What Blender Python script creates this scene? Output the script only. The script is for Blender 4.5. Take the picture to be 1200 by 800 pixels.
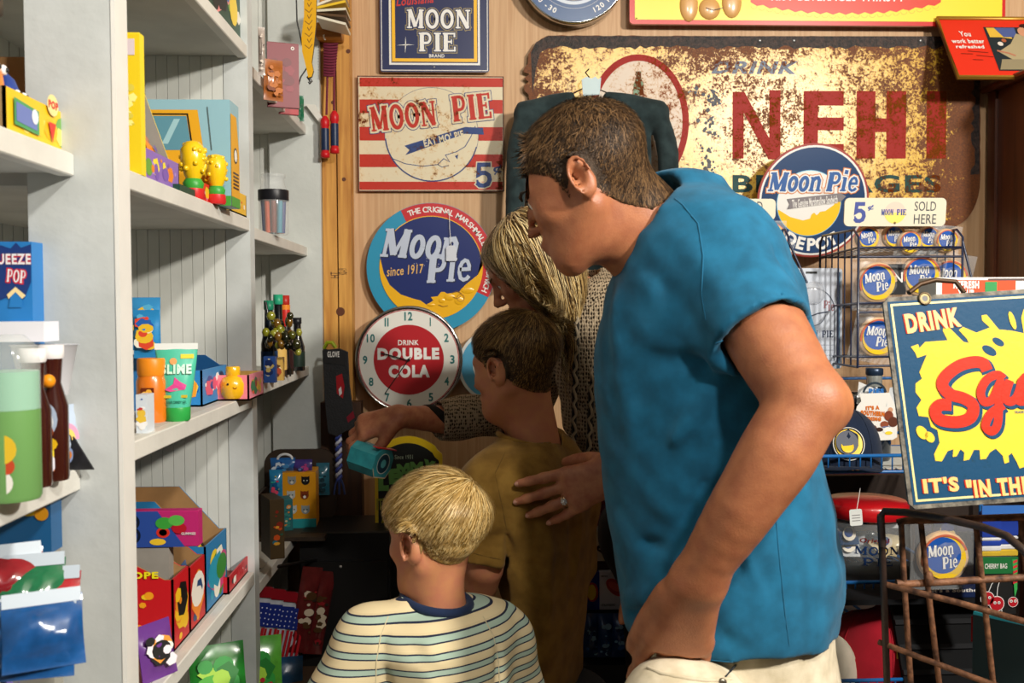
import bpy, math, random
import numpy as np
from mathutils import Matrix, Vector, Euler
for o in list(bpy.data.objects): bpy.data.objects.remove(o)
random.seed(7); R = math.radians
SC = bpy.context.scene; COL = SC.collection
# ---------------------------------------------------------------- camera
F = 1167.0
cam = bpy.data.cameras.new('camera'); camo = bpy.data.objects.new('camera', cam); COL.objects.link(camo)
cam.sensor_width = 36; cam.lens = 36*F/1200; cam.clip_start = .05
YAW, PIT, ROL = math.atan(50/F), math.atan(40/F), .005
CM = (Matrix.Rotation(-YAW,4,'Z') @ Matrix.Rotation(R(90)-PIT,4,'X') @ Matrix.Rotation(-ROL,4,'Z'))
CM.translation = Vector((0,0,1.42))
camo.matrix_world = CM; SC.camera = camo
cam.dof.use_dof = True; cam.dof.focus_distance = 1.95; cam.dof.aperture_fstop = 9
CR = CM.to_3x3(); CO = CM.translation.copy()
def ray(px, py): return CR @ Vector(((px-600)/F, -(py-400)/F, -1))
def P(px, py, Y): d = ray(px,py); return CO + d*(Y/d.y)
def PX(px, py, X): d = ray(px,py); return CO + d*(X/d.x)
def PZ(px, py, z): d = ray(px,py); return CO + d*((z-CO.z)/d.z)
# ---------------------------------------------------------------- world and lights
w = bpy.data.worlds.new('world'); SC.world = w; w.use_nodes = True
w.node_tree.nodes['Background'].inputs[0].default_value = (.80,.86,1,1)
w.node_tree.nodes['Background'].inputs[1].default_value = .035
def area(name, loc, to, size, power, col, spread=180):
    l = bpy.data.lights.new(name,'AREA'); l.shape='DISK'; l.size=size; l.energy=power; l.color=col; l.spread=R(spread)
    o = bpy.data.objects.new(name,l); COL.objects.link(o); o.location=loc
    o.rotation_euler = (Vector(to)-Vector(loc)).to_track_quat('-Z','Y').to_euler(); return o
area('ceiling_spot_lamp', (1.75,-.20,2.50), (.30,2.4,1.35), .20, 88, (1,.94,.84))
area('ceiling_spot_lamp', (.72,-.30,2.66), (.20,2.3,1.3), .16, 30, (1,.95,.87))
area('added_fill_light', (-.1,-.9,2.75), (-.2,2.2,1.5), 1.3, 4.2, (.93,.97,1))  # soft fill added to brighten the shelves, not a lamp of the room
SC.view_settings.view_transform='Standard'; SC.view_settings.look='None'
SC.view_settings.exposure = 0.0; SC.view_settings.gamma = 1; SC.view_settings.use_curve_mapping = False
# ---------------------------------------------------------------- materials
_M = {}
def srgb(c):
    if isinstance(c,str): c = [int(c[i:i+2],16)/255 for i in (0,2,4)]
    return tuple((x/12.92 if x<=.04045 else ((x+.055)/1.055)**2.4) for x in c)
def nt(m): return m.node_tree.nodes, m.node_tree.links
def M(c, r=.5, metal=0, noise=0, scale=40, bump=0, bscale=200, coat=0, trans=0, alpha=1, sss=0, spec=.5, c2=None):
    """plain procedural material; c, c2 = hex sRGB colours mixed by noise"""
    k = (c,r,metal,noise,scale,bump,bscale,coat,trans,alpha,sss,spec,c2)
    if k in _M: return _M[k]
    m = bpy.data.materials.new('m_'+str(c)); m.use_nodes=True; N,L = nt(m); b = N['Principled BSDF']
    col = srgb(c)
    b.inputs['Base Color'].default_value = (*col,1); b.inputs['Roughness'].default_value=r; b.inputs['Metallic'].default_value=metal
    b.inputs['Coat Weight'].default_value=coat; b.inputs['Coat Roughness'].default_value=.15
    b.inputs['Transmission Weight'].default_value=trans; b.inputs['Alpha'].default_value=alpha
    b.inputs['Specular IOR Level'].default_value=spec
    if sss: b.inputs['Subsurface Weight'].default_value=sss; b.inputs['Subsurface Radius'].default_value=(1,.35,.2); b.inputs['Subsurface Scale'].default_value=.012
    if noise or bump: tc = N.new('ShaderNodeTexCoord')
    if noise:
        n = N.new('ShaderNodeTexNoise'); n.inputs['Scale'].default_value=scale; n.inputs['Detail'].default_value=6
        L.new(tc.outputs['Object'], n.inputs['Vector'])
        mx = N.new('ShaderNodeMix'); mx.data_type='RGBA'
        mx.inputs[6].default_value=(*[x*(1-noise) for x in (srgb(c2) if c2 else col)],1)
        mx.inputs[7].default_value=(*[min(1,x*(1+noise)) for x in col],1)
        rp = N.new('ShaderNodeMapRange'); rp.inputs[1].default_value=.35; rp.inputs[2].default_value=.65
        L.new(n.outputs[0], rp.inputs[0]); L.new(rp.outputs[0], mx.inputs[0]); L.new(mx.outputs[2], b.inputs['Base Color'])
    if bump:
        n2 = N.new('ShaderNodeTexNoise'); n2.inputs['Scale'].default_value=bscale; n2.inputs['Detail'].default_value=4
        L.new(tc.outputs['Object'], n2.inputs['Vector'])
        bp = N.new('ShaderNodeBump'); bp.inputs['Strength'].default_value=bump; bp.inputs['Distance'].default_value=.004
        L.new(n2.outputs[0], bp.inputs['Height']); L.new(bp.outputs[0], b.inputs['Normal'])
    _M[k]=m; return m
def Mgrain(c, c2, axis='Z', sc=1.0, stretch=25, r=.5, knots=False, bump=.1):
    """wood grain running along axis"""
    k=('g',c,c2,axis,sc,stretch,r,knots)
    if k in _M: return _M[k]
    m=bpy.data.materials.new('m_wood_'+c); m.use_nodes=True; N,L=nt(m); b=N['Principled BSDF']; b.inputs['Roughness'].default_value=r
    tc=N.new('ShaderNodeTexCoord'); mp=N.new('ShaderNodeMapping'); s=[60*sc]*3; s['XYZ'.index(axis)]=60*sc/stretch
    mp.inputs['Scale'].default_value=s; L.new(tc.outputs['Object'],mp.inputs[0])
    n=N.new('ShaderNodeTexNoise'); n.inputs['Scale'].default_value=1; n.inputs['Detail'].default_value=8; n.inputs['Distortion'].default_value=.6
    L.new(mp.outputs[0],n.inputs['Vector'])
    rp=N.new('ShaderNodeValToRGB'); rp.color_ramp.elements[0].position=.3; rp.color_ramp.elements[1].position=.7
    rp.color_ramp.elements[0].color=(*srgb(c2),1); rp.color_ramp.elements[1].color=(*srgb(c),1)
    L.new(n.outputs[0],rp.inputs[0]); L.new(rp.outputs[0],b.inputs['Base Color'])
    bp=N.new('ShaderNodeBump'); bp.inputs['Strength'].default_value=bump; bp.inputs['Distance'].default_value=.002
    L.new(n.outputs[0],bp.inputs['Height']); L.new(bp.outputs[0],b.inputs['Normal'])
    _M[k]=m; return m
def Mrust(c, amt, sc=22, seed=0, r=.35, spec=.2, edge=None, rustc=('3a1408','7a3a0c')):
    """enamel paint of colour c, rusted through; edge=(ux,uz) half sizes: rust grows towards the edges of the sheet"""
    m=bpy.data.materials.new('m_rusted_'+c); m.use_nodes=True; N,L=nt(m); b=N['Principled BSDF']; b.inputs['Specular IOR Level'].default_value=spec
    tc=N.new('ShaderNodeTexCoord')
    def noise(s,det=8,off=0,rough=.6):
        mp=N.new('ShaderNodeMapping'); mp.inputs['Location'].default_value=(off,off*1.3,seed); L.new(tc.outputs['Object'],mp.inputs[0])
        n=N.new('ShaderNodeTexNoise'); n.inputs['Scale'].default_value=s; n.inputs['Detail'].default_value=det; n.inputs['Roughness'].default_value=rough
        L.new(mp.outputs[0],n.inputs['Vector']); return n.outputs[0]
    def math_(op,a,b2,c3=None):
        n=N.new('ShaderNodeMath'); n.operation=op
        for i,v in enumerate((a,b2,c3)):
            if v is None: continue
            if isinstance(v,(int,float)): n.inputs[i].default_value=v
            else: L.new(v,n.inputs[i])
        return n.outputs[0]
    big=noise(sc*.14,3,3); fine=noise(sc*4,10,7,.75); mid=noise(sc,8,1,.7)
    v=math_('ADD',math_('MULTIPLY',fine,.55),math_('MULTIPLY',mid,.45))
    v=math_('ADD',v,math_('MULTIPLY',math_('SUBTRACT',big,.5),.35))
    if edge:
        sp=N.new('ShaderNodeSeparateXYZ'); L.new(tc.outputs['Object'],sp.inputs[0])
        ax=math_('DIVIDE',sp.outputs[0],edge[0]); az=math_('DIVIDE',math_('ABSOLUTE',sp.outputs[2],0),edge[1])
        e=math_('MAXIMUM',math_('MULTIPLY',math_('POWER',math_('ABSOLUTE',ax,0),9),.8),math_('MULTIPLY',math_('POWER',az,14),1.0))
        rt=math_('MULTIPLY',math_('MAXIMUM',math_('SUBTRACT',ax,.5),0),.13)
        v=math_('ADD',v,math_('ADD',math_('MULTIPLY',e,.2),rt))
    th=1-amt
    rp=N.new('ShaderNodeMapRange'); rp.inputs[1].default_value=th-.015; rp.inputs[2].default_value=th+.015; L.new(v,rp.inputs[0])
    rp2=N.new('ShaderNodeMapRange'); rp2.inputs[1].default_value=th-.075; rp2.inputs[2].default_value=th+.03; L.new(v,rp2.inputs[0])
    rc=N.new('ShaderNodeMix'); rc.data_type='RGBA'; rc.inputs[6].default_value=(*srgb(rustc[0]),1); rc.inputs[7].default_value=(*srgb(rustc[1]),1)
    L.new(noise(sc*6,6,11),rc.inputs[0])
    st=N.new('ShaderNodeMix'); st.data_type='RGBA'; st.inputs[6].default_value=(*srgb(c),1)
    st.inputs[7].default_value=(*[a*b3 for a,b3 in zip(srgb(c),(.85,.55,.25))],1); L.new(rp2.outputs[0],st.inputs[0])
    mx=N.new('ShaderNodeMix'); mx.data_type='RGBA'; L.new(rp.outputs[0],mx.inputs[0]); L.new(st.outputs[2],mx.inputs[6]); L.new(rc.outputs[2],mx.inputs[7])
    L.new(mx.outputs[2],b.inputs['Base Color'])
    L.new(math_('MULTIPLY_ADD',rp.outputs[0],.4,r),b.inputs['Roughness'])
    bp=N.new('ShaderNodeBump'); bp.inputs['Strength'].default_value=.35; bp.inputs['Distance'].default_value=-.002
    L.new(v,bp.inputs['Height']); L.new(bp.outputs[0],b.inputs['Normal'])
    return m
def Mwave(ca, cb, scale, axis='Z', r=.8, width=.5, c3=None):
    """cloth stripes"""
    m=bpy.data.materials.new('m_stripe'); m.use_nodes=True; N,L=nt(m); b=N['Principled BSDF']; b.inputs['Roughness'].default_value=r
    tc=N.new('ShaderNodeTexCoord'); sp=N.new('ShaderNodeSeparateXYZ'); L.new(tc.outputs['Object'],sp.inputs[0])
    a=N.new('ShaderNodeMath'); a.operation='MULTIPLY'; L.new(sp.outputs['XYZ'.index(axis)],a.inputs[0]); a.inputs[1].default_value=scale
    f=N.new('ShaderNodeMath'); f.operation='FRACT'; L.new(a.outputs[0],f.inputs[0])
    rp=N.new('ShaderNodeValToRGB'); rp.color_ramp.interpolation='CONSTANT'; E=rp.color_ramp.elements
    E[0].color=(*srgb(ca),1); E[1].position=width; E[1].color=(*srgb(cb),1)
    if c3:
        for pos,cc in c3: e=E.new(pos); e.color=(*srgb(cc),1)
    L.new(f.outputs[0],rp.inputs[0]); L.new(rp.outputs[0],b.inputs['Base Color']); return m
# ---------------------------------------------------------------- mesh building
class MB:
    def __init__(s): s.v=[]; s.f=[]; s.fm=[]; s.m=[]; s.sm=[]
    def mi(s,m):
        if m not in s.m: s.m.append(m)
        return s.m.index(m)
    def add(s,vs,fs,m,smooth=False,T=None):
        o=len(s.v); s.v += [tuple(T@Vector(v)) if T else tuple(v) for v in vs]; k=s.mi(m)
        for f in fs: s.f.append([i+o for i in f]); s.fm.append(k); s.sm.append(smooth)
        return s
    def box(s,c,d,m,T=None,b=0):
        x,y,z=[q/2 for q in d]; cx,cy,cz=c
        if b:
            vs=[];n=0
            for sz in (-1,1):
                for ins,zz in ((b,z),(0,z-b)) if sz<0 else ((0,z-b),(b,z)):
                    for a,bb in ((-1,-1),(1,-1),(1,1),(-1,1)): vs.append((cx+a*(x-ins),cy+bb*(y-ins),cz+sz*zz))
            fs=[[3,2,1,0],[12,13,14,15]]
            for l in range(3):
                for i in range(4): j=(i+1)%4; fs.append([l*4+i,l*4+j,l*4+4+j,l*4+4+i])
            return s.add(vs,fs,m,False,T)
        vs=[(cx+a*x,cy+bb*y,cz+e*z) for e in (-1,1) for bb in (-1,1) for a in (-1,1)]
        return s.add(vs,[[0,2,3,1],[4,5,7,6],[0,1,5,4],[2,6,7,3],[0,4,6,2],[1,3,7,5]],m,False,T)
    def bx(s,x0,x1,y0,y1,z0,z1,m,T=None,b=0): return s.box(((x0+x1)/2,(y0+y1)/2,(z0+z1)/2),(abs(x1-x0),abs(y1-y0),abs(z1-z0)),m,T,b)
    def prism(s,pts,n0,n1,m,T=None,ms=None):
        """pts (u,v) in local x,z; thickness from y=-n0 to y=-n1 (n towards viewer)"""
        k=len(pts); a=sum(pts[i][0]*pts[(i+1)%k][1]-pts[(i+1)%k][0]*pts[i][1] for i in range(k))
        if a<0: pts=pts[::-1]
        vs=[(u,-n1,v) for u,v in pts]+[(u,-n0,v) for u,v in pts]
        s.add(vs,[list(range(k))],m,False,T)
        s.add(vs,[list(range(2*k-1,k-1,-1))]+[[i,i+k,(i+1)%k+k,(i+1)%k] for i in range(k)],ms or m,False,T); return s
    def flat(s,pts,n,m,T=None):
        k=len(pts); a=sum(pts[i][0]*pts[(i+1)%k][1]-pts[(i+1)%k][0]*pts[i][1] for i in range(k))
        if a<0: pts=pts[::-1]
        return s.add([(u,-n,v) for u,v in pts],[list(range(k))],m,False,T)
    def ribbon(s,pts,wd,n,m,T=None,closed=False,ramp=0):
        """flat stroke of width wd along (u,v) points"""
        k=len(pts); L_=[];R_=[]
        for i in range(k):
            a=Vector(pts[(i-1)%k if (closed or i>0) else i]); b=Vector(pts[(i+1)%k if (closed or i<k-1) else i]); p=Vector(pts[i])
            d1=(p-a); d2=(b-p)
            if d1.length<1e-9: d1=d2
            if d2.length<1e-9: d2=d1
            d1=d1.normalized(); d2=d2.normalized(); t=(d1+d2)
            if t.length<1e-6: t=d1
            t=t.normalized(); nn=Vector((-t.y,t.x)); co=max(.5,nn.dot(Vector((-d1.y,d1.x))))
            wi=(wd[i] if isinstance(wd,(list,tuple)) else wd)/2/co
            L_.append(p+nn*wi); R_.append(p-nn*wi)
        vs=[(q.x,-n-i*ramp,q.y) for i,q in enumerate(L_)]+[(q.x,-n-i*ramp,q.y) for i,q in enumerate(R_)]
        return s.add(vs,[[i,i+k,(i+1)%k+k,(i+1)%k] for i in range(k if closed else k-1)],m,False,T)
    def ring(s,c,r0,r1,n,m,T=None,a0=0,a1=360,N=64):
        N=max(3,int(N*(a1-a0)/360)); full=(a1-a0)>=360
        pts=[(c[0]+math.cos(R(a0+(a1-a0)*i/N))*(r0+r1)/2,c[1]+math.sin(R(a0+(a1-a0)*i/N))*(r0+r1)/2) for i in range(N+(0 if full else 1))]
        return s.ribbon(pts,abs(r1-r0),n,m,T,closed=full)
    def disc(s,c,r,n,m,T=None,N=48,rz=None):
        return s.flat([(c[0]+math.cos(2*math.pi*i/N)*r,c[1]+math.sin(2*math.pi*i/N)*(rz or r)) for i in range(N)],n,m,T)
    def tube(s,pts,r,m,n=8,T=None,caps=True,closed=False):
        pts=[Vector(p) for p in pts]; k=len(pts); vs=[]; up=None
        for i,p in enumerate(pts):
            a=pts[(i-1)%k] if (closed or i>0) else p; b=pts[(i+1)%k] if (closed or i<k-1) else p
            t=(b-a); t=t.normalized() if t.length>1e-9 else Vector((0,0,1))
            if up is None: up=Vector((0,0,1)) if abs(t.z)<.9 else Vector((1,0,0))
            x=(up-t*up.dot(t)); x=x.normalized() if x.length>1e-6 else t.orthogonal().normalized(); up=x; y=t.cross(x)
            ri=r[i] if isinstance(r,(list,tuple)) else r
            for j in range(n): q=2*math.pi*j/n; vs.append(p+x*math.cos(q)*ri+y*math.sin(q)*ri)
        fs=[[i*n+j,i*n+(j+1)%n,((i+1)%k)*n+(j+1)%n,((i+1)%k)*n+j] for i in range(k if closed else k-1) for j in range(n)]
        s.add(vs,fs,m,True,T)
        if caps and not closed: s.add(vs,[list(range(n))[::-1],[(k-1)*n+j for j in range(n)]],m,False,T)
        return s
    def lathe(s,prof,m,c=(0,0,0),n=20,T=None,smooth=True,sx=1,sy=1):
        """prof: (r,z) list"""
        vs=[(c[0]+r*sx*math.cos(2*math.pi*j/n),c[1]+r*sy*math.sin(2*math.pi*j/n),c[2]+z) for r,z in prof for j in range(n)]
        fs=[[i*n+j,i*n+(j+1)%n,(i+1)*n+(j+1)%n,(i+1)*n+j] for i in range(len(prof)-1) for j in range(n)]
        s.add(vs,fs,m,smooth,T)
        s.add(vs,[list(range(n))[::-1],[(len(prof)-1)*n+j for j in range(n)]],m,False,T); return s
    def ball(s,c,r,m,n=12,T=None):
        rr=(r,r,r) if isinstance(r,(int,float)) else r; vs=[];fs=[]; h=n//2
        for i in range(1,h):
            a=math.pi*i/h
            for j in range(n): b=2*math.pi*j/n; vs.append((c[0]+rr[0]*math.sin(a)*math.cos(b),c[1]+rr[1]*math.sin(a)*math.sin(b),c[2]+rr[2]*math.cos(a)))
        k=len(vs); vs+=[(c[0],c[1],c[2]+rr[2]),(c[0],c[1],c[2]-rr[2])]
        for i in range(h-2):
            for j in range(n): fs.append([i*n+j,(i+1)*n+j,(i+1)*n+(j+1)%n,i*n+(j+1)%n])
        for j in range(n): fs.append([k,j,(j+1)%n]); fs.append([k+1,(h-2)*n+(j+1)%n,(h-2)*n+j])
        return s.add(vs,fs,m,True,T)
    def text(s,t,bb,n,m,T=None,bold=0,shear=0,arc=None,rot=0):
        """text fitted to the (u0,v0,u1,v1) box"""
        vs,fs=text_geo(t,bold,shear)
        if not vs: return s
        xs=[v[0] for v in vs]; ys=[v[1] for v in vs]; x0,x1,y0,y1=min(xs),max(xs),min(ys),max(ys)
        u0,v0,u1,v1=bb; out=[]
        cu,cv=(u0+u1)/2,(v0+v1)/2; cr,sr=math.cos(R(rot)),math.sin(R(rot))
        for x,y in vs:
            u=u0+(x-x0)/(x1-x0)*(u1-u0); v=v0+(y-y0)/(y1-y0)*(v1-v0)
            if rot: du,dv=u-cu,v-cv; u,v=cu+du*cr-dv*sr,cv+du*sr+dv*cr
            out.append((u,-n,v))
        return s.add(out,fs,m,False,T)
    def arctext(s,t,c,r,a0,a1,h,n,m,T=None,bold=.02):
        """letters along a circle, from angle a0 to a1 (degrees, clockwise when a1<a0), tops pointing outwards"""
        adv=[{'I':.45,' ':.5,'M':1.15,'W':1.2}.get(ch,.9) for ch in t]; tot=sum(adv); q=0; sg=1 if a1<a0 else -1
        for ch,ad in zip(t,adv):
            a=a0+(a1-a0)*(q+ad/2)/tot; q+=ad
            if ch==' ': continue
            vs,fs=text_geo(ch,bold,0); xs=[v[0] for v in vs]; mx=(min(xs)+max(xs))/2
            ca,sa=math.cos(R(a)),math.sin(R(a)); out=[]
            for x,y in vs:
                x=(x-mx)*h/.7; y=y*h/.7-h/2
                rad=r+y*sg; tx=x*sg
                out.append((c[0]+ca*rad+sa*tx,-n,c[1]+sa*rad-ca*tx))
            s.add(out,fs,m,False,T)
        return s
    def slab(s,t,bb,n,m,T=None,grow=0,shear=0,rot=0,sp=.12,wt=1.0,xh=1.0):
        """slab-serif lettering drawn with strokes, fitted to box; grow = extra stroke width for outlines"""
        x=0; st=[]
        for ch in t:
            if ch==' ': x+=.4; continue
            wd,strokes=SLAB[ch]
            q_=xh if ch.islower() else 1
            for p,sw in strokes: st.append(([(a+x+b*q_*shear,b*q_) for a,b in p],sw))
            x+=wd+sp
        W=x-sp; u0,v0,u1,v1=bb; k=(v1-v0); ku=(u1-u0)/(W+shear); cu,cv=(u0+u1)/2,(v0+v1)/2; cr,sr=math.cos(R(rot)),math.sin(R(rot))
        for i,(p,sw) in enumerate(st):
            q=[]
            for a,b in p:
                u=u0+a*ku; v=v0+b*k; du,dv=u-cu,v-cv
                q.append((cu+du*cr-dv*sr,cv+du*sr+dv*cr))
            if grow:   # lengthen ends a little
                a,b=Vector(q[0]),Vector(q[1]); d=(a-b).normalized()*grow/2; q[0]=tuple(a+d)
                a,b=Vector(q[-1]),Vector(q[-2]); d=(a-b).normalized()*grow/2; q[-1]=tuple(a+d)
            s.ribbon(q,sw*wt*min(k,ku*1.1)+grow,n+i*6e-6,m,T)
        return s
    def build(s,name,parent=None,T=None,smooth=None):
        me=bpy.data.meshes.new(name); me.from_pydata(s.v,[],s.f)
        for m in s.m: me.materials.append(m)
        me.polygons.foreach_set('material_index',s.fm)
        me.polygons.foreach_set('use_smooth',s.sm if smooth is None else [smooth]*len(s.f))
        me.update()
        o=bpy.data.objects.new(name,me); COL.objects.link(o)
        if parent: o.parent=parent
        elif T: o.matrix_world=T
        return o
_TG={}
def text_geo(t,bold,shear):
    k=(t,bold,shear)
    if k in _TG: return _TG[k]
    cu=bpy.data.curves.new('t','FONT'); cu.body=t; cu.offset=bold; cu.shear=shear; cu.resolution_u=3; cu.space_character=1.02+bold*3
    o=bpy.data.objects.new('t',cu); me=o.to_mesh()
    vs=[(v.co.x,v.co.y) for v in me.vertices]; fs=[list(p.vertices) for p in me.polygons]
    # face +z of the text becomes -y
    o.to_mesh_clear(); bpy.data.objects.remove(o); bpy.data.curves.remove(cu); _TG[k]=(vs,fs); return _TG[k]
def _arc(cx,cy,rx,ry,a0,a1,n=14): return [(cx+rx*math.cos(R(a0+(a1-a0)*i/n)),cy+ry*math.sin(R(a0+(a1-a0)*i/n))) for i in range(n+1)]
_S=.09
SLAB={
'M':(1.2,[([(.17,0),(.17,1)],.12),([(.2,1),(.6,.08)],.24),([(.6,.08),(1.0,1)],.12),([(1.0,0),(1.0,1)],.24),([(0,.045),(.36,.045)],_S),([(0,.955),(.34,.955)],_S),([(.8,.045),(1.2,.045)],_S),([(.86,.955),(1.2,.955)],_S)]),
'N':(1.05,[([(.17,0),(.17,1)],.12),([(.2,.98),(.87,.03)],.26),([(.88,0),(.88,1)],.12),([(0,.045),(.36,.045)],_S),([(0,.955),(.3,.955)],_S),([(.7,.955),(1.05,.955)],_S)]),
'O':(.95,[(_arc(.475,.5,.36,.44,0,360,28),.2)]),
'P':(.88,[([(.2,0),(.2,1)],.25),([(0,.045),(.42,.045)],_S),([(0,.955),(.2,.955)],_S),([(.2,.95),(.5,.95)]+_arc(.5,.7,.24,.25,90,-90,10)+[(.2,.45)],.15)]),
'I':(.46,[([(.23,0),(.23,1)],.25),([(0,.045),(.46,.045)],_S),([(0,.955),(.46,.955)],_S)]),
'E':(.85,[([(.2,0),(.2,1)],.25),([(0,.05),(.82,.05)],.1),([(0,.95),(.8,.95)],.1),([(.2,.52),(.6,.52)],.1),([(.79,0),(.79,.26)],.1),([(.77,1),(.77,.76)],.1),([(.57,.4),(.57,.64)],.08)]),
'o':(.68,[(_arc(.34,.33,.23,.28,0,360,24),.17)]),
'n':(.8,[([(.17,0),(.17,.62)],.18),([(0,.04),(.34,.04)],.08),([(0,.6),(.17,.6)],.08),([(.17,.45),(.3,.58),(.48,.6),(.6,.48),(.61,0)],.17),([(.46,.04),(.8,.04)],.08)]),
'i':(.4,[([(.2,0),(.2,.62)],.18),([(0,.04),(.4,.04)],.08),([(.02,.6),(.2,.6)],.08),([(.2,.76),(.2,.94)],.18)]),
'e':(.66,[([(.12,.34),(.56,.34),(.55,.45),(.45,.57),(.33,.6),(.2,.54),(.12,.4),(.12,.24),(.2,.09),(.35,.03),(.5,.06),(.6,.14)],.13)]),
'5':(.75,[([(.68,.92),(.2,.92),(.16,.5),(.3,.58),(.45,.58),(.6,.48),(.64,.3),(.56,.12),(.4,.05),(.22,.06),(.1,.17)],.16),([(.08,.2),(.16,.2)],.16)]),
}
def ob(o,label=None,cat=None,group=None,kind=None):
    if label: o['label']=label
    if cat: o['category']=cat
    if group: o['group']=group
    if kind: o['kind']=kind
    return o
def thing(name,label,cat,T,group=None):
    o=bpy.data.objects.new(name,None); o.empty_display_size=.05; COL.objects.link(o); o.matrix_world=T if isinstance(T,Matrix) else Matrix.Translation(T)
    return ob(o,label,cat,group)
def TR(p,rz=0,rx=0,ry=0): return Matrix.Translation(Vector(p)) @ Euler((R(rx),R(ry),R(rz)),'XYZ').to_matrix().to_4x4()
class Pl:
    """plane y=-n of a thing's frame T: pixel -> (u,v)"""
    def __init__(s,T,n=0): s.T=T; s.I=T.inverted(); s.n=n
    def __call__(s,px,py):
        o=s.I@CO; d=s.I.to_3x3()@ray(px,py); t=(-s.n-o.y)/d.y; q=o+d*t; return (q.x,q.z)
    def bb(s,x0,y0,x1,y1): a=s(x0,(y0+y1)/2)[0]; c=s(x1,(y0+y1)/2)[0]; b=s((x0+x1)/2,y1)[1]; d=s((x0+x1)/2,y0)[1]; return (a,b,c,d)
def rrect(w,h,r,n=5,c=(0,0)):
    p=[]
    for sx,sy,a in ((1,1,0),(-1,1,90),(-1,-1,180),(1,-1,270)):
        for i in range(n+1): q=R(a+90*i/n); p.append((c[0]+sx*(w/2-r)+r*math.cos(q),c[1]+sy*(h/2-r)+r*math.sin(q)))
    return p
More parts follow.
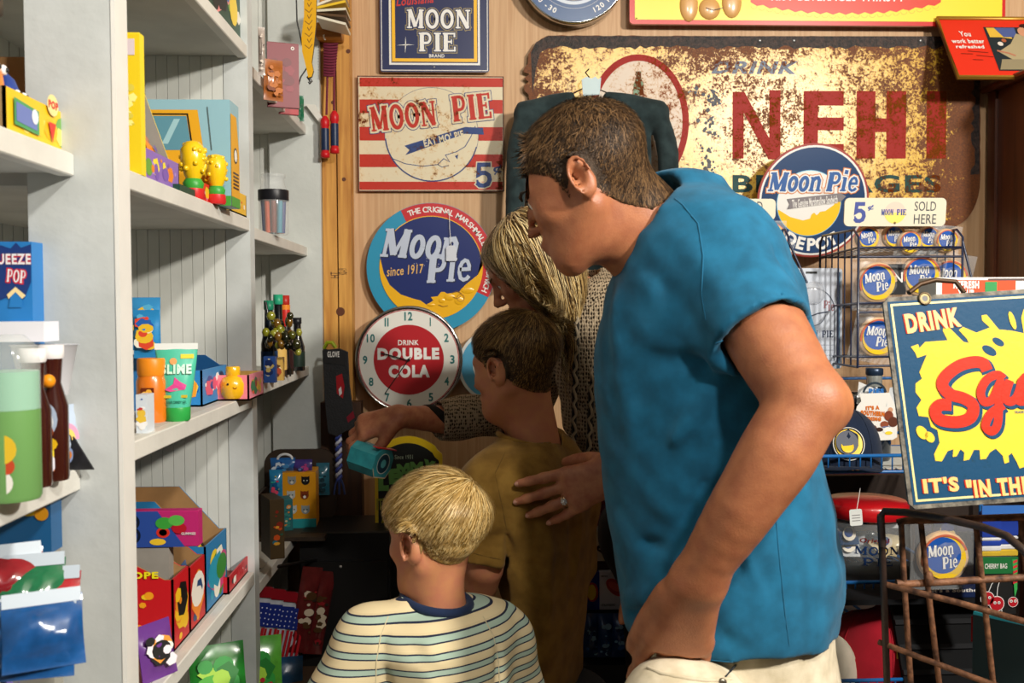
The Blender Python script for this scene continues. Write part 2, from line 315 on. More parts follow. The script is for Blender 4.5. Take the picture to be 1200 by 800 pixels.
# ================================================================ implicit surfaces for the people
class Field:
    def __init__(s,lo,hi,vx):
        s.lo=np.array(lo,np.float32); s.vx=vx; s.n=[int(math.ceil((hi[i]-lo[i])/vx))+1 for i in range(3)]
        s.ax=[s.lo[i]+np.arange(s.n[i],dtype=np.float32)*vx for i in range(3)]
        s.d=np.full(s.n,1.0,np.float32)
    def block(s,lo,hi):
        return tuple(slice(max(0,int((lo[i]-s.lo[i])/s.vx)),min(s.n[i],int((hi[i]-s.lo[i])/s.vx)+2)) for i in range(3))
    def apply(s,fn,lo,hi,k=.02,op='u',mg=.02):
        b=s.block([a-k-mg for a in lo],[a+k+mg for a in hi])
        if any(q.stop<=q.start for q in b): return
        X=s.ax[0][b[0]][:,None,None]; Y=s.ax[1][b[1]][None,:,None]; Z=s.ax[2][b[2]][None,None,:]
        e=fn(X,Y,Z); a=s.d[b]
        if op=='u':
            if k>0: h=np.maximum(k-np.abs(a-e),0)/k; s.d[b]=np.minimum(a,e)-h*h*k*.25
            else: s.d[b]=np.minimum(a,e)
        elif op=='s':
            e=-e
            if k>0: h=np.maximum(k-np.abs(a-e),0)/k; s.d[b]=np.maximum(a,e)+h*h*k*.25
            else: s.d[b]=np.maximum(a,e)
        elif op=='i': s.d[b]=np.maximum(a,e)
        elif op=='+': s.d[b]=a+e
    def cone(s,a,b,ra,rb,k=.02,op='u'):
        a=np.array(a,np.float32); b=np.array(b,np.float32); ab=b-a; l2=float(ab@ab)+1e-9; r=max(ra,rb)
        def fn(X,Y,Z):
            x,y,z=X-a[0],Y-a[1],Z-a[2]; t=np.clip((x*ab[0]+y*ab[1]+z*ab[2])/l2,0,1)
            return np.sqrt((x-t*ab[0])**2+(y-t*ab[1])**2+(z-t*ab[2])**2)-(ra+(rb-ra)*t)
        s.apply(fn,np.minimum(a,b)-r,np.maximum(a,b)+r,k,op)
    def chain(s,pts,rs,k=.02,op='u'):
        p=[Vector(q) for q in pts]; n=len(p); out=[];rr=[]
        for i in range(n-1):
            a,b,c,d=p[max(i-1,0)],p[i],p[i+1],p[min(i+2,n-1)]; ra,rb,rc,rd=rs[max(i-1,0)],rs[i],rs[i+1],rs[min(i+2,n-1)]
            for j in range(5 if n>2 else 1):
                u=j/5; h=lambda a,b,c,d: .5*((2*b)+(c-a)*u*.7+(2*a-5*b+4*c-d)*u*u*.7+(-a+3*b-3*c+d)*u**3*.7)+.3*0
                w0=.55; cu=.5*((2*b)+(c-a)*u+(2*a-5*b+4*c-d)*u*u+(-a+3*b-3*c+d)*u**3); li=b.lerp(c,u)
                out.append(li.lerp(cu,w0)); x=u*u*(3-2*u)*.5+u*.5; rr.append(rb+(rc-rb)*x)
        out.append(p[-1]); rr.append(rs[-1])
        for i in range(len(out)-1): s.cone(out[i],out[i+1],rr[i],rr[i+1],k if i==0 else .0025,op)
    def hit(s,px,py,Ya,Yb):
        t=np.linspace(Ya,Yb,600); r=ray(px,py); p=np.array(CO)[None]+np.outer(t/r.y,np.array(r)); v=s.sample(p); k=np.argmax(v<0); return Vector(p[k]) if v[k]<0 else P(px,py,Yb)
    def ell(s,c,r,k=.02,op='u',M3=None):
        """ellipsoid; M3: 3x3 world<-local rotation"""
        c=np.array(c,np.float32); r=np.array(r,np.float32); m=np.array(M3 if M3 is not None else np.eye(3),np.float32); R_=float(max(r))
        def fn(X,Y,Z):
            x,y,z=X-c[0],Y-c[1],Z-c[2]
            u=(x*m[0,0]+y*m[1,0]+z*m[2,0])/r[0]; v=(x*m[0,1]+y*m[1,1]+z*m[2,1])/r[1]; w_=(x*m[0,2]+y*m[1,2]+z*m[2,2])/r[2]
            k0=np.sqrt(u*u+v*v+w_*w_); k1=np.sqrt((u/r[0])**2+(v/r[1])**2+(w_/r[2])**2)+1e-6
            return k0*(k0-1)/k1
        s.apply(fn,c-R_,c+R_,k,op)
    def loft(s,zs,cx,cy,a,b,az,k=.02,op='u',top=.0,pw=2.0):
        """stack of ellipses (a along the side axis, b along the facing axis az) over z"""
        ca,sa=math.cos(az),math.sin(az); zs=np.array(zs,np.float32)
        def fn(X,Y,Z):
            z=Z[0,0,:]; I=lambda q: np.interp(z,zs,q).astype(np.float32)[None,None,:]
            x=X-I(cx); y=Y-I(cy); A,B=I(a),I(b)
            f=(x*ca+y*sa)/B; g=(-x*sa+y*ca)/A
            q=(np.abs(f)**pw+np.abs(g)**pw)**(1/pw)
            d=(q-1)*np.minimum(A,B)
            return np.maximum(d,np.maximum(zs[0]-Z,Z-zs[-1]))
        lo=[min(cx)-max(max(a),max(b)),min(cy)-max(max(a),max(b)),zs[0]]; hi=[max(cx)+max(max(a),max(b)),max(cy)+max(max(a),max(b)),zs[-1]]
        s.apply(fn,lo,hi,k,op)
    def plane(s,p,n):
        """keep the side where (x-p).n<0"""
        p=np.array(p,np.float32); n=np.array(n,np.float32); n=n/np.linalg.norm(n)
        X=s.ax[0][:,None,None]; Y=s.ax[1][None,:,None]; Z=s.ax[2][None,None,:]
        s.d=np.maximum(s.d,(X-p[0])*n[0]+(Y-p[1])*n[1]+(Z-p[2])*n[2])
    def disp(s,fn,band=.03):
        X=s.ax[0][:,None,None]; Y=s.ax[1][None,:,None]; Z=s.ax[2][None,None,:]
        s.d=s.d+fn(X,Y,Z).astype(np.float32)
    def sample(s,p):
        q=(p-s.lo)/s.vx; i=np.clip(q.astype(int),0,np.array(s.n)-2); f=np.clip(q-i,0,1); out=0
        for dx in (0,1):
            for dy in (0,1):
                for dz in (0,1):
                    wt=(f[:,0] if dx else 1-f[:,0])*(f[:,1] if dy else 1-f[:,1])*(f[:,2] if dz else 1-f[:,2])
                    out=out+wt*s.d[i[:,0]+dx,i[:,1]+dy,i[:,2]+dz]
        return out
    def grad(s,p):
        e=s.vx; g=np.stack([s.sample(p+np.eye(3)[i]*e)-s.sample(p-np.eye(3)[i]*e) for i in range(3)],1)
        return g/(np.linalg.norm(g,axis=1,keepdims=True)+1e-9)
    def mesh(s,name,mat,parent=None,relax=1):
        d=s.d; nx,ny,nz=d.shape; ins=d<0
        c=np.zeros((nx-1,ny-1,nz-1),np.int8)
        for a in (0,1):
            for b in (0,1):
                for e in (0,1): c+=ins[a:nx-1+a,b:ny-1+b,e:nz-1+e]
        act=(c>0)&(c<8); idx=np.full(act.shape,-1,np.int64); ijk=np.argwhere(act); idx[act]=np.arange(len(ijk))
        acc=np.zeros((len(ijk),3)); cnt=np.zeros(len(ijk))
        cor=[(a,b,e) for a in (0,1) for b in (0,1) for e in (0,1)]
        val={q:d[ijk[:,0]+q[0],ijk[:,1]+q[1],ijk[:,2]+q[2]] for q in cor}
        for q in cor:
            for ax in range(3):
                if q[ax]: continue
                p2=list(q); p2[ax]=1; v0,v1=val[q],val[tuple(p2)]; m=(v0<0)!=(v1<0); t=np.where(m,v0/(v0-v1+1e-12),0)
                pt=np.array(q,float)[None,:].repeat(len(ijk),0); pt[:,ax]+=t; acc[m]+=pt[m]; cnt[m]+=1
        V=(ijk+acc/cnt[:,None])*s.vx+s.lo
        quads=[]
        for ax in range(3):
            o=[0,1,2]; o.remove(ax); sl0=[slice(None)]*3; sl1=[slice(None)]*3; sl0[ax]=slice(0,-1); sl1[ax]=slice(1,None)
            ch=ins[tuple(sl0)]!=ins[tuple(sl1)]; E=np.argwhere(ch)
            E=E[(E[:,o[0]]>0)&(E[:,o[1]]>0)&(E[:,o[0]]<d.shape[o[0]]-1)&(E[:,o[1]]<d.shape[o[1]]-1)]
            if not len(E): continue
            def g(da,db): q=E.copy(); q[:,o[0]]-=da; q[:,o[1]]-=db; return idx[q[:,0],q[:,1],q[:,2]]
            Q=np.stack([g(1,1),g(0,1),g(0,0),g(1,0)],1); up=ins[E[:,0],E[:,1],E[:,2]]
            if ax==1: up=~up
            Q[~up]=Q[~up][:,::-1]; quads.append(Q)
        Q=np.concatenate(quads); Q=Q[(Q>=0).all(1)]
        for _ in range(relax):
            S=np.zeros_like(V); C=np.zeros(len(V))
            for i in range(4):
                a,b=Q[:,i],Q[:,(i+1)%4]; np.add.at(S,a,V[b]); np.add.at(C,a,1); np.add.at(S,b,V[a]); np.add.at(C,b,1)
            V=V*.5+.5*S/np.maximum(C,1)[:,None]
        me=bpy.data.meshes.new(name); me.vertices.add(len(V)); me.vertices.foreach_set('co',V.astype(np.float32).ravel())
        me.loops.add(len(Q)*4); me.loops.foreach_set('vertex_index',Q.astype(np.int32).ravel())
        me.polygons.add(len(Q)); me.polygons.foreach_set('loop_start',np.arange(0,len(Q)*4,4,dtype=np.int32)); 
        me.polygons.foreach_set('use_smooth',np.ones(len(Q),bool)); me.materials.append(mat); me.update(calc_edges=True); me.validate()
        o=bpy.data.objects.new(name,me); COL.objects.link(o)
        if parent: o.parent=parent; o.matrix_parent_inverse=parent.matrix_world.inverted()
        s.V=V; return o
    def nearsurf(s,n,keep,rng):
        """random points on the surface of the last mesh"""
        v=s.V[keep(s.V)]; return v[rng.integers(0,len(v),n)]+rng.normal(0,s.vx*.4,(n,3))
def headframe(c,az,pitch,s=1.0,roll=0):
    """az: degrees the face is turned from -x towards +y; returns matrix (x right, y face, z up)*s"""
    A,p=R(az),R(pitch); f=Vector((-math.cos(A)*math.cos(p),math.sin(A)*math.cos(p),-math.sin(p))); z=Vector((0,0,1))
    u=(z-f*z.dot(f)).normalized(); r=f.cross(u)
    if roll: q=Matrix.Rotation(R(roll),3,f); u=q@u; r=q@r
    m=Matrix((r,f,u)).transposed(); return m,Vector(c),s
def add_head(fd,H,ear=1.0,sharp=1.0):
    m,c,s=H; mm=np.array(m)
    W=lambda x,y,z: np.array(c+m@(Vector((x,y,z))*s),np.float32)
    E=lambda p,r,k=.015,op='u',M3=None: fd.ell(W(*p),[q*s for q in r],k*s,op,mm if M3 is None else M3)
    C=lambda a,b,ra,rb,k=.012,op='u': fd.cone(W(*a),W(*b),ra*s,rb*s,k*s,op)
    E((0,-.018,.038),(.076,.097,.086)); E((0,.035,.02),(.066,.062,.075),.03); E((0,.028,-.045),(.056,.062,.072),.03)
    E((0,.06,-.075),(.034,.036,.038),.03)
    for q in (-1,1):
        C((q*.052,-.004,-.045),(q*.022,.07,-.098),.020,.016,.03)          # jaw line
        C((q*.012,.094,.022),(q*.042,.078,.024),.010,.010,.016)           # brow
        E((q*.044,.062,-.022),(.020,.022,.018),.025)                      # cheek bone
    C((0,.074,-.106),(0,.070,-.100),.019,.019,.02)                        # chin
    for q in (-1,1): E((q*.031,.098,.006),(.017,.014,.011),.012,'s')      # eye sockets
    for q in (-1,1): E((q*.031,.079,.0075),(.0145,.0145,.0115),.004)       # lids
    C((0,.096,.010),(0,.116,-.026),.008,.0095,.010); E((0,.118,-.030),(.011,.010,.009),.008)
    for q in (-1,1): E((q*.011,.106,-.034),(.009,.011,.008),.007)
    E((0,.098,-.060),(.024,.012,.0065),.006); E((0,.095,-.071),(.019,.011,.0075),.006)
    C((-.024,.108,-.0655),(.024,.108,-.0655),.0014,.0014,.002,'s')        # mouth line
    for q in (-1,1):                                                      # ears
        tilt=Matrix.Rotation(R(q*-20),3,'Z')@Matrix.Rotation(R(-12),3,'X'); me=np.array(m@tilt)
        E((q*.081,-.012,-.004),(.008*ear,.020,.034),.006,'u',me)
        E((q*.088,-.006,.000),(.007*ear,.010,.019),.003,'s',me)
        rim=[(q*(.083+.007*ear),-.012+.017*math.cos(t),-.002+.030*math.sin(t)) for t in [R(a) for a in range(-60,215,25)]]
        for i in range(len(rim)-1): C(rim[i],rim[i+1],.0038,.0038,.003)
        E((q*.080,-.006,-.032),(.006,.008,.008),.006)
    return W
HAIRX=[-.12,-.08,-.045,-.02,.005,.022,.03,.06,.085,.105]; HAIRZ=[-.075,-.085,-.06,-.03,.005,-.03,.02,.045,.062,.075]
def hair_keep(H,V,zo=0,hx=HAIRX,hz=HAIRZ):
    m,c,s=H; q=(V-np.array(c))@np.array(m)/s
    return (q[:,2]>np.interp(q[:,1],hx,hz)+zo)
def hair(name,fd,H,parent,mats,n,length,wd,whorl,rng,fwd=(0,1,0),grav=.3,lift=.003,seg=5,capin=.004,zo=0,hx=HAIRX,hz=HAIRZ,radial=1.0,rnd=.25,capmat=None,lenfn=None,earfree=True,clump=.45):
    """a close cap over the skull and n strand ribbons laid along it, flowing away from the whorl"""
    m,c,s=H; mm=np.array(m); cc=np.array(c)
    f2=Field(fd.lo,fd.lo,fd.vx); 
    lo=np.array(c)-.16*s; hi=np.array(c)+.16*s; b=fd.block(lo,hi)
    f2.lo=np.array([fd.ax[i][b[i]][0] for i in range(3)],np.float32); f2.ax=[fd.ax[i][b[i]] for i in range(3)]; f2.n=[len(a) for a in f2.ax]; f2.d=fd.d[b].copy()
    X=f2.ax[0][:,None,None]-cc[0]; Y=f2.ax[1][None,:,None]-cc[1]; Z=f2.ax[2][None,None,:]-cc[2]
    qx=(X*mm[0,0]+Y*mm[1,0]+Z*mm[2,0])/s; qy=(X*mm[0,1]+Y*mm[1,1]+Z*mm[2,1])/s; qz=(X*mm[0,2]+Y*mm[1,2]+Z*mm[2,2])/s
    base=Field(f2.lo,f2.lo,fd.vx); base.ax=f2.ax; base.n=f2.n; base.d=f2.d.copy()
    line=np.interp(qy,hx,hz)+zo
    t=np.clip((qz-line)/.02,-1,1.5); f2.d=f2.d-capin*t*(np.clip(.2+qz*14,.2,1) if earfree else 1)
    f2.d=np.maximum(f2.d,(line-qz)*.7)
    # ears stay free of the cap
    f2.d=np.where((np.abs(qx)>.079)&(qz<.03)&(qy<.014)&(qy>-.034),np.maximum(f2.d,.002),f2.d)
    cap=f2.mesh(name,capmat or mats[0],parent,2)
    keep=lambda V: hair_keep(H,V,zo,hx,hz)
    p=f2.nearsurf(n,keep,rng)
    if earfree:
        q=(p-cc)@mm/s; p=p[~((np.abs(q[:,0])>.066)&(q[:,2]<.032)&(q[:,2]>-.045)&(q[:,1]<.016)&(q[:,1]>-.036))]; n=len(p)
    wh=cc+mm@(np.array(whorl)*s); fw=mm@np.array(fwd,float)
    L=length*(.6+.6*rng.random(n))
    if earfree: q=(p-cc)@mm/s; dd=np.sqrt((np.abs(q[:,0])-.078)**2+(q[:,1]+.008)**2+(q[:,2]-.005)**2); L=L*np.clip(.18+(dd-.035)*22,.18,1)
    if lenfn is not None: L=L*lenfn((p-cc)@mm/s)
    pts=[]; d=None; jit=rng.normal(0,rnd,(n,3)); lf=lift*(.3+rng.random(n)); lf=lf*(np.clip(.12+((p-cc)@mm/s)[:,2]*14,.12,1) if earfree else 1)
    for k in range(seg+1):
        g=f2.grad(p); dist=f2.sample(p); p=p-g*np.clip(dist-lf*(k/seg)**.8-.0006,-.012,.012)[:,None]; pts.append((p.copy(),g))
        t=(p-wh); t/=np.linalg.norm(t,axis=1,keepdims=True)+1e-6
        t=t*radial+fw*.8+np.array([0,0,-grav])+jit; t-=g*(t*g).sum(1,keepdims=True); t/=np.linalg.norm(t,axis=1,keepdims=True)+1e-6
        if earfree: q=(p-cc)@mm/s; t=np.where(((np.abs(q[:,0])>.060)&(q[:,2]<.034)&(np.abs(q[:,1]+.012)<.028))[:,None],t*.05,t)
        p=p+t*(L/seg)[:,None]
        if k==0: d=t
    V=[];
    for k,(q,g) in enumerate(pts):
        t=(pts[min(k+1,seg)][0]-pts[max(k-1,0)][0]); t/=np.linalg.norm(t,axis=1,keepdims=True)+1e-9
        sd=np.cross(t,g); sd/=np.linalg.norm(sd,axis=1,keepdims=True)+1e-9; wk=wd*(1-.75*(k/seg)**2)
        V.append(q+sd*wk/2); V.append(q-sd*wk/2)
    V=np.stack(V,1).reshape(-1,3); nv=2*(seg+1); base_i=(np.arange(n)*nv)[:,None,None]
    fq=np.array([[2*k,2*k+1,2*k+3,2*k+2] for k in range(seg)])[None]+base_i; fq=fq.reshape(-1,4)
    r0=(pts[0][0]-cc)@mm/s; ang=np.arctan2(r0[:,0]-whorl[0],r0[:,1]-whorl[1]); cid=np.sin(np.floor(ang*9+r0[:,2]*30)*12.9898+np.floor(ang*23)*7.13)*43758.5; cid=((cid-np.floor(cid))*len(mats)).astype(int)
    mi=np.repeat(np.where(rng.random(n)<clump,cid,rng.integers(0,len(mats),n)),seg)
    quads_mesh('hair_strand',V,fq,mats,mi,cap)
    return cap
def quads_mesh(name,V,Q,mats,mi,parent):
    me=bpy.data.meshes.new(name); me.vertices.add(len(V)); me.vertices.foreach_set('co',V.astype(np.float32).ravel())
    me.loops.add(len(Q)*4); me.loops.foreach_set('vertex_index',Q.astype(np.int32).ravel()); me.polygons.add(len(Q))
    me.polygons.foreach_set('loop_start',np.arange(0,len(Q)*4,4,dtype=np.int32))
    for m in mats: me.materials.append(m)
    me.polygons.foreach_set('material_index',mi.astype(np.int32)); me.polygons.foreach_set('use_smooth',np.ones(len(Q),bool)); me.update(calc_edges=True)
    o=bpy.data.objects.new(name,me); COL.objects.link(o); o.parent=parent; o['kind']='stuff'
    o.matrix_parent_inverse=Matrix.Identity(4) if parent.parent is None else (parent.matrix_world).inverted() if False else Matrix.Identity(4)
    return o
def hand(fd,wrist,pdir,pnorm,side,curl,s=1.0,spread=1.0,thumb=(.6,.3),skip_thumb=False,k=.006):
    """five separate fingers; pdir: wrist->knuckles, pnorm: out of the back of the hand, side: towards the thumb. curl: bend per joint in degrees for index..little"""
    d=Vector(pdir).normalized(); n=Vector(pnorm); n=(n-d*n.dot(d)).normalized(); t=Vector(side); t=(t-d*t.dot(d)-n*t.dot(n)).normalized(); w0=Vector(wrist)
    out=[]
    # palm
    for a,rr in ((.026,.0135),(.009,.0145),(-.009,.014),(-.025,.0125)):
        fd.cone(w0+t*a*.55*s,w0+d*.082*s+t*a*s,.016*s,rr*s,.014)
    LEN=[(.040,.024,.020),(.044,.028,.021),(.041,.026,.020),(.032,.020,.018)]
    for i,a in enumerate((.030,.0095,-.011,-.030)):
        p=w0+d*(.086-(.004 if i in(0,2) else 0)-(.012 if i==3 else 0))*s+t*a*s; ang=R((a/.03)*6*spread); dd=(d*math.cos(ang)+t*math.sin(ang)).normalized()
        rr=[.0098,.0088,.0078,.0068] if i<3 else [.0085,.0076,.0068,.006]
        ax=dd.cross(n).normalized(); c=curl[i]; pp=[p]; cur=dd; nn=n
        for j,L in enumerate(LEN[i]):
            cur=Matrix.Rotation(-R(c[j] if isinstance(c,(list,tuple)) else c),3,ax)@cur; p=p+cur*L*s; pp.append(p)
        nrm=ax.cross(cur)*1.0
        for j in range(3): fd.cone(pp[j],pp[j+1],rr[j]*s,rr[j+1]*s,k)
        out.append((pp,cur,nrm if nrm.dot(n)>0 else -nrm,ax))
    if not skip_thumb:
        p0=w0+d*.02*s+t*.022*s-n*.006*s; td=(d*thumb[0]+t*(1-thumb[0])-n*thumb[1]).normalized()
        p1=p0+td*.042*s; p2=p1+(td*.7+d*.4).normalized()*.034*s; p3=p2+(td*.4+d*.7-n*.1).normalized()*.026*s
        fd.chain([p0,p1,p2,p3],[.017*s,.0125*s,.0105*s,.008*s],.012)
        out.append(([p1,p2,p3],(p3-p2).normalized(),n,d))
    return out
def nail(mb,tip,cur,nrm,r,m):
    c=Vector(tip)+Vector(nrm)*r*.72-Vector(cur)*.002; sd=Vector(cur).cross(nrm).normalized(); vs=[];N=12
    X=Matrix((sd,cur,nrm)).transposed()
    for rr,h in ((1,-.0012),(.7,.0004),(.0,.0008)):
        for j in range(N): a=2*math.pi*j/N; vs.append(c+X@Vector((.0050*rr*math.cos(a),.0064*rr*math.sin(a),h-(.0016*(rr*math.cos(a))**2))))
    mb.add(vs,[[i*N+j,i*N+(j+1)%N,(i+1)*N+(j+1)%N,(i+1)*N+j] for i in range(2) for j in range(N)],m,True)
def eyes(H,parent,iris='5a3a20'):
    m,c,s=H; wm=M('e8e2d8',.15); im=M(iris,.2); pm=M('050505',.1)
    for q in (-1,1):
        mb=MB(); o=c+m@(Vector((q*.031,.0805,.003))*s); T=Matrix.Translation(o)@m.to_4x4()
        mb.ball((0,0,0),.0115*s,wm,14,T); mb.lathe([(.0055*s,0),(.004*s,.0008*s),(.0001,.001*s)],im,(0,0,0),14,T@TR((0,.0112*s,0),rx=-90)); mb.lathe([(.0024*s,0),(.0001,.0005*s)],pm,(0,0,0),10,T@TR((0,.0122*s,0),rx=-90))
        e=mb.build('eye',parent); e.matrix_parent_inverse=parent.matrix_world.inverted()
def brows(H,parent,mat):
    m,c,s=H
    for q in (-1,1):
        mb=MB(); mb.tube([c+m@(Vector(a)*s) for a in ((q*.012,.1020,.020),(q*.022,.1005,.025),(q*.036,.093,.027),(q*.046,.083,.024))],[.0018*s,.0030*s,.0026*s,.0012*s],mat,8); child(mb,'eyebrow',parent)
def child(mb,name,parent,label=None):
    o=mb.build(name,parent); o.matrix_parent_inverse=parent.matrix_world.inverted(); 
    if label: o['label']=label
    return o
# ================================================================ the room
YW=2.80
def st(o): o['kind']='structure'; return o
PLY=Mgrain('cda880','b88e64','Z',2.2,30,.55,bump=.05)
mb=MB(); mb.bx(-2.2,3.4,YW,YW+.05,0,3.0,PLY); st(mb.build('wall_back'))
mb=MB(); mb.bx(-2.2,3.4,-2.2,YW+.05,-.05,0,M('6b5a48',.6,noise=.2,scale=6)); st(mb.build('floor'))
mb=MB(); mb.bx(-2.2,3.4,-2.2,YW+.05,3.0,3.05,M('b8b2a4',.8)); st(mb.build('ceiling'))
mb=MB(); mb.bx(3.4,3.45,-2.2,YW+.05,0,3.0,M('8a7358',.8)); st(mb.build('wall_right'))
mb=MB(); mb.bx(-2.25,-2.2,-2.2,YW+.05,0,3.0,M('9a9a92',.8)); st(mb.build('wall_left'))
PINE=Mgrain('d9a04c','a86a24','Z',.9,14,.5,bump=.15); PINEX=Mgrain('c98a3c','9a5c20','X',.9,14,.5)
def xat(px,Y,py=250): return P(px,py,Y).x
# pine post: two planks beside the panelling, cross rail above
t=thing('trim_1',None,None,Vector((xat(395,2.74),2.74,0))); st(t)
for a,b in ((379,395.5),(397,412)):
    mb=MB(); mb.bx(xat(a,2.74),xat(b,2.74),2.725,2.795,0,3.0,PINE,b=.003); o=child(mb,'plank',t); o['kind']='structure'
mb=MB()
for px,py,r in ((403,210,.0055),(399,365,.012),(408,60,.006),(390,120,.005)): mb.disc((P(px,py,2.724).x,P(px,py,2.724).z),r,-2.7243,M('5a2c10',.5),None,14)
for i,(s_,py) in enumerate((('HT',322),('KD-19',318))): mb.text(s_,(P(389+i*9,py,2.724).x,P(389,py+5,2.724).z,P(396+i*9,py,2.724).x,P(389,py-5,2.724).z),-2.7242,M('4a2a18',.7),rot=90)
child(mb,'knots_and_stamp',t)['kind']='structure'
mb=MB(); a,b=P(372,31,2.70),P(402,48,2.70); mb.bx(a.x,b.x,2.66,2.72,b.z,a.z,PINEX,b=.002); child(mb,'cross_rail',t)['kind']='structure'
mb=MB(); a,b=P(378,470,2.70),P(416,470,2.70); mb.bx(a.x,b.x+.02,2.66,2.72,0,a.z,Mgrain('4a2e1a','2c1a0f','Z',.9,14)); child(mb,'dark_board',t)['kind']='structure'
# ---------------------------------------------------------------- the white shelving along the left
XS=-.407; XB=-.80; Y1=1.18; Y2=1.88; Y3=2.72
WH=M('c8cccb',.55,noise=.05,scale=9,bump=.15,bscale=60,c2='bec2c0'); WH2=M('d8d6ce',.5,noise=.05,scale=14,bump=.15,bscale=80)
BEAD=M('d2d4ce',.6,noise=.05,scale=12); SHF=M('c4c2ba',.6,noise=.08,scale=12)
sh_=thing('shelving_unit','white painted wooden shelving built along the left side, three bays of stock','shelving',Vector((XS,1.9,0)))
def sp(name,fn,kind=None): mb=MB(); fn(mb); return child(mb,name,sh_)
sp('upright',lambda m: m.bx(P(34,300,Y1).x,XS-.002,Y1,Y1+.038,0,2.7,WH,b=.002))
sp('lit_edge_strip',lambda m: m.bx(XS-.004,XS+.001,Y1-.001,Y1+.040,0,2.7,M('e2e0da',.45,noise=.04,scale=14),b=.003))  # lighter strip over the post edge; the light on it is painted in
sp('upright',lambda m: m.bx(XS-.045,XS,Y2+.002,Y2+.04,.0,2.7,WH,b=.002))
def bead(m,x0,x1,y,z0,z1,w=.020):
    n=int((x1-x0)/w)
    for i in range(n): a=x0+i*(x1-x0)/n; m.bx(a+.0004,a+(x1-x0)/n-.0004,y-.003,y+.008,z0,z1,BEAD,b=.0015)
    m.bx(x0,x1,y,y+.008,z0,z1,BEAD)
sp('beaded_side_panel',lambda m: bead(m,XB,XS-.046,Y2+.006,.3,2.7))
sp('beaded_side_panel',lambda m: bead(m,XB,-.50,Y3+.006,.3,2.7))
sp('end_plank',lambda m: m.prism([(-.53,.99),(-.50,.96),(-.395,.93),(-.395,2.7),(-.53,2.7)],-Y3+.0,-Y3+.022,M('c6cac6',.6,noise=.05,scale=9,bump=.2,bscale=60)))
def bback(m,y0,y1,z0,z1):
    n=int((y1-y0)/.04)
    for i in range(n): a=y0+i*(y1-y0)/n; m.bx(XB-.008,XB,a+.002,a+(y1-y0)/n-.002,z0,z1,BEAD,b=.001)
    m.bx(XB-.016,XB-.008,y0,y1,z0,z1,BEAD)
sp('beaded_back_panel',lambda m: bback(m,.3,Y3,0,2.7))
ZA,ZB,ZC,ZD,ZDp=1.908,1.588,1.259,.924,.86
def shelf(y0,y1,x1,z,th=.024): 
    def fn(m): m.bx(XB,x1-.018,y0,y1,z-th+.004,z,SHF); m.bx(x1-.018,x1,y0,y1,z-th,z,WH2,b=.0015)
    sp('shelf',fn)
for z in (ZA,ZB,ZC,ZD): shelf(Y1+.039,Y2+.001,XS-.001,z)
for z in (ZA,ZB-.004,ZC+.006,ZDp): shelf(Y2+.041,Y3,-.432,z)
XL=-.456
for z in (1.90,1.600,1.235,.93): shelf(.30,Y1-.001,XL,z,.026)
mb=MB(); a=P(97,183,Y1-.01); 
# ---------------------------------------------------------------- signs
def sign(name,label,cat,px,py,Y,rz=0,rx=0,ry=0,group=None):
    T=TR(P(px,py,Y),rz,rx,ry); return thing(name,label,cat,T,group),T
NAVY=M('1a2350',.3,coat=.3); YEL=M('f0b81e',.3,coat=.3); WHT=M('e6e4e0',.35); WHTB=M('dcd8cc',.4,noise=.05)
# navy tin sign
t,T=sign('tin_sign','navy tin sign with yellow and white border reading Moon Pie, at the top','sign',509,40,2.785)
p=Pl(T); mb=MB(); x0,y0,x1,y1=p.bb(445,-60,573,85); mb.prism(rrect(x1-x0,y1-y0,.008,4,((x0+x1)/2,(y0+y1)/2)),0,.005,NAVY,None,M('c8c8cc',.3,metal=.8)); child(mb,'plate',t).matrix_parent_inverse=Matrix.Identity(4)
def lc(mb,name,par,label=None):
    o=mb.build(name,par)
    if label: o['label']=label
    return o
mb=MB(); 
def frame(mb,bb,w,n,m): x0,y0,x1,y1=bb; mb.ribbon([(x0,y0),(x1,y0),(x1,y1),(x0,y1)],w,n,m,closed=True)
frame(mb,p.bb(447,-58,571,83),.002,.0054,WHT); frame(mb,p.bb(457,-55,561,75.5),.0055,.0054,WHT); frame(mb,p.bb(461,-55,557,71),.009,.0054,YEL)
lc(mb,'border',t)
mb=MB()
for g,m,n in ((.010,M('9a8a60',.4),.0056),(.006,NAVY,.0060),(0,WHT,.0066)):
    mb.slab('MOON',p.bb(477,12,551,34),n,m,grow=g); mb.slab('PIE',p.bb(491,39,534,61),n,m,grow=g)
mb.text('BRAND',p.bb(503,64,521,68),.0056,WHT,bold=.02); mb.text('Louisiana',p.bb(464,-4,508,6),.0056,M('c22a20',.4),bold=.02,shear=.3,rot=6)
for dx,dy in ((1,0),(0,1)): c=p(475.5,53); L=.024; mb.flat([(c[0]-L*dx-.0015*dy,c[1]-L*dy-.0015*dx),(c[0]+.0015,c[1]-.0015) if dx else (c[0]+.0015,c[1]),(c[0]+L*dx,c[1]+L*dy),(c[0],c[1]+.0015) if dx else (c[0]-.0015,c[1])],.0056,WHT)
lc(mb,'lettering',t)
mb=MB(); c=p(509,79); mb.ball((c[0],-.005,c[1]),(.003,.002,.003),M('b0b0b4',.3,metal=.9),8); lc(mb,'screw',t)
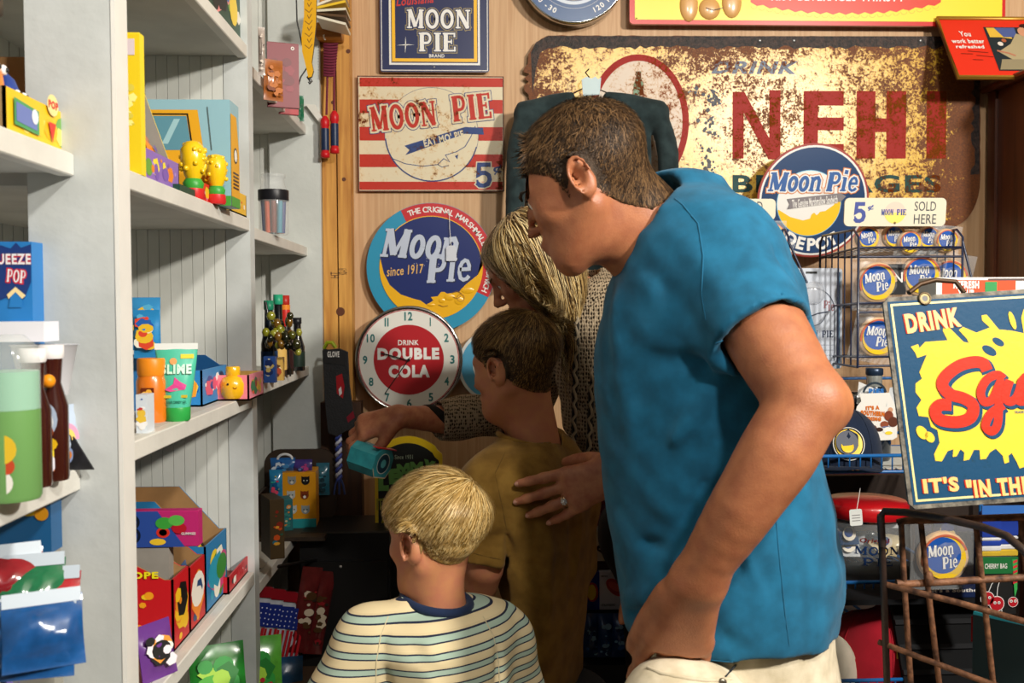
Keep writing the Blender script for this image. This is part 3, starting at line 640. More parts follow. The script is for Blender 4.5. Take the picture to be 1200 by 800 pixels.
# striped five cent sign
t,T=sign('tin_sign','worn red and cream striped tin sign reading Moon Pie, eat mo pie, five cents','sign',505,157,2.79)
p=Pl(T); bb=p.bb(420,90,590,224); RC=Mrust('d9cdb0',.40,22,2,.4); RR=Mrust('b8362a',.42,22,2,.4); RB=Mrust('33477c',.42,22,2,.4); RD=M('5a3020',.7,noise=.4,scale=80)
mb=MB(); mb.bx(bb[0],bb[2],-.003,.002,bb[1],bb[3],RC); lc(mb,'plate',t); mb=MB(); frame(mb,bb,.003,.0033,RD); lc(mb,'rim',t)
mb=MB()
def px_rect(mb,p,x0,y0,x1,y1,n,m): a=p.bb(x0,y0,x1,y1); mb.flat([(a[0],a[1]),(a[2],a[1]),(a[2],a[3]),(a[0],a[3])],n,m)
for y0,y1 in ((91.5,102),(117,133),(149,165),(181,196),(213,222.5)): px_rect(mb,p,421.5,y0,589,y1,.0034,RR)
lc(mb,'red_stripes',t)
mb=MB(); c=p(506,158); r=(p(561,158)[0]-p(451,158)[0])/2
mb.disc(c,r,.0037,RC); mb.ring(c,r-.0035,r,.0039,RB,a0=185,a1=345); mb.ring(c,r-.001,r,.0039,RB,a0=-15,a1=185)
q=lambda *a:[p(x,y) for x,y in a]
mb.ribbon(q((460,186),(475,192),(495,195),(513,193),(520,186),(527,190),(522,182),(535,178),(545,172),(552,160),(557,148)),.0022,.0039,RB)
mb.ribbon(q((513,193),(518,196),(526,194)),.002,.0039,RB); mb.flat(q((533,183),(537,181),(536,187)),.0039,RB)
mb.flat(q((474,171),(545,149),(566,150),(567,158),(545,157),(475,182),(480,176)),.0041,RB)
mb.text("EAT MO' PIE",p.bb(496,158,544,167),.0045,RC,bold=.03,rot=14)
lc(mb,'moon_emblem',t)
mb=MB()
for g,m,n in ((.013,RB,.0044),(.0095,RC,.0048),(.0,RR,.0054)):
    mb.slab('MOON',p.bb(434,122,511,151),n,m,grow=g,rot=6,wt=1.15); mb.slab('PIE',p.bb(530,111,575,141),n,m,grow=g,rot=6,wt=1.15)
for g,m,n in ((.006,RC,.0044),(0,RB,.005)): mb.slab('5',p.bb(556,191,577,219),n,m,grow=g,wt=1.15)
mb.text('¢',p.bb(578,193,588,205),.005,RB,bold=.01)
lc(mb,'lettering',t)
mb=MB()
for x,y in ((423,93),(587,93),(423,221),(587,221)): c=p(x,y); mb.ball((c[0],-.003,c[1]),(.002,.0015,.002),RD,6)
lc(mb,'nails',t)['kind']='stuff'
# round Moon Pie sign
t,T=sign('round_sign','round blue sign with a golden crescent moon face reading Moon Pie, since 1917','sign',505,313,2.775,rx=0)
p=Pl(T); c=p(505.5,313.5); r=(p(581,313)[0]-p(430,313)[0])/2
CY=M('2c8fb4',.3,coat=.3); RED=M('c02a30',.3,coat=.3); GOLDY=M('e8b020',.25,coat=.4); DBL=M('1c2a66',.3,coat=.3)
mb=MB(); mb.prism([(c[0]+r*math.cos(2*math.pi*i/72),c[1]+r*math.sin(2*math.pi*i/72)) for i in range(72)],0,.006,CY,None,M('1f6c90',.4)); lc(mb,'plate',t)
mb=MB(); mb.ring(c,r*.80,r*.995,.0064,RED,a0=-28,a1=118); lc(mb,'red_band',t)
mb=MB(); r2=r*.80; cc=(c[0],c[1]+.0*r); mb.disc(cc,r2,.0066,DBL); mb.ring(cc,r2-.002,r2,.0068,YEL,a0=-30,a1=150)
for i in range(22): a=random.uniform(0,6.28); q_=random.uniform(.1,.75)*r2; mb.disc((cc[0]+q_*math.cos(a),cc[1]+abs(q_*math.sin(a))),.0009,.0069,WHT,None,6)
lc(mb,'night_sky',t)
# crescent, raised
mb=MB(); out=[(cc[0]+r2*1.0*math.cos(R(a)),cc[1]+r2*1.0*math.sin(R(a))) for a in range(-192,17,6)]
inn=q((573,278),(571,300),(560,322),(545,334),(538,342),(524,344),(521,342),(517,342),(513,347),(505,348),(508,352),(500,357),(493,352),(485,350),(470,345),(457,334),(450,320),(446,303))
inn=[(x,y) for x,y in inn]
mb.prism(out+inn,.0068,.0085,GOLDY); lc(mb,'crescent_moon',t,'golden crescent moon face')
mb=MB()
for cx,cy,rx,ry in ((527,348,.016,.010),(518,352,.010,.008),(538,352,.014,.013),(548,340,.02,.010),(505,357,.012,.005)): k=p(cx,cy); mb.ball((k[0],-.0078,k[1]),(rx,.0028,ry),GOLDY,18)
k=M('7a5210',.5)
mb.ribbon(q((514,357),(519,359),(525,358)),.0014,.0112,k); mb.ribbon(q((530,343),(536,341),(541,344)),.0016,.0112,k); mb.ribbon(q((531,348),(536,350),(540,347)),.0012,.0112,k)
mb.ring(p(540,349),0.009,.011,.0110,M('b88412',.4)); lc(mb,'moon_face',t)
mb=MB()
for g,m,n,ox in ((.002,M('10183c',.4),.0070,.8),(0,M('b9c2d4',.3),.0076,0)):
    mb.slab('Moon',p.bb(446+ox,270+ox,542+ox,303+ox),n,m,grow=g,shear=.22,wt=1.2,xh=1.25,rot=-3,sp=.04)
    mb.slab('Pie',p.bb(499+ox,298+ox,555+ox,330+ox),n,m,grow=g,shear=.22,wt=1.2,xh=1.25,rot=3,sp=.06)
mb.text('since 1917',p.bb(453,311,497,322),.0074,M('e0b060',.4),bold=.01,shear=.25,rot=5)
lc(mb,'lettering',t)
mb=MB(); mb.arctext('THE ORIGINAL MARSHMALLOW SANDWICH',c,r*.90,113,-25,r*.085,.0068,WHT); lc(mb,'band_lettering',t)
mb=MB(); a=p(526.5,246); b=p(529,290); mb.tube([(a[0],-.012,a[1]),(a[0]+.001,-.014,(a[1]+b[1])/2),(b[0],-.016,b[1])],.0008,WHT,5); bb=p.bb(523,288,535,306); mb.prism([(bb[0],bb[1]),(bb[2],bb[1]),(bb[2],bb[3]-.006),(bb[2]-.006,bb[3]),(bb[0]+.006,bb[3]),(bb[0],bb[3]-.006)],.015,.016,M('c8ccd6',.6)); ob(mb.build('price_tag',None,T),'white string price tag hanging on the round moon sign','price tag')
# clock
t,T=sign('wall_clock','round white and red wall clock reading Drink Double Cola','clock',479.5,421,2.74)
p=Pl(T); c=(0,0); r=(p(541,421)[0]-p(417,421)[0])/2; CHR=M('b8b8b4',.15,metal=1); TEALN=M('1c6c6c',.4); CRED=M('b02028',.3,coat=.3)
mb=MB(); mb.lathe([(r*.93,-.055),(r*.97,-.01),(r,0),(r*.995,.012),(r*.96,.016),(r*.95,.010)],M('5a1c1c',.3,metal=.3),n=64,T=TR((0,0,0),rx=90)); lc(mb,'case',t)
mb=MB(); mb.tube([(r*.985*math.cos(2*math.pi*i/64),-.012,r*.985*math.sin(2*math.pi*i/64)) for i in range(64)],.005,CHR,8,closed=True); lc(mb,'chrome_rim',t)
mb=MB(); mb.disc((0,0),r*.95,.0165,M('e2e0d8',.35,coat=.5)); mb.ring((0,0),r*.93,r*.945,.0168,CRED); lc(mb,'dial',t)
mb=MB(); mb.disc((0,0),r*.66,.0172,CRED); lc(mb,'red_centre',t)
for i in range(1,13):
    mb=MB()
    a=R(90-30*i); h=.0235; wv=.022 if i>9 else .0125
    cx,cy=math.cos(a)*r*.82,math.sin(a)*r*.82
    if i in (1,): wv=.003
    if i==11: wv=.011
    mb.text('I' if i==1 else 'II' if i==11 else str(i),(cx-wv/2,cy-h/2,cx+wv/2,cy+h/2),.0172,TEALN,bold=.03)
    lc(mb,'numeral',t)
mb=MB()
mb.text('DRINK',p.bb(467,398,491,404),.0178,WHT,bold=.02); mb.text('DOUBLE',p.bb(443,407,515,421),.0178,WHT,bold=.06); mb.text('COLA',p.bb(456,427,504,442),.0178,WHT,bold=.06); lc(mb,'lettering',t)
mb=MB(); BK=M('101010',.3); mb.ribbon([(.004,-.003),p(447,413)],.0032,.024,BK); lc(mb,'hour_hand',t)
mb=MB(); mb.ribbon([(.005,.008),p(452,460)],.0026,.026,BK); mb.disc((0,0),.004,.027,BK); lc(mb,'minute_hand',t)
# second, smaller round sign half hidden behind the older boy
t,T=sign('round_sign','pale blue round sign mostly hidden behind the older boy, right of the clock','sign',580,428,2.76)
p=Pl(T); r=p(623,428)[0]; mb=MB(); mb.prism([(r*math.cos(2*math.pi*i/48),r*math.sin(2*math.pi*i/48)) for i in range(48)],0,.012,M('cfd0cc',.3),None,M('18191b',.5)); lc(mb,'plate',t)
mb=MB(); mb.disc((0,0),r*.92,.0125,M('4f9cc0',.35)); mb.disc((0,0),r*.6,.013,M('d8d8d0',.35)); lc(mb,'blue_face',t)
# thermometer at the top
t,T=sign('wall_thermometer','round blue and cream wall thermometer cut off by the top edge','thermometer',672,-36,2.74)
p=Pl(T); r=p(735,-36)[0]; TB=M('1f4a7c',.3,coat=.4)
mb=MB(); mb.lathe([(r*.9,-.05),(r,-.045),(r,0),(r*.98,.006),(r*.96,.004)],CHR,n=64,T=TR((0,0,0),rx=90)); lc(mb,'case',t)
mb=MB(); mb.disc((0,0),r*.97,.0065,TB); mb.ring((0,0),r*.60,r*.66,.0068,M('c8d0dc',.4)); mb.disc((0,0),r*.58,.0069,M('e6c98a',.4)); mb.ring((0,0),r*.53,r*.54,.0072,BK); lc(mb,'dial',t)
mb=MB(); mb.arctext('-20 -30',(0,0),r*.84,-152,-112,.014,.007,WHT); mb.arctext('120 140',(0,0),r*.84,-66,-28,.014,.007,WHT)
for i in range(46): a=R(-150+i*120/46); mb.disc((r*.73*math.cos(a),r*.73*math.sin(a)),.0011,.007,WHT,None,6)
lc(mb,'scale_numbers',t)
# yellow sign across the top
t,T=sign('long_sign','long yellow enamel sign with red rim along the top, arms and red splash','sign',955,-30,2.77)
p=Pl(T); bb=p.bb(737,-100,1176,31); SY=M('f4d83a',.3,coat=.4); SR=M('c81e18',.3,coat=.4)
mb=MB(); mb.prism(rrect(bb[2]-bb[0],bb[3]-bb[1],.01,4,((bb[0]+bb[2])/2,(bb[1]+bb[3])/2)),0,.012,SR); lc(mb,'rim',t)
bb=p.bb(743,-95,1172,26); mb=MB(); mb.prism(rrect(bb[2]-bb[0],bb[3]-bb[1],.006,4,((bb[0]+bb[2])/2,(bb[1]+bb[3])/2)),.012,.013,SY); lc(mb,'face',t)
mb=MB(); pts=[]
for i in range(31): x=878+i*7.4; d=abs(i-15)/15; y=17.5-12*d**2.2+(1.5 if i%2 else -1.2); pts.append(p(x,y))
mb.flat(pts+[p(1100,-60),p(878,-60)],.0135,M('d2341e',.35)); 
for i in range(24): x=882+i*9.2; d=abs(i-11.5)/11.5; k=p(x,19-11*d**2.2); mb.ring(k,.0085,.0098,.0133,M('c9a52a',.4),a0=190,a1=350,N=24)
lc(mb,'red_splash',t)
mb=MB(); mb.text('KIST BEVERAGES THIRSTY',p.bb(902,-10,1058,3),.0139,WHT,bold=.03); lc(mb,'lettering',t)
mb=MB(); SKT=M('d2a060',.35,coat=.4)
for cx,cy,rx,ry in ((806,8,.026,.045),(830,12,.03,.030),(856,4,.028,.045),(842,-12,.04,.03)): k=p(cx,cy); mb.ball((k[0],-.013,k[1]),(rx,.010,ry),SKT,18)
mb.ribbon(q((825,12),(833,15),(845,12)),.002,.024,M('4a2a18',.5)); lc(mb,'embossed_arms',t)
mb=MB(); k=p(745,23); mb.ball((k[0],-.013,k[1]),.0022,BK,6); lc(mb,'nail',t)
# rusty NEHI sign
t,T=sign('rusted_sign','big rusty yellow enamel sign reading Drink Nehi Beverages on the back wall','sign',884,154,2.785)
p=Pl(T); hx=(p(1148,154)[0]-p(618,154)[0])/2; hz=(p(884,42)[1]-p(884,266)[1])/2
NY=Mrust('dcb848',.475,34,0,.24,.42,(hx,hz),('241008','8a4a10')); NR=Mrust('9a2c26',.455,34,0,.45,.08,(hx,hz),('3a1408','8a4a10')); NG=Mrust('2c4c4c',.45,34,0,.45,.08,(hx,hz)); NB=Mrust('4a5a72',.46,34,0,.3,.2,(hx,hz)); NW=Mrust('d0bfae',.47,34,0,.3,.2,(hx,hz),('6a2a18','8a5030')); DR=M('30201a',.6,noise=.6,scale=120,bump=.6,c2='18100d')
rg=random.Random(3); pts=[]
def edge(a,b,n,j,wob): 
    for i in range(n): f_=i/n; pts.append(p(a[0]+(b[0]-a[0])*f_+rg.uniform(-j,j)*wob[0],a[1]+(b[1]-a[1])*f_+rg.uniform(-j,j)*wob[1]))
edge((642,42),(1138,44),60,.7,(1,1)); pts+=[p(1145,47),p(1148,54)]; edge((1148,56),(1148,205),18,.5,(1,1))
for a in range(0,95,10): pts.append(p(1112+36*math.cos(R(a)),210+56*math.sin(R(a))))
edge((1105,266),(660,264),40,.5,(1,1)); edge((640,262),(622,230),6,2,(1,1)); edge((619,225),(617,70),34,3.2,(1.2,.4)); pts+=[p(619,64),p(627,52),p(634,46)]
mb=MB(); mb.prism(pts,0,.004,NY,None,DR); lc(mb,'plate',t)
mb=MB(); mb.flat([p(622,62),p(628,50),p(642,42.6)]+[p(1146,43)]+[p(1146-i*6,55.5+rg.uniform(-2.2,3)) for i in range(85)]+[p(633,62),p(628,80),p(624,110)],.0043,DR); mb.flat([p(1147,56)]+[p(1147,60+i*6) for i in range(25)]+[p(1145-rg.uniform(2,9)-(i>20)*4,205-i*6) for i in range(25)],.0043,DR); lc(mb,'rusted_edge',t)
mb=MB(); c=p(748,143); a_=p(807,143)[0]-c[0]; b_=p(748,64)[1]-c[1]
el=lambda k:[(c[0]+a_*k*math.cos(2*math.pi*i/60),c[1]+b_*(1-(1-k)*.75)*math.sin(2*math.pi*i/60)) for i in range(60)]
mb.flat(el(1),.0043,NR); mb.flat(el(.87),.0046,NW); lc(mb,'oval',t)
mb=MB(); NRP=Mrust('bf8a7a',.30,30,5,.3,.2,None,('8a3020','b06050'))
for cx,cy,ww,hh in ((722,82,26,16),(735,96,20,20)): px_rect(mb,p,cx-ww/2,cy-hh/2,cx+ww/2,cy+hh/2,.0048,NRP) if 0 else None
BOT=M('3f8a6a',.5); k=p(748,90); mb.flat(q((745,84),(751,84),(751,92),(754,100),(754,112),(742,112),(742,100),(745,92)),.0049,Mrust('7aa08a',.45,30,3,.4)); lc(mb,'bottle_print',t)
mb=MB()
px_rect(mb,p,858,108,871,186,.0045,NR); px_rect(mb,p,901,106,914,187,.0045,NR); mb.flat(q((858,108),(872,108),(914,187),(900,187)),.0047,NR)
def blk(mb,x0,y0,x1,y1): px_rect(mb,p,x0,y0,x1,y1,.0045,NR)
blk(mb,941,107,958,187); blk(mb,958.1,107,988,124); blk(mb,958.1,138,988,153); blk(mb,958.1,169,988,187)
blk(mb,1003,107,1025,186); blk(mb,1038,107,1061,186); blk(mb,1025.1,139,1037.9,155); blk(mb,1085,107,1108,186)
lc(mb,'nehi_lettering',t,'tall red block letters')
mb=MB(); bb=p.bb(833,72,935,87); mb.text('DRINK',bb,.0045,NB,bold=.04,shear=.25); lc(mb,'drink_lettering',t)
mb=MB(); mb.text('BEVERAGES',p.bb(858,205,1102,226),.0045,NG,bold=.03); lc(mb,'beverages_lettering',t)
mb=MB(); SM=M('55585c',.7,noise=.3,scale=90)
for cx,cy,n_,sx_,sy_ in ((836,115,26,9,8),(830,150,22,8,20),(828,190,24,8,16),(815,108,8,8,5)):
    for i in range(n_):
        x,y=cx+rg.gauss(0,sx_*.55),cy+rg.gauss(0,sy_*.55); k=p(x,y); r=rg.uniform(.002,.008); m_=rg.randint(5,8); mb.flat([(k[0]+r*rg.uniform(.5,1.1)*math.cos(6.283*j/m_),k[1]+r*rg.uniform(.6,1.2)*math.sin(6.283*j/m_)) for j in range(m_)],.0047+i*3e-6,SM)
lc(mb,'worn_patches',t)['kind']='stuff'
mb=MB()
for x,y in ((1078,48),(890,48),(930,48)): k=p(x,y); mb.ball((k[0],-.004,k[1]),(.0055,.003,.0055),M('8c8c8c',.4,metal=.8),10)
lc(mb,'screws',t)['kind']='stuff'
# depot sign
t,T=sign('round_sign','round navy sign with a yellow crescent moon reading Moon Pie Depot','sign',952,235,2.71,rx=7)
p=Pl(T); c=(0,0); r=p(1017,235)[0]; q=lambda *a:[p(x,y) for x,y in a]
mb=MB(); mb.prism([(r*math.cos(2*math.pi*i/64),r*math.sin(2*math.pi*i/64)) for i in range(64)],0,.006,M('9c3328',.4)); lc(mb,'plate',t)
mb=MB(); mb.disc(c,r*.965,.0063,WHT); mb.disc(c,r*.93,.0065,M('163a66',.3,coat=.3)); k=p(947,238); rr=p(984,238)[0]-k[0]; mb.disc(k,rr*1.02,.0067,M('6ab4d8',.4)); mb.disc(k,rr,.0069,WHT); lc(mb,'painted_face',t)
mb=MB(); mb.flat([(k[0]+rr*math.cos(R(a)),k[1]+rr*math.sin(R(a))) for a in range(-168,12,8)]+q((984,226),(976,240),(966,247),(960,248),(956,252),(953,249),(950,251),(948,256),(940,258),(925,254),(912,246)),.0073,M('f0c020',.3)); lc(mb,'crescent_moon',t)
mb=MB(); LB=M('2a5a9c',.35)
for g,m,n in ((.012,M('d07a3a',.4),.0076),(.007,WHT,.008),(0,LB,.0086)):
    mb.slab('Moon',p.bb(899,202,964,224),n,m,grow=g,shear=.2,wt=1.2,xh=1.2,sp=.05); mb.slab('Pie',p.bb(967,202,1006,224),n,m,grow=g,shear=.2,wt=1.2,xh=1.2,sp=.06)
mb.flat(q((921,233),(984,226),(990,230),(984,236),(921,245),(924,239)),.0091,M('7a7478',.5)); mb.text('The Genuine Marshmallow Sandwich',p.bb(927,231,980,241),.0094,WHT,bold=.02,rot=6)
mb.arctext('DEPOT',c,r*.77,-126,-54,.032,.0076,WHT,bold=.04); lc(mb,'lettering',t)
# ================================================================ people
rng=np.random.default_rng(5)
SKIN=M('aa6c48',.48,noise=.06,scale=45,bump=.14,bscale=420,sss=.12,c2='a26242')
SKIN_KID=M('bd8058',.5,noise=.07,scale=50,bump=.05,bscale=400,sss=.12,c2='c37c5e')
SKIN_W=M('b67a58',.48,noise=.08,scale=50,bump=.1,bscale=400,sss=.12,c2='a9644a')
NAIL=M('d09a85',.25,coat=.5)
def cutcone(fd,a,b,ra,rb,k=.02,op='u',tilt=(0,0,0)):
    """cone from a to b with a flat end at b"""
    A=np.array(a,np.float32);B=np.array(b,np.float32);ab=B-A;l2=float(ab@ab);n=ab/np.sqrt(l2)+np.array(tilt,np.float32);n=n/np.linalg.norm(n)
    def fn(X,Y,Z):
        x,y,z=X-A[0],Y-A[1],Z-A[2];t=np.clip((x*ab[0]+y*ab[1]+z*ab[2])/l2,0,1.3)
        d=np.sqrt((x-t*ab[0])**2+(y-t*ab[1])**2+(z-t*ab[2])**2)-(ra+(rb-ra)*t)
        return np.maximum(d,(X-B[0])*n[0]+(Y-B[1])*n[1]+(Z-B[2])*n[2])
    r=max(ra,rb); fd.apply(fn,np.minimum(A,B)-r,np.maximum(A,B)+r,k,op)
def fold(fd,a,b,w,h):
    A=np.array(a,np.float32);B=np.array(b,np.float32);ab=B-A;l2=float(ab@ab)+1e-9
    def fn(X,Y,Z):
        x,y,z=X-A[0],Y-A[1],Z-A[2];t=np.clip((x*ab[0]+y*ab[1]+z*ab[2])/l2,0,1)
        d2=(x-t*ab[0])**2+(y-t*ab[1])**2+(z-t*ab[2])**2
        return (-h*np.exp(-d2/(w*w))*(1-(2*t-1)**4*.7)).astype(np.float32)
    fd.apply(fn,np.minimum(A,B)-2.5*w,np.maximum(A,B)+2.5*w,0,'+')
def torso(fd,tab,Y,az,side,k=.02,shrink=0,ys=None,pw=2.2):
    """tab rows: pixel y, left x, right x of the silhouette; az: facing (deg from -x towards +y); side: half width along the shoulder axis"""
    zs=[];cx=[];cy=[];a=[];b=[]
    for i,row in enumerate(tab):
        py,xl,xr=row[:3]; sd=row[3] if len(row)>3 else side; yy=Y+(row[4] if len(row)>4 else 0)
        p,q=P(xl,py,yy),P(xr,py,yy); hw=(q.x-p.x)/2-shrink; A=R(az)
        d2=(hw**2-(sd*math.sin(A))**2)/math.cos(A)**2
        if d2<(.05**2): d2=.05**2; sd=math.sqrt(max(.0004,hw**2-d2*math.cos(A)**2))/math.sin(A)
        zs.append(p.z);cx.append((p.x+q.x)/2);cy.append(yy);a.append(max(.025,sd-shrink));b.append(math.sqrt(d2)-max(0,shrink)*.6)
    if zs[0]>zs[-1]: zs,cx,cy,a,b=[q[::-1] for q in (zs,cx,cy,a,b)]
    fd.loft(zs,cx,cy,a,b,math.pi-R(az),k,pw=pw); return zs,cx,cy,a,b
def legs(person,hip,az,z0,w,mat,shoe,skin=None,knee=None,th=.085):
    """simple standing legs, trousers down to knee (shorts) or ankle, shoes on the floor"""
    A=R(az); sd=Vector((math.sin(A),math.cos(A),0)); fw=Vector((-math.cos(A),math.sin(A),0)); h=Vector(hip)
    f=Field((h.x-.3,h.y-.3,-.01),(h.x+.3,h.y+.3,z0+.05),.009)
    end=knee if knee else .06
    g=Field((h.x-.3,h.y-.3,-.01),(h.x+.3,h.y+.3,z0),.008) if skin else None
    mb=MB()
    for q in (-1,1):
        top=h+sd*q*w*.5; top.z=z0-.09; bot=h+sd*q*w*.62+fw*(q*.03); bot.z=end
        f.cone(top,(bot.x,bot.y,end),th,th*(.8 if knee else .6),.03)
        fb=(bot.x,bot.y,0)
        if skin: g.chain([(top.x,top.y,z0-.1),(bot.x,bot.y,end),(bot.x,bot.y,.07)],[th*.8,th*.55,th*.38],.02)
        T=Matrix.Translation(Vector((bot.x,bot.y,0)))@Matrix.Rotation(math.pi-A-math.pi/2,4,'Z')
        s=th/.085
        mb.add(*_shoe(s),shoe,True,T)
    f.ell((h.x,h.y,z0-.05),(w*.95,w*.95,.13),.04); f.plane((0,0,z0),(0,0,1)); f.plane((0,0,end+.002),(0,0,-1))
    f.mesh('shorts' if knee else 'trousers',mat,person)
    if skin: g.plane((0,0,z0-.08),(0,0,1)); g.mesh('leg_skin',skin,person)
    child(mb,'shoes',person)
def _shoe(s):
    vs=[];fs=[];N=14;L=[(-.08,.034,.07),(-.04,.038,.09),(.02,.042,.075),(.08,.046,.05),(.13,.04,.04),(.17,.02,.02)]
    for y,wd,hh in L:
        for j in range(N): a=2*math.pi*j/N; vs.append((wd*s*math.cos(a),y*s,max(0,hh*s*.5+hh*s*.5*math.sin(a)*1.0)))
    for i in range(len(L)-1):
        for j in range(N): fs.append([i*N+j,i*N+(j+1)%N,(i+1)*N+(j+1)%N,(i+1)*N+j])
    fs+= [list(range(N))[::-1],[(len(L)-1)*N+j for j in range(N)]]; return vs,fs
def cloth(c,c2=None,fine=900,r=.85,bump=.25,sheen=.3):
    m=M(c,r,noise=.08,scale=30,bump=bump,bscale=fine,c2=c2,spec=.2); m.node_tree.nodes['Principled BSDF'].inputs['Sheen Weight'].default_value=sheen*.3; return m
V=lambda p: Vector(p)
# ---------------------------------------------------------------- the man in the blue shirt
man=thing('person','man in a plain blue t-shirt and cream trousers bending forward, hand in his pocket','person',Vector((.40,1.45,0)))
HM=headframe(P(685,216,1.385),18,25,.862)
f=Field((.08,1.02,.80),(.66,1.80,1.76),.0042)
add_head(f,HM,1.3)
# neck
f.cone(P(726,232,1.41),P(792,306,1.45),.058,.070,.03); f.cone(P(712,262,1.40),P(775,318,1.45),.042,.055,.03)
TABM=[(222,790,812,.03,.02),(232,765,850,.09,.01),(250,752,885,.14,0),(280,738,915,.165,0),(330,718,938,.175,0),(400,704,950,.175,0),(450,702,950,.165,0),(520,707,948,.16,0),(600,718,968,.165,0),(660,727,978,.17,0),(720,734,978,.17,0),(775,740,985,.17,0),(830,742,975,.165,0)]
torso(f,TABM[3:],1.47,25,.16,.03,shrink=.03)
SHL,ELB,WRI=P(850,300,1.36),P(945,472,1.20),P(820,672,1.235)

f.chain([SHL,P(898,392,1.27),ELB],[.064,.054,.046],.03)
f.cone(ELB+V((.012,0,0)),P(968,474,1.205),.040,.032,.02)
f.chain([ELB,P(912,530,1.19),P(872,592,1.2),WRI],[.046,.047,.041,.031],.012)
f.cone(P(812,676,1.245),P(830,680,1.238),.024,.024,.02)
# left hand slid into the trouser pocket: back of the hand towards us, fingers inside
hd=(P(790,770,1.30)-P(816,680,1.235)).normalized()
fg=hand(f,P(814,688,1.240),hd,(-.05,-1,.1),(-1,.1,-.1),[6,8,10,12],1.2,thumb=(.75,.1),k=.006)
# right arm, hanging on the far side
SHR=P(800,330,1.66)
f.chain([SHR,P(800,500,1.74),P(775,640,1.70)],[.06,.045,.034],.03)
hand(f,P(774,652,1.70),(-.05,-.05,-1),(.2,1,0),(-1,0,0),[12,14,16,18],1.0)
body=f.mesh('body',SKIN,man,5); eyes(HM,man,'3c2a1c'); brows(HM,man,M('2e2015',.7))
hm=[M('3c2a19',.6,spec=.25),M('523a22',.6,spec=.25),M('2a1d12',.6,spec=.25),M('745636',.55,spec=.3)]
hair('hair',f,HM,man,hm,16000,.018,.0011,(0,-.03,.125),rng,fwd=(0,.5,.1),grav=.15,lift=.004,rnd=.38,capin=.004,capmat=M('3d2e20',.8,noise=.3,scale=200,bump=.8,bscale=300))
# eyebrow strands
# t-shirt
s=Field((.08,1.02,.86),(.68,1.85,1.66),.005)
torso(s,TABM[:10]+[(700,732,978,.17,0),(730,737,975,.17,0)],1.47,25,.17,.02,shrink=-.004)
s.cone(P(800,262,1.46),P(848,300,1.37),.072,.070,.05); s.cone(P(800,262,1.46),P(795,320,1.64),.06,.07,.05)
cutcone(s,P(842,296,1.38),P(893,394,1.265),.078,.070,.035,'u',(.1,0,-.1))
cutcone(s,P(795,325,1.64),P(802,440,1.72),.075,.07,.035)
for q in range(1):
    s.cone(P(890,388,1.27),P(930,465,1.20),.054,.062,.004,'s')
    s.cone(P(802,430,1.715),P(804,500,1.75),.055,.055,.004,'s')
# neck hole
s.cone(P(722,222,1.41),P(776,280,1.45),.070,.068,.008,'s')
# folds
def pf(a,b,y,w,h): fold(s,P(a[0],a[1],y[0]),P(b[0],b[1],y[1]),w*.9,h*1.5)
for a,b,y,w,h in [((840,410),(760,330),(1.30,1.34),.012,.010),((838,425),(748,420),(1.30,1.33),.014,-.008),((850,440),(770,540),(1.31,1.31),.016,.009),((868,470),(800,620),(1.33,1.33),.018,-.009),
 ((885,500),(890,640),(1.33,1.32),.013,.011),((905,520),(918,700),(1.36,1.34),.012,-.010),((930,560),(945,740),(1.40,1.38),.013,.010),((955,600),(930,760),(1.42,1.38),.012,-.008),
 ((870,700),(935,742),(1.32,1.36),.011,.012),((850,745),(970,720),(1.31,1.42),.013,-.008),((735,560),(790,600),(1.42,1.33),.014,.009),((725,620),(780,640),(1.45,1.34),.013,-.008),((735,700),(775,690),(1.42,1.36),.012,.012),((738,720),(770,715),(1.42,1.36),.009,-.010),
 ((800,250),(880,330),(1.36,1.30),.014,.005),((860,250),(930,330),(1.33,1.27),.010,-.005),((850,330),(915,350),(1.27,1.23),.010,-.006),((845,360),(925,372),(1.25,1.22),.008,.006),((716,340),(745,520),(1.38,1.36),.018,.006),
 ((880,455),(838,420),(1.26,1.28),.010,.012),((870,640),(905,735),(1.30,1.31),.008,.009),((848,560),(862,660),(1.31,1.31),.016,-.009)]: pf(a,b,y,w,h)
s.disp(lambda X,Y,Z: .0022*np.sin(X*31+Z*17+2*np.sin(Y*23))*np.sin(Z*41-Y*29+1.3)+.0012*np.sin(X*77+Z*60)*np.sin(Y*69-Z*50))
# hem and sleeve edges stay crisp: hollow underneath
torso(s,[(752,750,972,.15),(790,750,975,.15),(830,750,970,.15)],1.47,25,.15,.004) if False else None
TEE=cloth('1a6588','165a7a',1100,.8,.2)
sh=s.mesh('t_shirt',TEE,man,1)
def seam(fd,pts,Ya,Yb,mat,par,name='seam',r=.0011,n=6):
    q=[]
    for i in range(len(pts)-1):
        for k in range(n): u=k/n; q.append(fd.hit(pts[i][0]+(pts[i+1][0]-pts[i][0])*u,pts[i][1]+(pts[i+1][1]-pts[i][1])*u,Ya,Yb))
    q=[a for i,a in enumerate(q) if i==0 or (a-q[i-1]).length<.05]
    mb=MB(); mb.tube(q,r,mat,5); return child(mb,name,par)
SEAM=cloth('175b7b',None,900)
seam(s,[(745,752),(770,764),(800,770),(850,775),(900,777),(940,772),(975,760)],1.1,1.6,SEAM,man,'hem_seam')
seam(s,[(838,402),(850,398),(870,388),(900,371),(925,357),(938,350)],1.1,1.5,SEAM,man,'sleeve_hem')
seam(s,[(782,226),(800,240),(818,262),(824,300),(822,345),(828,380)],1.1,1.6,SEAM,man,'shoulder_seam',.0013)
seam(s,[(905,560),(912,640),(920,720),(926,765)],1.1,1.6,SEAM,man,'side_seam')
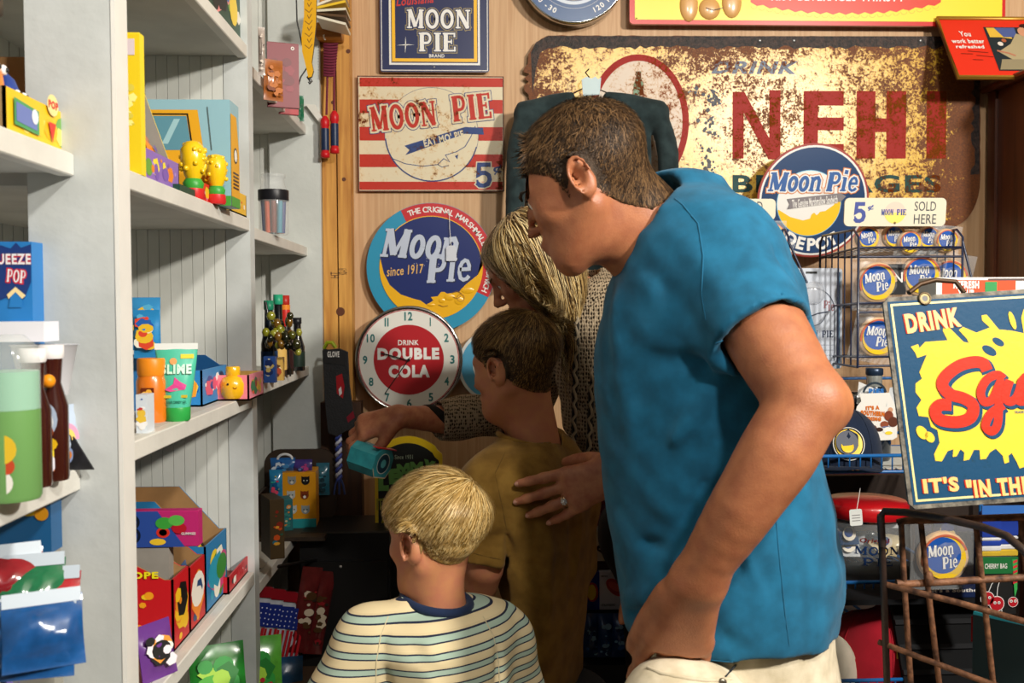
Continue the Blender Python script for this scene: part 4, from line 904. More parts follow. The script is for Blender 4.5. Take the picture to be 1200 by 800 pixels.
# stitched hems as thin welts
def hoop(c,axis,r1,r2,upv,rad,mat,name,par,tilt=0):
    a=Vector(axis).normalized(); u=Vector(upv); u=(u-a*u.dot(a)).normalized(); w_=a.cross(u); mb=MB()
    mb.tube([Vector(c)+u*math.cos(t)*r1+w_*math.sin(t)*r2 for t in [2*math.pi*i/40 for i in range(40)]],rad,mat,6,closed=True); return child(mb,name,par)
# trousers top with pocket
t=Field((.10,1.05,.55),(.66,1.80,1.0),.006)
torso(t,[(712,748,975,.15,0),(758,742,978,.155,0),(800,740,985,.16,0),(880,735,990,.17,0),(960,735,985,.17,0),(1050,745,975,.16,0)],1.47,25,.16,.02,shrink=.004)
t.cone(P(786,829,1.285),P(795,920,1.32),.067,.07,.03); t.cone(P(832,832,1.28),P(840,900,1.31),.057,.06,.03)
for a,b,w,h in ((P(740,765,1.40),P(850,800,1.28),.008,.006),(P(860,790,1.27),P(900,860,1.28),.01,-.008),(P(760,800,1.34),P(800,850,1.27),.01,.008)): fold(t,a,b,w,h)
CREAM=cloth('d9cdb4','c9bb9d',900,.85,.2)
t.mesh('waistband_and_pockets',CREAM,man,1)
mb=MB(); mb.tube([t.hit(a,b,1.1,1.5) for a,b in ((741,766),(748,776),(760,783),(775,789),(790,792),(808,795),(826,797),(842,797),(856,795))],.003,CREAM,8); child(mb,'pocket_edge',man)
mb=MB(); mb.tube([t.hit(a,b,1.1,1.5) for a,b in ((862,779),(856,786),(850,793))],.0016,M('20242a',.6),6); child(mb,'pocket_seam',man)
mb=MB(); q=t.hit(846,799,1.1,1.5); mb.lathe([(.0055,0),(.006,.002),(.003,.003)],M('8a8272',.35,metal=.8),(0,0,0),14,TR(q,rx=90)); child(mb,'rivet',man)
legs(man,(P(865,800,1.47).x,1.47,0),25,.72,.155,CREAM,M('4b3527',.5),th=.095)
# ---------------------------------------------------------------- the older boy
bo=thing('person','older boy with short brown hair in a mustard brown t-shirt, seen from behind','person',Vector((.065,1.88,0)))
HB=headframe(P(603,431,1.87),40,9,.795)
f=Field((-.16,1.60,.66),(.26,2.20,1.46),.004)
add_head(f,HB,1.9)
f.cone(P(612,440,1.89),P(630,545,1.89),.046,.052,.03)
TABB=[(512,606,648,.05,0),(522,590,668,.10,0),(540,566,680,.145,0),(570,552,690,.165,0),(620,572,694,.155,0),(700,588,692,.145,0),(800,600,685,.14,0),(900,596,690,.14,0)]
torso(f,TABB[2:],1.89,22,.12,.03,shrink=.04)
f.chain([P(576,570,1.80),P(568,665,1.78),P(540,735,1.92),P(500,720,2.06)],[.042,.034,.03,.024],.02)
hand(f,P(498,720,2.07),(-.6,.8,.1),(0,0,1),(.8,.5,0),[20,25,30,35],.8)
f.chain([P(666,575,1.98),P(668,690,2.0),P(650,720,2.14)],[.04,.032,.024],.02)
f.mesh('body',SKIN_KID,bo,3); eyes(HB,bo); brows(HB,bo,M('4d3a22',.7))
hb=[M('443018',.5,spec=.3),M('664a28',.5,spec=.3),M('96743e',.4),M('302110',.6,spec=.25)]
hair('hair',f,HB,bo,hb,15000,.030,.0012,(.01,-.06,.115),rng,fwd=(0,.35,0),grav=.75,lift=.006,rnd=.20,capin=.006,capmat=M('3b2c1a',.8,noise=.3,scale=160,bump=.6,bscale=260),
  lenfn=lambda q: np.clip(.3+q[:,2]*9,.25,1.0))
s=Field((-.18,1.58,.64),(.30,2.22,1.33),.005)
torso(s,TABB,1.89,22,.155,.02,pw=2.3)
s.cone(P(606,535,1.87),P(572,572,1.81),.045,.055,.05); s.cone(P(640,535,1.93),P(670,575,1.97),.045,.05,.05)
cutcone(s,P(584,568,1.82),P(571,662,1.785),.058,.056,.03); s.cone(P(571,655,1.785),P(568,710,1.80),.044,.05,.003,'s')
cutcone(s,P(668,572,1.98),P(670,668,2.0),.052,.050,.03)
s.cone(P(614,470,1.89),P(622,520,1.885),.054,.058,.006,'s')
for a,b,w,h in ((P(588,560,1.76),P(600,700,1.74),.012,-.009),(P(600,540,1.78),P(618,640,1.74),.012,.006),(P(640,560,1.74),P(655,800,1.74),.018,.008),(P(670,600,1.80),P(676,800,1.80),.012,-.008),(P(625,600,1.72),P(610,760,1.74),.016,-.007),
  (P(560,590,1.75),P(590,650,1.75),.01,.006),(P(690,580,1.84),P(670,700,1.80),.01,.007),(P(655,605,1.74),P(628,600,1.74),.008,-.006),(P(560,640,1.74),P(585,625,1.74),.008,-.006)): fold(s,a,b,w,h)
s.disp(lambda X,Y,Z: .0020*np.sin(X*37+Z*19+2*np.sin(Y*23))*np.sin(Z*37-Y*29+1.3))
MUST=cloth('8f6d30','7d5c24',900,.9,.25)
s.mesh('t_shirt',MUST,bo,1)
MS=cloth('6e5220'); seam(s,[(592,530),(580,555),(590,600),(597,640)],1.5,2.1,MS,bo,'sleeve_seam'); seam(s,[(555,648),(570,652),(590,656)],1.5,2.0,MS,bo,'sleeve_hem')
mb=MB(); c0=P(619,512,1.885)
pp=[]
for i in range(28):
    a=2*math.pi*i/28; pp.append((c0.x+.056*math.cos(a),c0.y+.056*math.sin(a),c0.z-.004+.012*math.sin(a-R(70))*1.0))
mb.tube(pp,.0065,MUST,8,closed=True); child(mb,'collar',bo)
legs(bo,(P(640,800,1.89).x,1.89,0),40,.70,.13,M('2c3038',.8),M('2b2b2e',.6),SKIN_KID,.42,.07)
# ---------------------------------------------------------------- the blond boy
bl=thing('person','small blond boy in a cream, mint and navy striped t-shirt, seen from behind','person',Vector((-.12,1.58,0)))
HL=headframe(P(511,630,1.575),42,6,.775)
f=Field((-.36,1.30,.50),(.14,1.92,1.20),.004)
add_head(f,HL,2.0)
f.cone(P(508,640,1.585),P(515,730,1.59),.040,.047,.03)
TABL=[(704,480,546,.05,0),(712,458,572,.09,0),(724,434,592,.125,0),(745,424,600,.135,0),(780,426,598,.125,0),(850,428,596,.12,0),(950,425,598,.12,0)]
torso(f,TABL[2:],1.60,42,.12,.03,shrink=.018)
f.chain([P(436,745,1.55),P(404,810,1.52),P(390,880,1.52),P(400,950,1.62)],[.036,.030,.027,.021],.02); hand(f,P(402,955,1.64),(-.2,.7,-.7),(-1,0,.3),(0,.6,.6),[20,25,30,30],.72)
f.chain([P(586,750,1.67),P(606,830,1.70),P(606,900,1.68),P(590,960,1.74)],[.036,.030,.027,.021],.02)
f.mesh('body',SKIN_KID,bl,3); eyes(HL,bl,'486a80'); brows(HL,bl,M('a08450',.7))
hl=[M('cba868',.42),M('dfc388',.38),M('a98648',.5,spec=.3),M('86682f',.5,spec=.3)]
hair('hair',f,HL,bl,hl,20000,.052,.0013,(.030,-.075,.10),rng,fwd=(-.15,.4,0),grav=.5,lift=.008,rnd=.11,capin=.008,seg=6,clump=.6,capmat=M('8d6f3c',.7,noise=.3,scale=160,bump=.5,bscale=260),
  hx=[-.12,-.08,-.045,-.02,.005,.022,.03,.06,.085,.105],hz=[-.055,-.065,-.045,-.005,.03,.03,.02,.03,.045,.05],
  lenfn=lambda q: np.clip(.18+q[:,2]*9,.18,1.05))
s=Field((-.40,1.30,.50),(.16,1.94,1.05),.005)
torso(s,TABL,1.60,42,.13,.02,pw=2.3)
s.cone(P(470,728,1.56),P(432,750,1.55),.034,.046,.05); s.cone(P(552,728,1.63),P(590,752,1.67),.034,.046,.05)
cutcone(s,P(436,748,1.55),P(398,822,1.52),.052,.056,.03); cutcone(s,P(586,750,1.67),P(610,836,1.70),.052,.056,.03)
s.cone(P(508,660,1.585),P(513,705,1.585),.047,.049,.005,'s')
for a,b,w,h in ((P(450,740,1.50),P(455,840,1.49),.010,-.007),(P(580,745,1.55),P(575,840,1.54),.010,-.007),(P(500,730,1.47),P(510,840,1.47),.016,.005),(P(470,740,1.48),P(520,800,1.47),.012,-.005)): fold(s,a,b,w,h)
s.disp(lambda X,Y,Z: .0018*np.sin(X*41+Z*19+2*np.sin(Y*23))*np.sin(Z*37-Y*29+1.3))
STR=Mwave('dccaa0','16203a',1/.0232,'Z',.85,.40,[(.49,'a2b8a8'),(.80,'16203a'),(.89,'d6c49a')])
s.mesh('t_shirt',STR,bl,1)
SS=cloth('c8bb98'); seam(s,[(455,722),(446,745),(441,775),(440,810)],1.3,1.8,SS,bl,'sleeve_seam'); seam(s,[(566,722),(578,745),(584,775),(586,810)],1.3,1.9,SS,bl,'sleeve_seam')
mb=MB(); c0=P(512,704,1.587); pp=[]
for i in range(28):
    a=2*math.pi*i/28; pp.append((c0.x+.053*math.cos(a),c0.y+.051*math.sin(a),c0.z+.002+.010*math.sin(a-R(60))))
mb.tube(pp,.0075,cloth('1b2a48'),8,closed=True); child(mb,'collar',bl,'navy ribbed collar')
legs(bl,(P(512,800,1.60).x,1.60,0),42,.56,.11,M('3a4660',.8),M('c8c4ba',.6),SKIN_KID,.34,.06)
# ---------------------------------------------------------------- the woman
wo=thing('person','blonde woman in a tan crochet cardigan leaning over, holding out a small teal box','person',Vector((.25,2.12,0)))
HW=headframe(P(623,313,2.02),8,33,.84)
f=Field((-.42,1.60,.70),(.62,2.42,1.68),.0042)
add_head(f,HW)
f.cone(P(640,318,2.03),P(688,366,2.08),.046,.052,.03)
TABW=[(318,690,742,.04,0),(330,664,790,.13,0),(360,650,800,.17,0),(420,652,790,.165,0),(500,662,785,.15,0),(545,695,792,.14,0),(600,738,806,.13,0),(700,742,818,.14,0)]
torso(f,TABW[1:],2.10,22,.15,.03,shrink=.025)
f.chain([P(668,372,2.20),P(616,480,2.26),P(540,492,2.2),P(472,488,2.13)],[.045,.036,.033,.0235],.02)
WR=P(466,488,2.125)
hw=hand(f,WR,(-1,.05,-.30),(.1,-.65,.75),(0,-.5,-.5),[[25,35,20],[30,40,25],[34,42,25],[36,44,28]],.93,thumb=(.55,.3))
f.chain([P(750,350,2.02),P(815,455,1.98),P(792,520,1.84),P(740,548,1.712)],[.045,.037,.034,.026],.02)
WL=P(727,553,1.70)
fl=hand(f,WL,(-.94,.10,-.36),(-.02,-1,.12),(-.1,.1,1),[[-4,8,8],[-2,9,9],[0,10,10],[4,14,14]],1.06,spread=1.2,thumb=(.6,1.4))
f.mesh('body',SKIN_W,wo,2); eyes(HW,wo); brows(HW,wo,M('5d4628',.7))
for hh_,k_ in ((fl,1.06),(hw,.93)):
    for i in range(4): pp,cur,nrm,ax=hh_[i]; mb=MB(); nail(mb,pp[-1],cur,nrm,.0078*k_,NAIL); child(mb,'fingernail',wo)

# ring
pp,cur,nrm,ax=fl[2]; a,b=pp[0],pp[1]; d=(b-a).normalized(); c=a+(b-a)*.5; nn=Vector((-.02,-1,.12)); nn=(nn-d*nn.dot(d)).normalized(); e=d.cross(nn)
GOLD=M('d8c9a0',.2,metal=1)
mb=MB()
for off in (-.0022,.0022): mb.tube([c+d*off+nn*math.cos(t)*.0105+e*math.sin(t)*.0105 for t in [2*math.pi*i/24 for i in range(24)]],.0013,GOLD,6,closed=True)
for i in range(8): t=2*math.pi*i/8; mb.ball(c+nn*.0125+d*.0045*math.cos(t)+e*.0045*math.sin(t),.0018,M('e8ecf0',.05,metal=.7),6)
mb.ball(c+nn*.0135,.0036,M('f2f4f8',.03,metal=.6),8)
ob(child(mb,'ring',wo),'silver cluster ring')
# hair: long, over the ears
h=Field((-.12,1.84,1.30),(.26,2.24,1.68),.004); add_head(h,HW,.6)
h.chain([P(640,285,2.0),P(650,330,1.98),P(655,375,1.98)],[.055,.045,.022],.04)
h.chain([P(610,300,1.95),P(628,350,1.93),P(640,385,1.94)],[.05,.036,.014],.04)
h.chain([P(640,300,2.08),P(660,350,2.09)],[.05,.03],.04)
wm=[M('6e5430',.4,spec=.3),M('c4a468',.32),M('3e2c18',.5,spec=.3),M('e2cb98',.3)]
hair('hair',h,HW,wo,wm,13000,.20,.0020,(0,.03,.13),rng,fwd=(0,-.5,0),grav=1.2,lift=.012,rnd=.10,capin=.006,seg=9,clump=.85,zo=0,hx=[-.2,-.1,-.03,.02,.05,.08,.105],hz=[-.4,-.3,-.2,-.13,-.02,.055,.07],capmat=M('5a4429',.7,noise=.4,scale=90,bump=.5,bscale=200),radial=.35,earfree=False)
# crochet cardigan
def Mcrochet(ca,cb,sc=230):
    m=bpy.data.materials.new('m_crochet'); m.use_nodes=True; N,L=nt(m); b=N['Principled BSDF']; b.inputs['Roughness'].default_value=.95; b.inputs['Specular IOR Level'].default_value=.1
    tc=N.new('ShaderNodeTexCoord'); mp=N.new('ShaderNodeMapping'); mp.inputs['Scale'].default_value=(1,1,.6); L.new(tc.outputs['Object'],mp.inputs[0])
    v=N.new('ShaderNodeTexVoronoi'); v.inputs['Scale'].default_value=sc; v.inputs['Randomness'].default_value=.35; L.new(mp.outputs[0],v.inputs[0])
    rp=N.new('ShaderNodeValToRGB'); rp.color_ramp.elements[0].position=.30; rp.color_ramp.elements[0].color=(*srgb(cb),1); rp.color_ramp.elements[1].position=.50; rp.color_ramp.elements[1].color=(*srgb(ca),1)
    L.new(v.outputs[0],rp.inputs[0]); L.new(rp.outputs[0],b.inputs['Base Color'])
    bp=N.new('ShaderNodeBump'); bp.inputs['Strength'].default_value=.8; bp.inputs['Distance'].default_value=.004; L.new(v.outputs[0],bp.inputs['Height']); L.new(bp.outputs[0],b.inputs['Normal']); return m
CRO=Mcrochet('a3927a','2a221a',210); BLK=cloth('14120f')
s=Field((-.42,1.66,.74),(.66,2.44,1.50),.006)
torso(s,TABW,2.10,22,.165,.02,shrink=-.004)
s.cone(P(700,350,2.15),P(668,375,2.2),.05,.055,.05); s.cone(P(715,345,2.05),P(752,355,2.02),.05,.055,.05)
s.cone(P(668,372,2.20),P(616,482,2.26),.060,.050,.03); cutcone(s,P(616,482,2.26),P(513,492,2.175),.052,.046,.02); s.cone(P(516,492,2.177),P(490,490,2.16),.036,.036,.003,'s')
s.cone(P(750,352,2.02),P(815,455,1.98),.058,.05,.03); cutcone(s,P(815,455,1.98),P(778,532,1.80),.05,.044,.02)
s.cone(P(672,330,2.06),P(690,362,2.09),.058,.062,.006,'s')
s.disp(lambda X,Y,Z: .003*np.sin(X*37+Z*19+2*np.sin(Y*23))*np.sin(Z*37-Y*29+1.3))
s.mesh('cardigan',CRO,wo,1)
mb=MB(); a=P(514,492,2.176); ax=(P(540,490,2.2)-a).normalized(); u=Vector((0,0,1)); u=(u-ax*u.z).normalized(); w_=ax.cross(u)
for k in range(5): mb.tube([a+ax*.004*k+u*math.cos(t)*.0445+w_*math.sin(t)*.0445 for t in [2*math.pi*i/32 for i in range(32)]],.0045,BLK,6,closed=True)
child(mb,'cuff',wo,'black knitted cuff')
mb=MB()
for x0,x1,w0 in ((697,690,.012),(676,672,.010)):
    pts=[P(x0+(x1-x0)*i/30+.5*math.sin(i*1.3),350+185*i/30,1.955+.0*i) for i in range(31)]
    mb.tube(pts,.0055,BLK,6); mb.tube([p+Vector((.004*math.sin(i*2.1),-.004,0)) for i,p in enumerate(pts)],.0035,M('8f816a',.9),5)
child(mb,'braided_trim',wo)
legs(wo,(P(780,700,2.1).x,2.12,0),22,.98,.15,M('1c1b1c',.8),M('2a2420',.6),th=.08)
# teal box in her hand
T=TR(P(434,538,2.10),rz=-32,rx=-12,ry=12)
b=MB(); TEAL=M('2f8f98',.45,noise=.15,scale=60); pk=rrect(.066,.062,.016,1)
b.prism(pk,-.034,.034,TEAL,T@TR((0,0,0),rz=90),TEAL); ob(b.build('candy_box'),'small teal octagonal candy box held in the outstretched hand','box')
bb=bpy.data.objects['candy_box']; 
pr=MB(); T2=T@TR((0,0,0),rz=90); pr.disc((0,0),.020,.0345,M('123c4c',.4),T2); pr.ring((0,0),.020,.022,.0347,M('cfd6cc',.4),T2); pr.disc((0,0),.009,.0349,M('58b0b4',.4),T2); pr.bx(-.034,.034,-.0352,-.020,.0305,.0325,M('c22a2a',.4),T2)
pr.flat([(-.033,-.012),(-.021,-.031),(.021,-.031),(.033,-.012),(.031,-.012),(.020,-.029),(-.020,-.029),(-.031,-.012)],.0345,M('d8b890',.5),T2); child(pr,'printed_end',bb)
# ================================================================ stock on the shelves
def K(c,r=.38,coat=0): return M(c,r,coat=coat,spec=.3)
GREYC=M('8f8a82',.8,noise=.06,scale=30); CARD=M('9a7448',.8,noise=.08,scale=30); CLEAR=M('e8ecec',.08,alpha=.22,coat=.5); FILM=M('c8ccd0',.22,alpha=.16,spec=.4)
BK=M('101010',.35,coat=.3); IM=Matrix.Identity(4)
def blobs(mb,bb,cols,n,n0,seed=1,T=None,big=.3):
    """a printed patchwork: rounded colour shapes inside the box"""
    r_=random.Random(seed); x0,y0,x1,y1=bb; w,h=x1-x0,y1-y0
    for i in range(n):
        r=r_.uniform(.08,big)*min(w,h); cx,cy=r_.uniform(x0+r,x1-r),r_.uniform(y0+r,y1-r); k=r_.choice((5,6,8,12)); a0=r_.random()*6; sq=r_.uniform(.5,1)
        mb.flat([(cx+r*math.cos(a0+6.283*j/k),cy+r*sq*math.sin(a0+6.283*j/k)) for j in range(k)],n0+i*1.5e-5,K(r_.choice(cols)),T)
def pouch(mb,w,h,d,m,T=None,crimp=.008,seed=0,N=10):
    """flat sealed bag centred on x, standing from z=0; front to -y"""
    r_=random.Random(seed)
    for sg in (-1,1):
        vs=[]
        for j in range(N+1):
            for i in range(N+1):
                u,v=i/N,j/N; b=max(0,min(1,(v*h-crimp)/(h*.25)))*max(0,min(1,((1-v)*h-crimp)/(h*.25))); b=math.sin(math.pi*u)**.6*b
                vs.append(((u-.5)*w*(1-.03*math.sin(math.pi*v)),sg*(d/2*b+.0006)+(.12*d*r_.uniform(-1,1)*b),v*h))
        fs=[[j*(N+1)+i,j*(N+1)+i+1,(j+1)*(N+1)+i+1,(j+1)*(N+1)+i] for j in range(N) for i in range(N)]
        if sg>0: fs=[f[::-1] for f in fs]
        mb.add(vs,fs,m,True,T)
def stripeband(mb,w,z0,z1,d,m,T=None): mb.bx(-w/2,w/2,-d/2-.001,-d/2,z0,z1,m,T)
def shelf_T(px,X,z,dx=0): """frame on a shelf, front facing the aisle"""; return TR((X+dx,PX(px,400,X).y,z),rz=90)
def carton(label,pxa,pxb,X,z,depth,hb,hf,out,inn,lipcols,name='display_box',cat='box',group=None,seed=1,near=None,txt=None,lipm=None,hn=None):
    """open display carton: high back and sloping sides, low printed front lip; runs from pixel column pxa to pxb along the shelf edge"""
    y0,y1=PX(pxa,400,X).y,PX(pxb,400,X).y; W=y1-y0; T=TR((X,(y0+y1)/2,z),rz=90); t=thing(name,label,cat,T,group); th=.003
    mb=MB(); mb.bx(-W/2,W/2,0,depth,0,th,inn); lc(mb,'base',t)
    mb=MB(); mb.bx(-W/2,W/2,depth-th,depth,0,hb,inn); lc(mb,'back_panel',t)
    for sg,hh in ((-1,hn or hb),(1,hb)):
        mb=MB(); pr=[(0,0),(0,hf),(.012,hf),(depth*.5,hh),(depth,hh),(depth,0)]
        if hh!=hb: pr=[(0,0),(0,hh),(depth,hh),(depth,0)]
        x=sg*(W/2-th/2); vs=[(x-th/2,a,b) for a,b in pr]+[(x+th/2,a,b) for a,b in pr]; k=len(pr)
        mi_,mo_=(out,inn) if sg<0 else (inn,out)
        mb.add(vs,[list(range(k))[::-1]],near if (near and sg<0) else mi_); mb.add(vs,[list(range(k,2*k))]+[[i,(i+1)%k,(i+1)%k+k,i+k] for i in range(k)],mo_); lc(mb,'side_panel',t)
    mb=MB(); mb.bx(-W/2,W/2,0,th,0,hf,lipm or out); blobs(mb,(-W/2+.004,.004,W/2-.004,hf-.004),lipcols,14,.0003,seed,None,.5)
    if txt: mb.text(txt,(-W*.3,hf*.3,W*.3,hf*.75),.0012,K('f4f0e0'),bold=.05)
    lc(mb,'front_lip',t); return t,T,W
def single(mb,name,label,cat,T,group=None,parts=None):
    o=mb.build(name,None,T); return ob(o,label,cat,group)
# ---- middle bay, second shelf
z=ZB; X=-.425
y0=PX(150,400,X).y
mb=MB(); mb.bx(-.05,-.0005,0,.018,.0,.176,K('f2d52c')); mb.bx(-.0495,-.0002,-.0006,0,.002,.174,K('e8ca24')); mb.flat([(-.022,.148),(-.006,.148),(-.006,.168),(-.022,.168)],.0012,K('d8c8d0'))
blobs(mb,(-.03,.05,-.002,.12),['f0e8a0','d8c850','f6ec90'],8,.001,3)
single(mb,'upright_box','tall narrow yellow box standing at the left end of the second shelf','box',TR((P(168,300,1.27).x,1.27,z)))
t,T,W=carton('open yellow display box of purple and orange candy packs, grey inside',172,213,X,z,.11,.168,.045,K('e8cc30'),GREYC,['7a5ab0','e8862a','f4dc40','6aa040','b090d8'],seed=4,lipm=K('8a6ab8'))
ORD=['nearest','second nearest','third nearest','fourth nearest','fifth nearest','sixth nearest','farthest']
def CW(c):
    r_,g_,b_=[int(c[i:i+2],16) for i in (0,2,4)]; mx,mn=max(r_,g_,b_),min(r_,g_,b_)
    if mx-mn<30: return 'white' if mx>190 else 'grey' if mx>110 else 'black'
    if r_==mx: return ('yellow' if g_>.7*r_ else 'orange' if g_>.42*r_ else 'red') if b_<.75*r_ else 'pink'
    if b_==mx: return 'purple' if r_>.75*b_ or r_>g_*1.1 else 'blue'
    return 'green'
def packs(n,T,W,depth,h,cols,label,group,cat='candy pack',name='candy_pack',seed=2,z0=.004,y0=.012,dz=.02,w=None):
    r_=random.Random(seed)
    for i in range(n):
        u=(i+.5)/n; mb=MB(); c=r_.choice(cols); ww=w or W/n*1.1; pouch(mb,ww,h*r_.uniform(.85,1.1),.014,M(c,.25,coat=.7,noise=.1,scale=60),seed=i)
        blobs(mb,(-ww*.35,h*.2,ww*.35,h*.8),cols+['f0f0e8'],6,.009,seed+i,None,.45)
        single(mb,name,CW(c)+' '+ORD[min(i,5) if i<n-1 or n<2 else 6]+' '+label,cat,T@TR(((u-.5)*(W-ww*.6),y0+(i%2)*dz,z0),rx=r_.uniform(-22,-6),ry=r_.uniform(-14,14)),group)
packs(6,T,W,.11,.088,['7a5ab0','e8862a','d03a4a','6a4aa0','f0c030'],'candy pack in the yellow display box, second shelf','candy packs in the yellow display box',seed=5)
# bus box
t=thing('bus_box','light blue box printed with a yellow school bus, second shelf','box',TR((P(272,300,1.65).x,1.65,z)))
T=t.matrix_world.copy(); LBL=K('8fb8c4'); BUS=K('e0a424'); mb=MB(); 
mb.bx(-.155,.0,0,.06,0,.172,LBL,b=.001); lc(mb,'carton',t)
mb=MB(); mb.flat([(-.154,.0),(-.022,.0),(-.022,.075),(-.042,.08),(-.052,.155),(-.154,.155)],.0008,BUS); mb.flat([(-.15,.09),(-.062,.09),(-.07,.145),(-.15,.145)],.0012,K('5c8fa0')); mb.ribbon([(-.06,.088),(-.068,.148),(-.154,.148)],.0022,.0016,BK); mb.flat([(-.10,.1),(-.08,.14),(-.09,.14),(-.11,.1)],.0014,K('9cc4cc'))
mb.ribbon([(-.03,.09),(-.036,.16)],.0015,.0014,K('5a6a6c')); mb.ring((-.028,.07),.007,.009,.0014,K('303030')); mb.disc((-.028,.07),.007,.0013,K('d8d4c8')); mb.flat([(-.155,0),(0,0),(0,.016),(-.155,.016)],.001,K('4a9a3a'))
lc(mb,'printed_bus',t)
mb=MB(); Tq=TR((0,0,0),rz=90); mb.flat([(.0,0),(.058,0),(.058,.09),(.04,.15),(.0,.15)],.0008,BUS,Tq); mb.ring((.03,.085),.010,.013,.0014,BK,Tq); mb.disc((.03,.085),.010,.0013,K('e8e4d8'),Tq)
for i in range(5): mb.flat([(.012,.03+i*.006),(.05,.03+i*.006),(.05,.033+i*.006),(.012,.033+i*.006)],.0014,BK,Tq)
mb.flat([(0,0),(.06,0),(.06,.016),(0,.016)],.001,K('4a9a3a'),Tq); lc(mb,'printed_side',t)
# lumpy yellow popcorn toys
def popcorn(px,pyb,pyt,X,lab):
    y=PX(px,pyb,X).y; h=(P(px,pyt,y).z-z); s=h/.085; T=TR((X,y,z)); t=thing('novelty_candy',lab,'candy toy',T,'popcorn shaped candy toys'); t['group']='popcorn shaped candy toys'
    mb=MB(); mb.lathe([(.014*s,0),(.016*s,.004),(.015*s,.016*s)],K('c82a2a'),n=16); lc(mb,'base',t,'red base')
    mb=MB(); mb.lathe([(.013*s,.016*s),(.015*s,.024*s),(.011*s,.03*s)],K('3a9a3a'),n=16); lc(mb,'collar',t,'green collar')
    mb=MB(); Y_=M('f0c418',.25,coat=.6); 
    mb.lathe([(.009*s,.028*s),(.013*s,.036*s),(.0175*s,.055*s),(.017*s,.072*s),(.01*s,.082*s),(.002,.084*s)],Y_,n=18)
    r_=random.Random(int(px))
    for i in range(26): a=r_.random()*6.28; zz=r_.uniform(.04,.08)*s; rr=.016*s*(1 if zz<.072*s else .7); mb.ball((rr*math.cos(a),rr*math.sin(a),zz),.0042*s,Y_,6)
    lc(mb,'lumpy_bulb',t)
popcorn(227,240,164,-.425,'taller lumpy yellow popcorn shaped candy toy in front of the bus box')
popcorn(254,246,180,-.405,'shorter lumpy yellow popcorn shaped candy toy right of its taller twin')
mb=MB(); mb.bx(-.03,.03,0,.02,0,.03,K('d8342c')); blobs(mb,(-.028,.002,.028,.028),['f4ece0','f0c030','5aa0d8','e8a0b8'],12,.0004,8,None,.5)
single(mb,'candy_pack','small red and white printed pack at the foot of the popcorn toys','candy pack',TR((-.415,PX(245,245,-.415).y,z),rz=90))
mb=MB(); mb.bx(-.03,.05,0,.04,0,.012,K('1f4436')); single(mb,'flat_pack','low dark green pack on the second shelf edge, left of the popcorn toys','box',TR((-.415,PX(218,240,-.415).y,z),rz=90))
t,T,W=carton('open yellow display box with grey inside at the right end of the second shelf',273,291,-.41,z,.10,.165,.04,K('e8b830'),GREYC,['d03a30','f4ece0','e88a2a','5a8ac0'],seed=14)
packs(3,T,W,.1,.05,['d03a30','4a9a4a','e8a030'],'candy pack in the right yellow display box','candy packs in the right yellow box',seed=9)
# ---- middle bay, top shelf: printed toys just in view
z=ZA; t,T,W=carton('dark green printed toy box on the top shelf at the upper edge',238,288,-.42,z,.12,.12,.10,K('244a38'),K('183024'),['7ab060','f0d040','2a6ab0','e89090','101818','e8e4d8','70a050'],seed=21)
# ---- middle bay, third shelf
z=ZC; X=-.44
mb=MB(); T=TR((-.455,PX(178,478,-.455).y,z)); OR=M('e07818',.3,coat=.4,trans=0)
t=thing('candy_bottle','orange plastic candy bottle with ridged cap on the third shelf','bottle',T)
mb.lathe([(.019,0),(.021,.004),(.021,.058),(.018,.066)],OR,n=24); lc(mb,'bottle',t); mb=MB(); mb.lathe([(.0185,.066),(.0195,.069),(.0195,.088),(.018,.091)],K('e88a1c'),n=28); lc(mb,'cap',t)
mb=MB(); mb.bx(-.008,.01,-.0225,-.0212,.03,.05,K('6a2a10')); blobs(mb,(-.008,.03,.01,.05),['3a1a10','f0b040'],5,.0228,3,None,.4); lc(mb,'label_print',t)
mb=MB(); pouch(mb,.04,.075,.014,K('2a86c0')); blobs(mb,(-.018,.005,.018,.07),['f0c030','2a60b0','e04a30','f4f0e0','58b0d8'],16,.008,5,None,.4)
single(mb,'candy_pack','blue printed candy pouch standing behind the orange bottle','candy pack',TR((-.50,PX(172,400,-.50).y,z+.085)))
mb=MB(); pouch(mb,.045,.085,.014,K('3a90c8')); blobs(mb,(-.02,.005,.02,.08),['f0c030','2a60b0','e08ab0','f4f0e0','58b0d8'],18,.008,6,None,.4)
single(mb,'candy_pack','taller blue printed pouch with pink top behind the orange bottle','candy pack',TR((-.52,PX(165,400,-.52).y+.03,z+.095)))
mb=MB(); mb.bx(-.06,.01,0,.05,0,.088,K('2a6ea8')); single(mb,'carton','blue carton holding up the printed pouches behind the orange bottle','box',TR((-.50,PX(175,400,-.50).y+.02,z)))
mb=MB(); mb.bx(-.010,.004,-.0,.03,0,.05,K('d4dce4')); blobs(mb,(-.010,.002,.004,.048),['c83a3a','2a5aa8','e8c040','f0f0f0'],12,.0005,7,None,.6); mb.bx(-.010,.004,-.0004,.0001,0,.05,K('2f5fa0')) if 0 else None
single(mb,'small_box','small red, white and blue printed box at the left end of the third shelf','box',TR((-.423,PX(169,510,-.423).y,z-.0)))
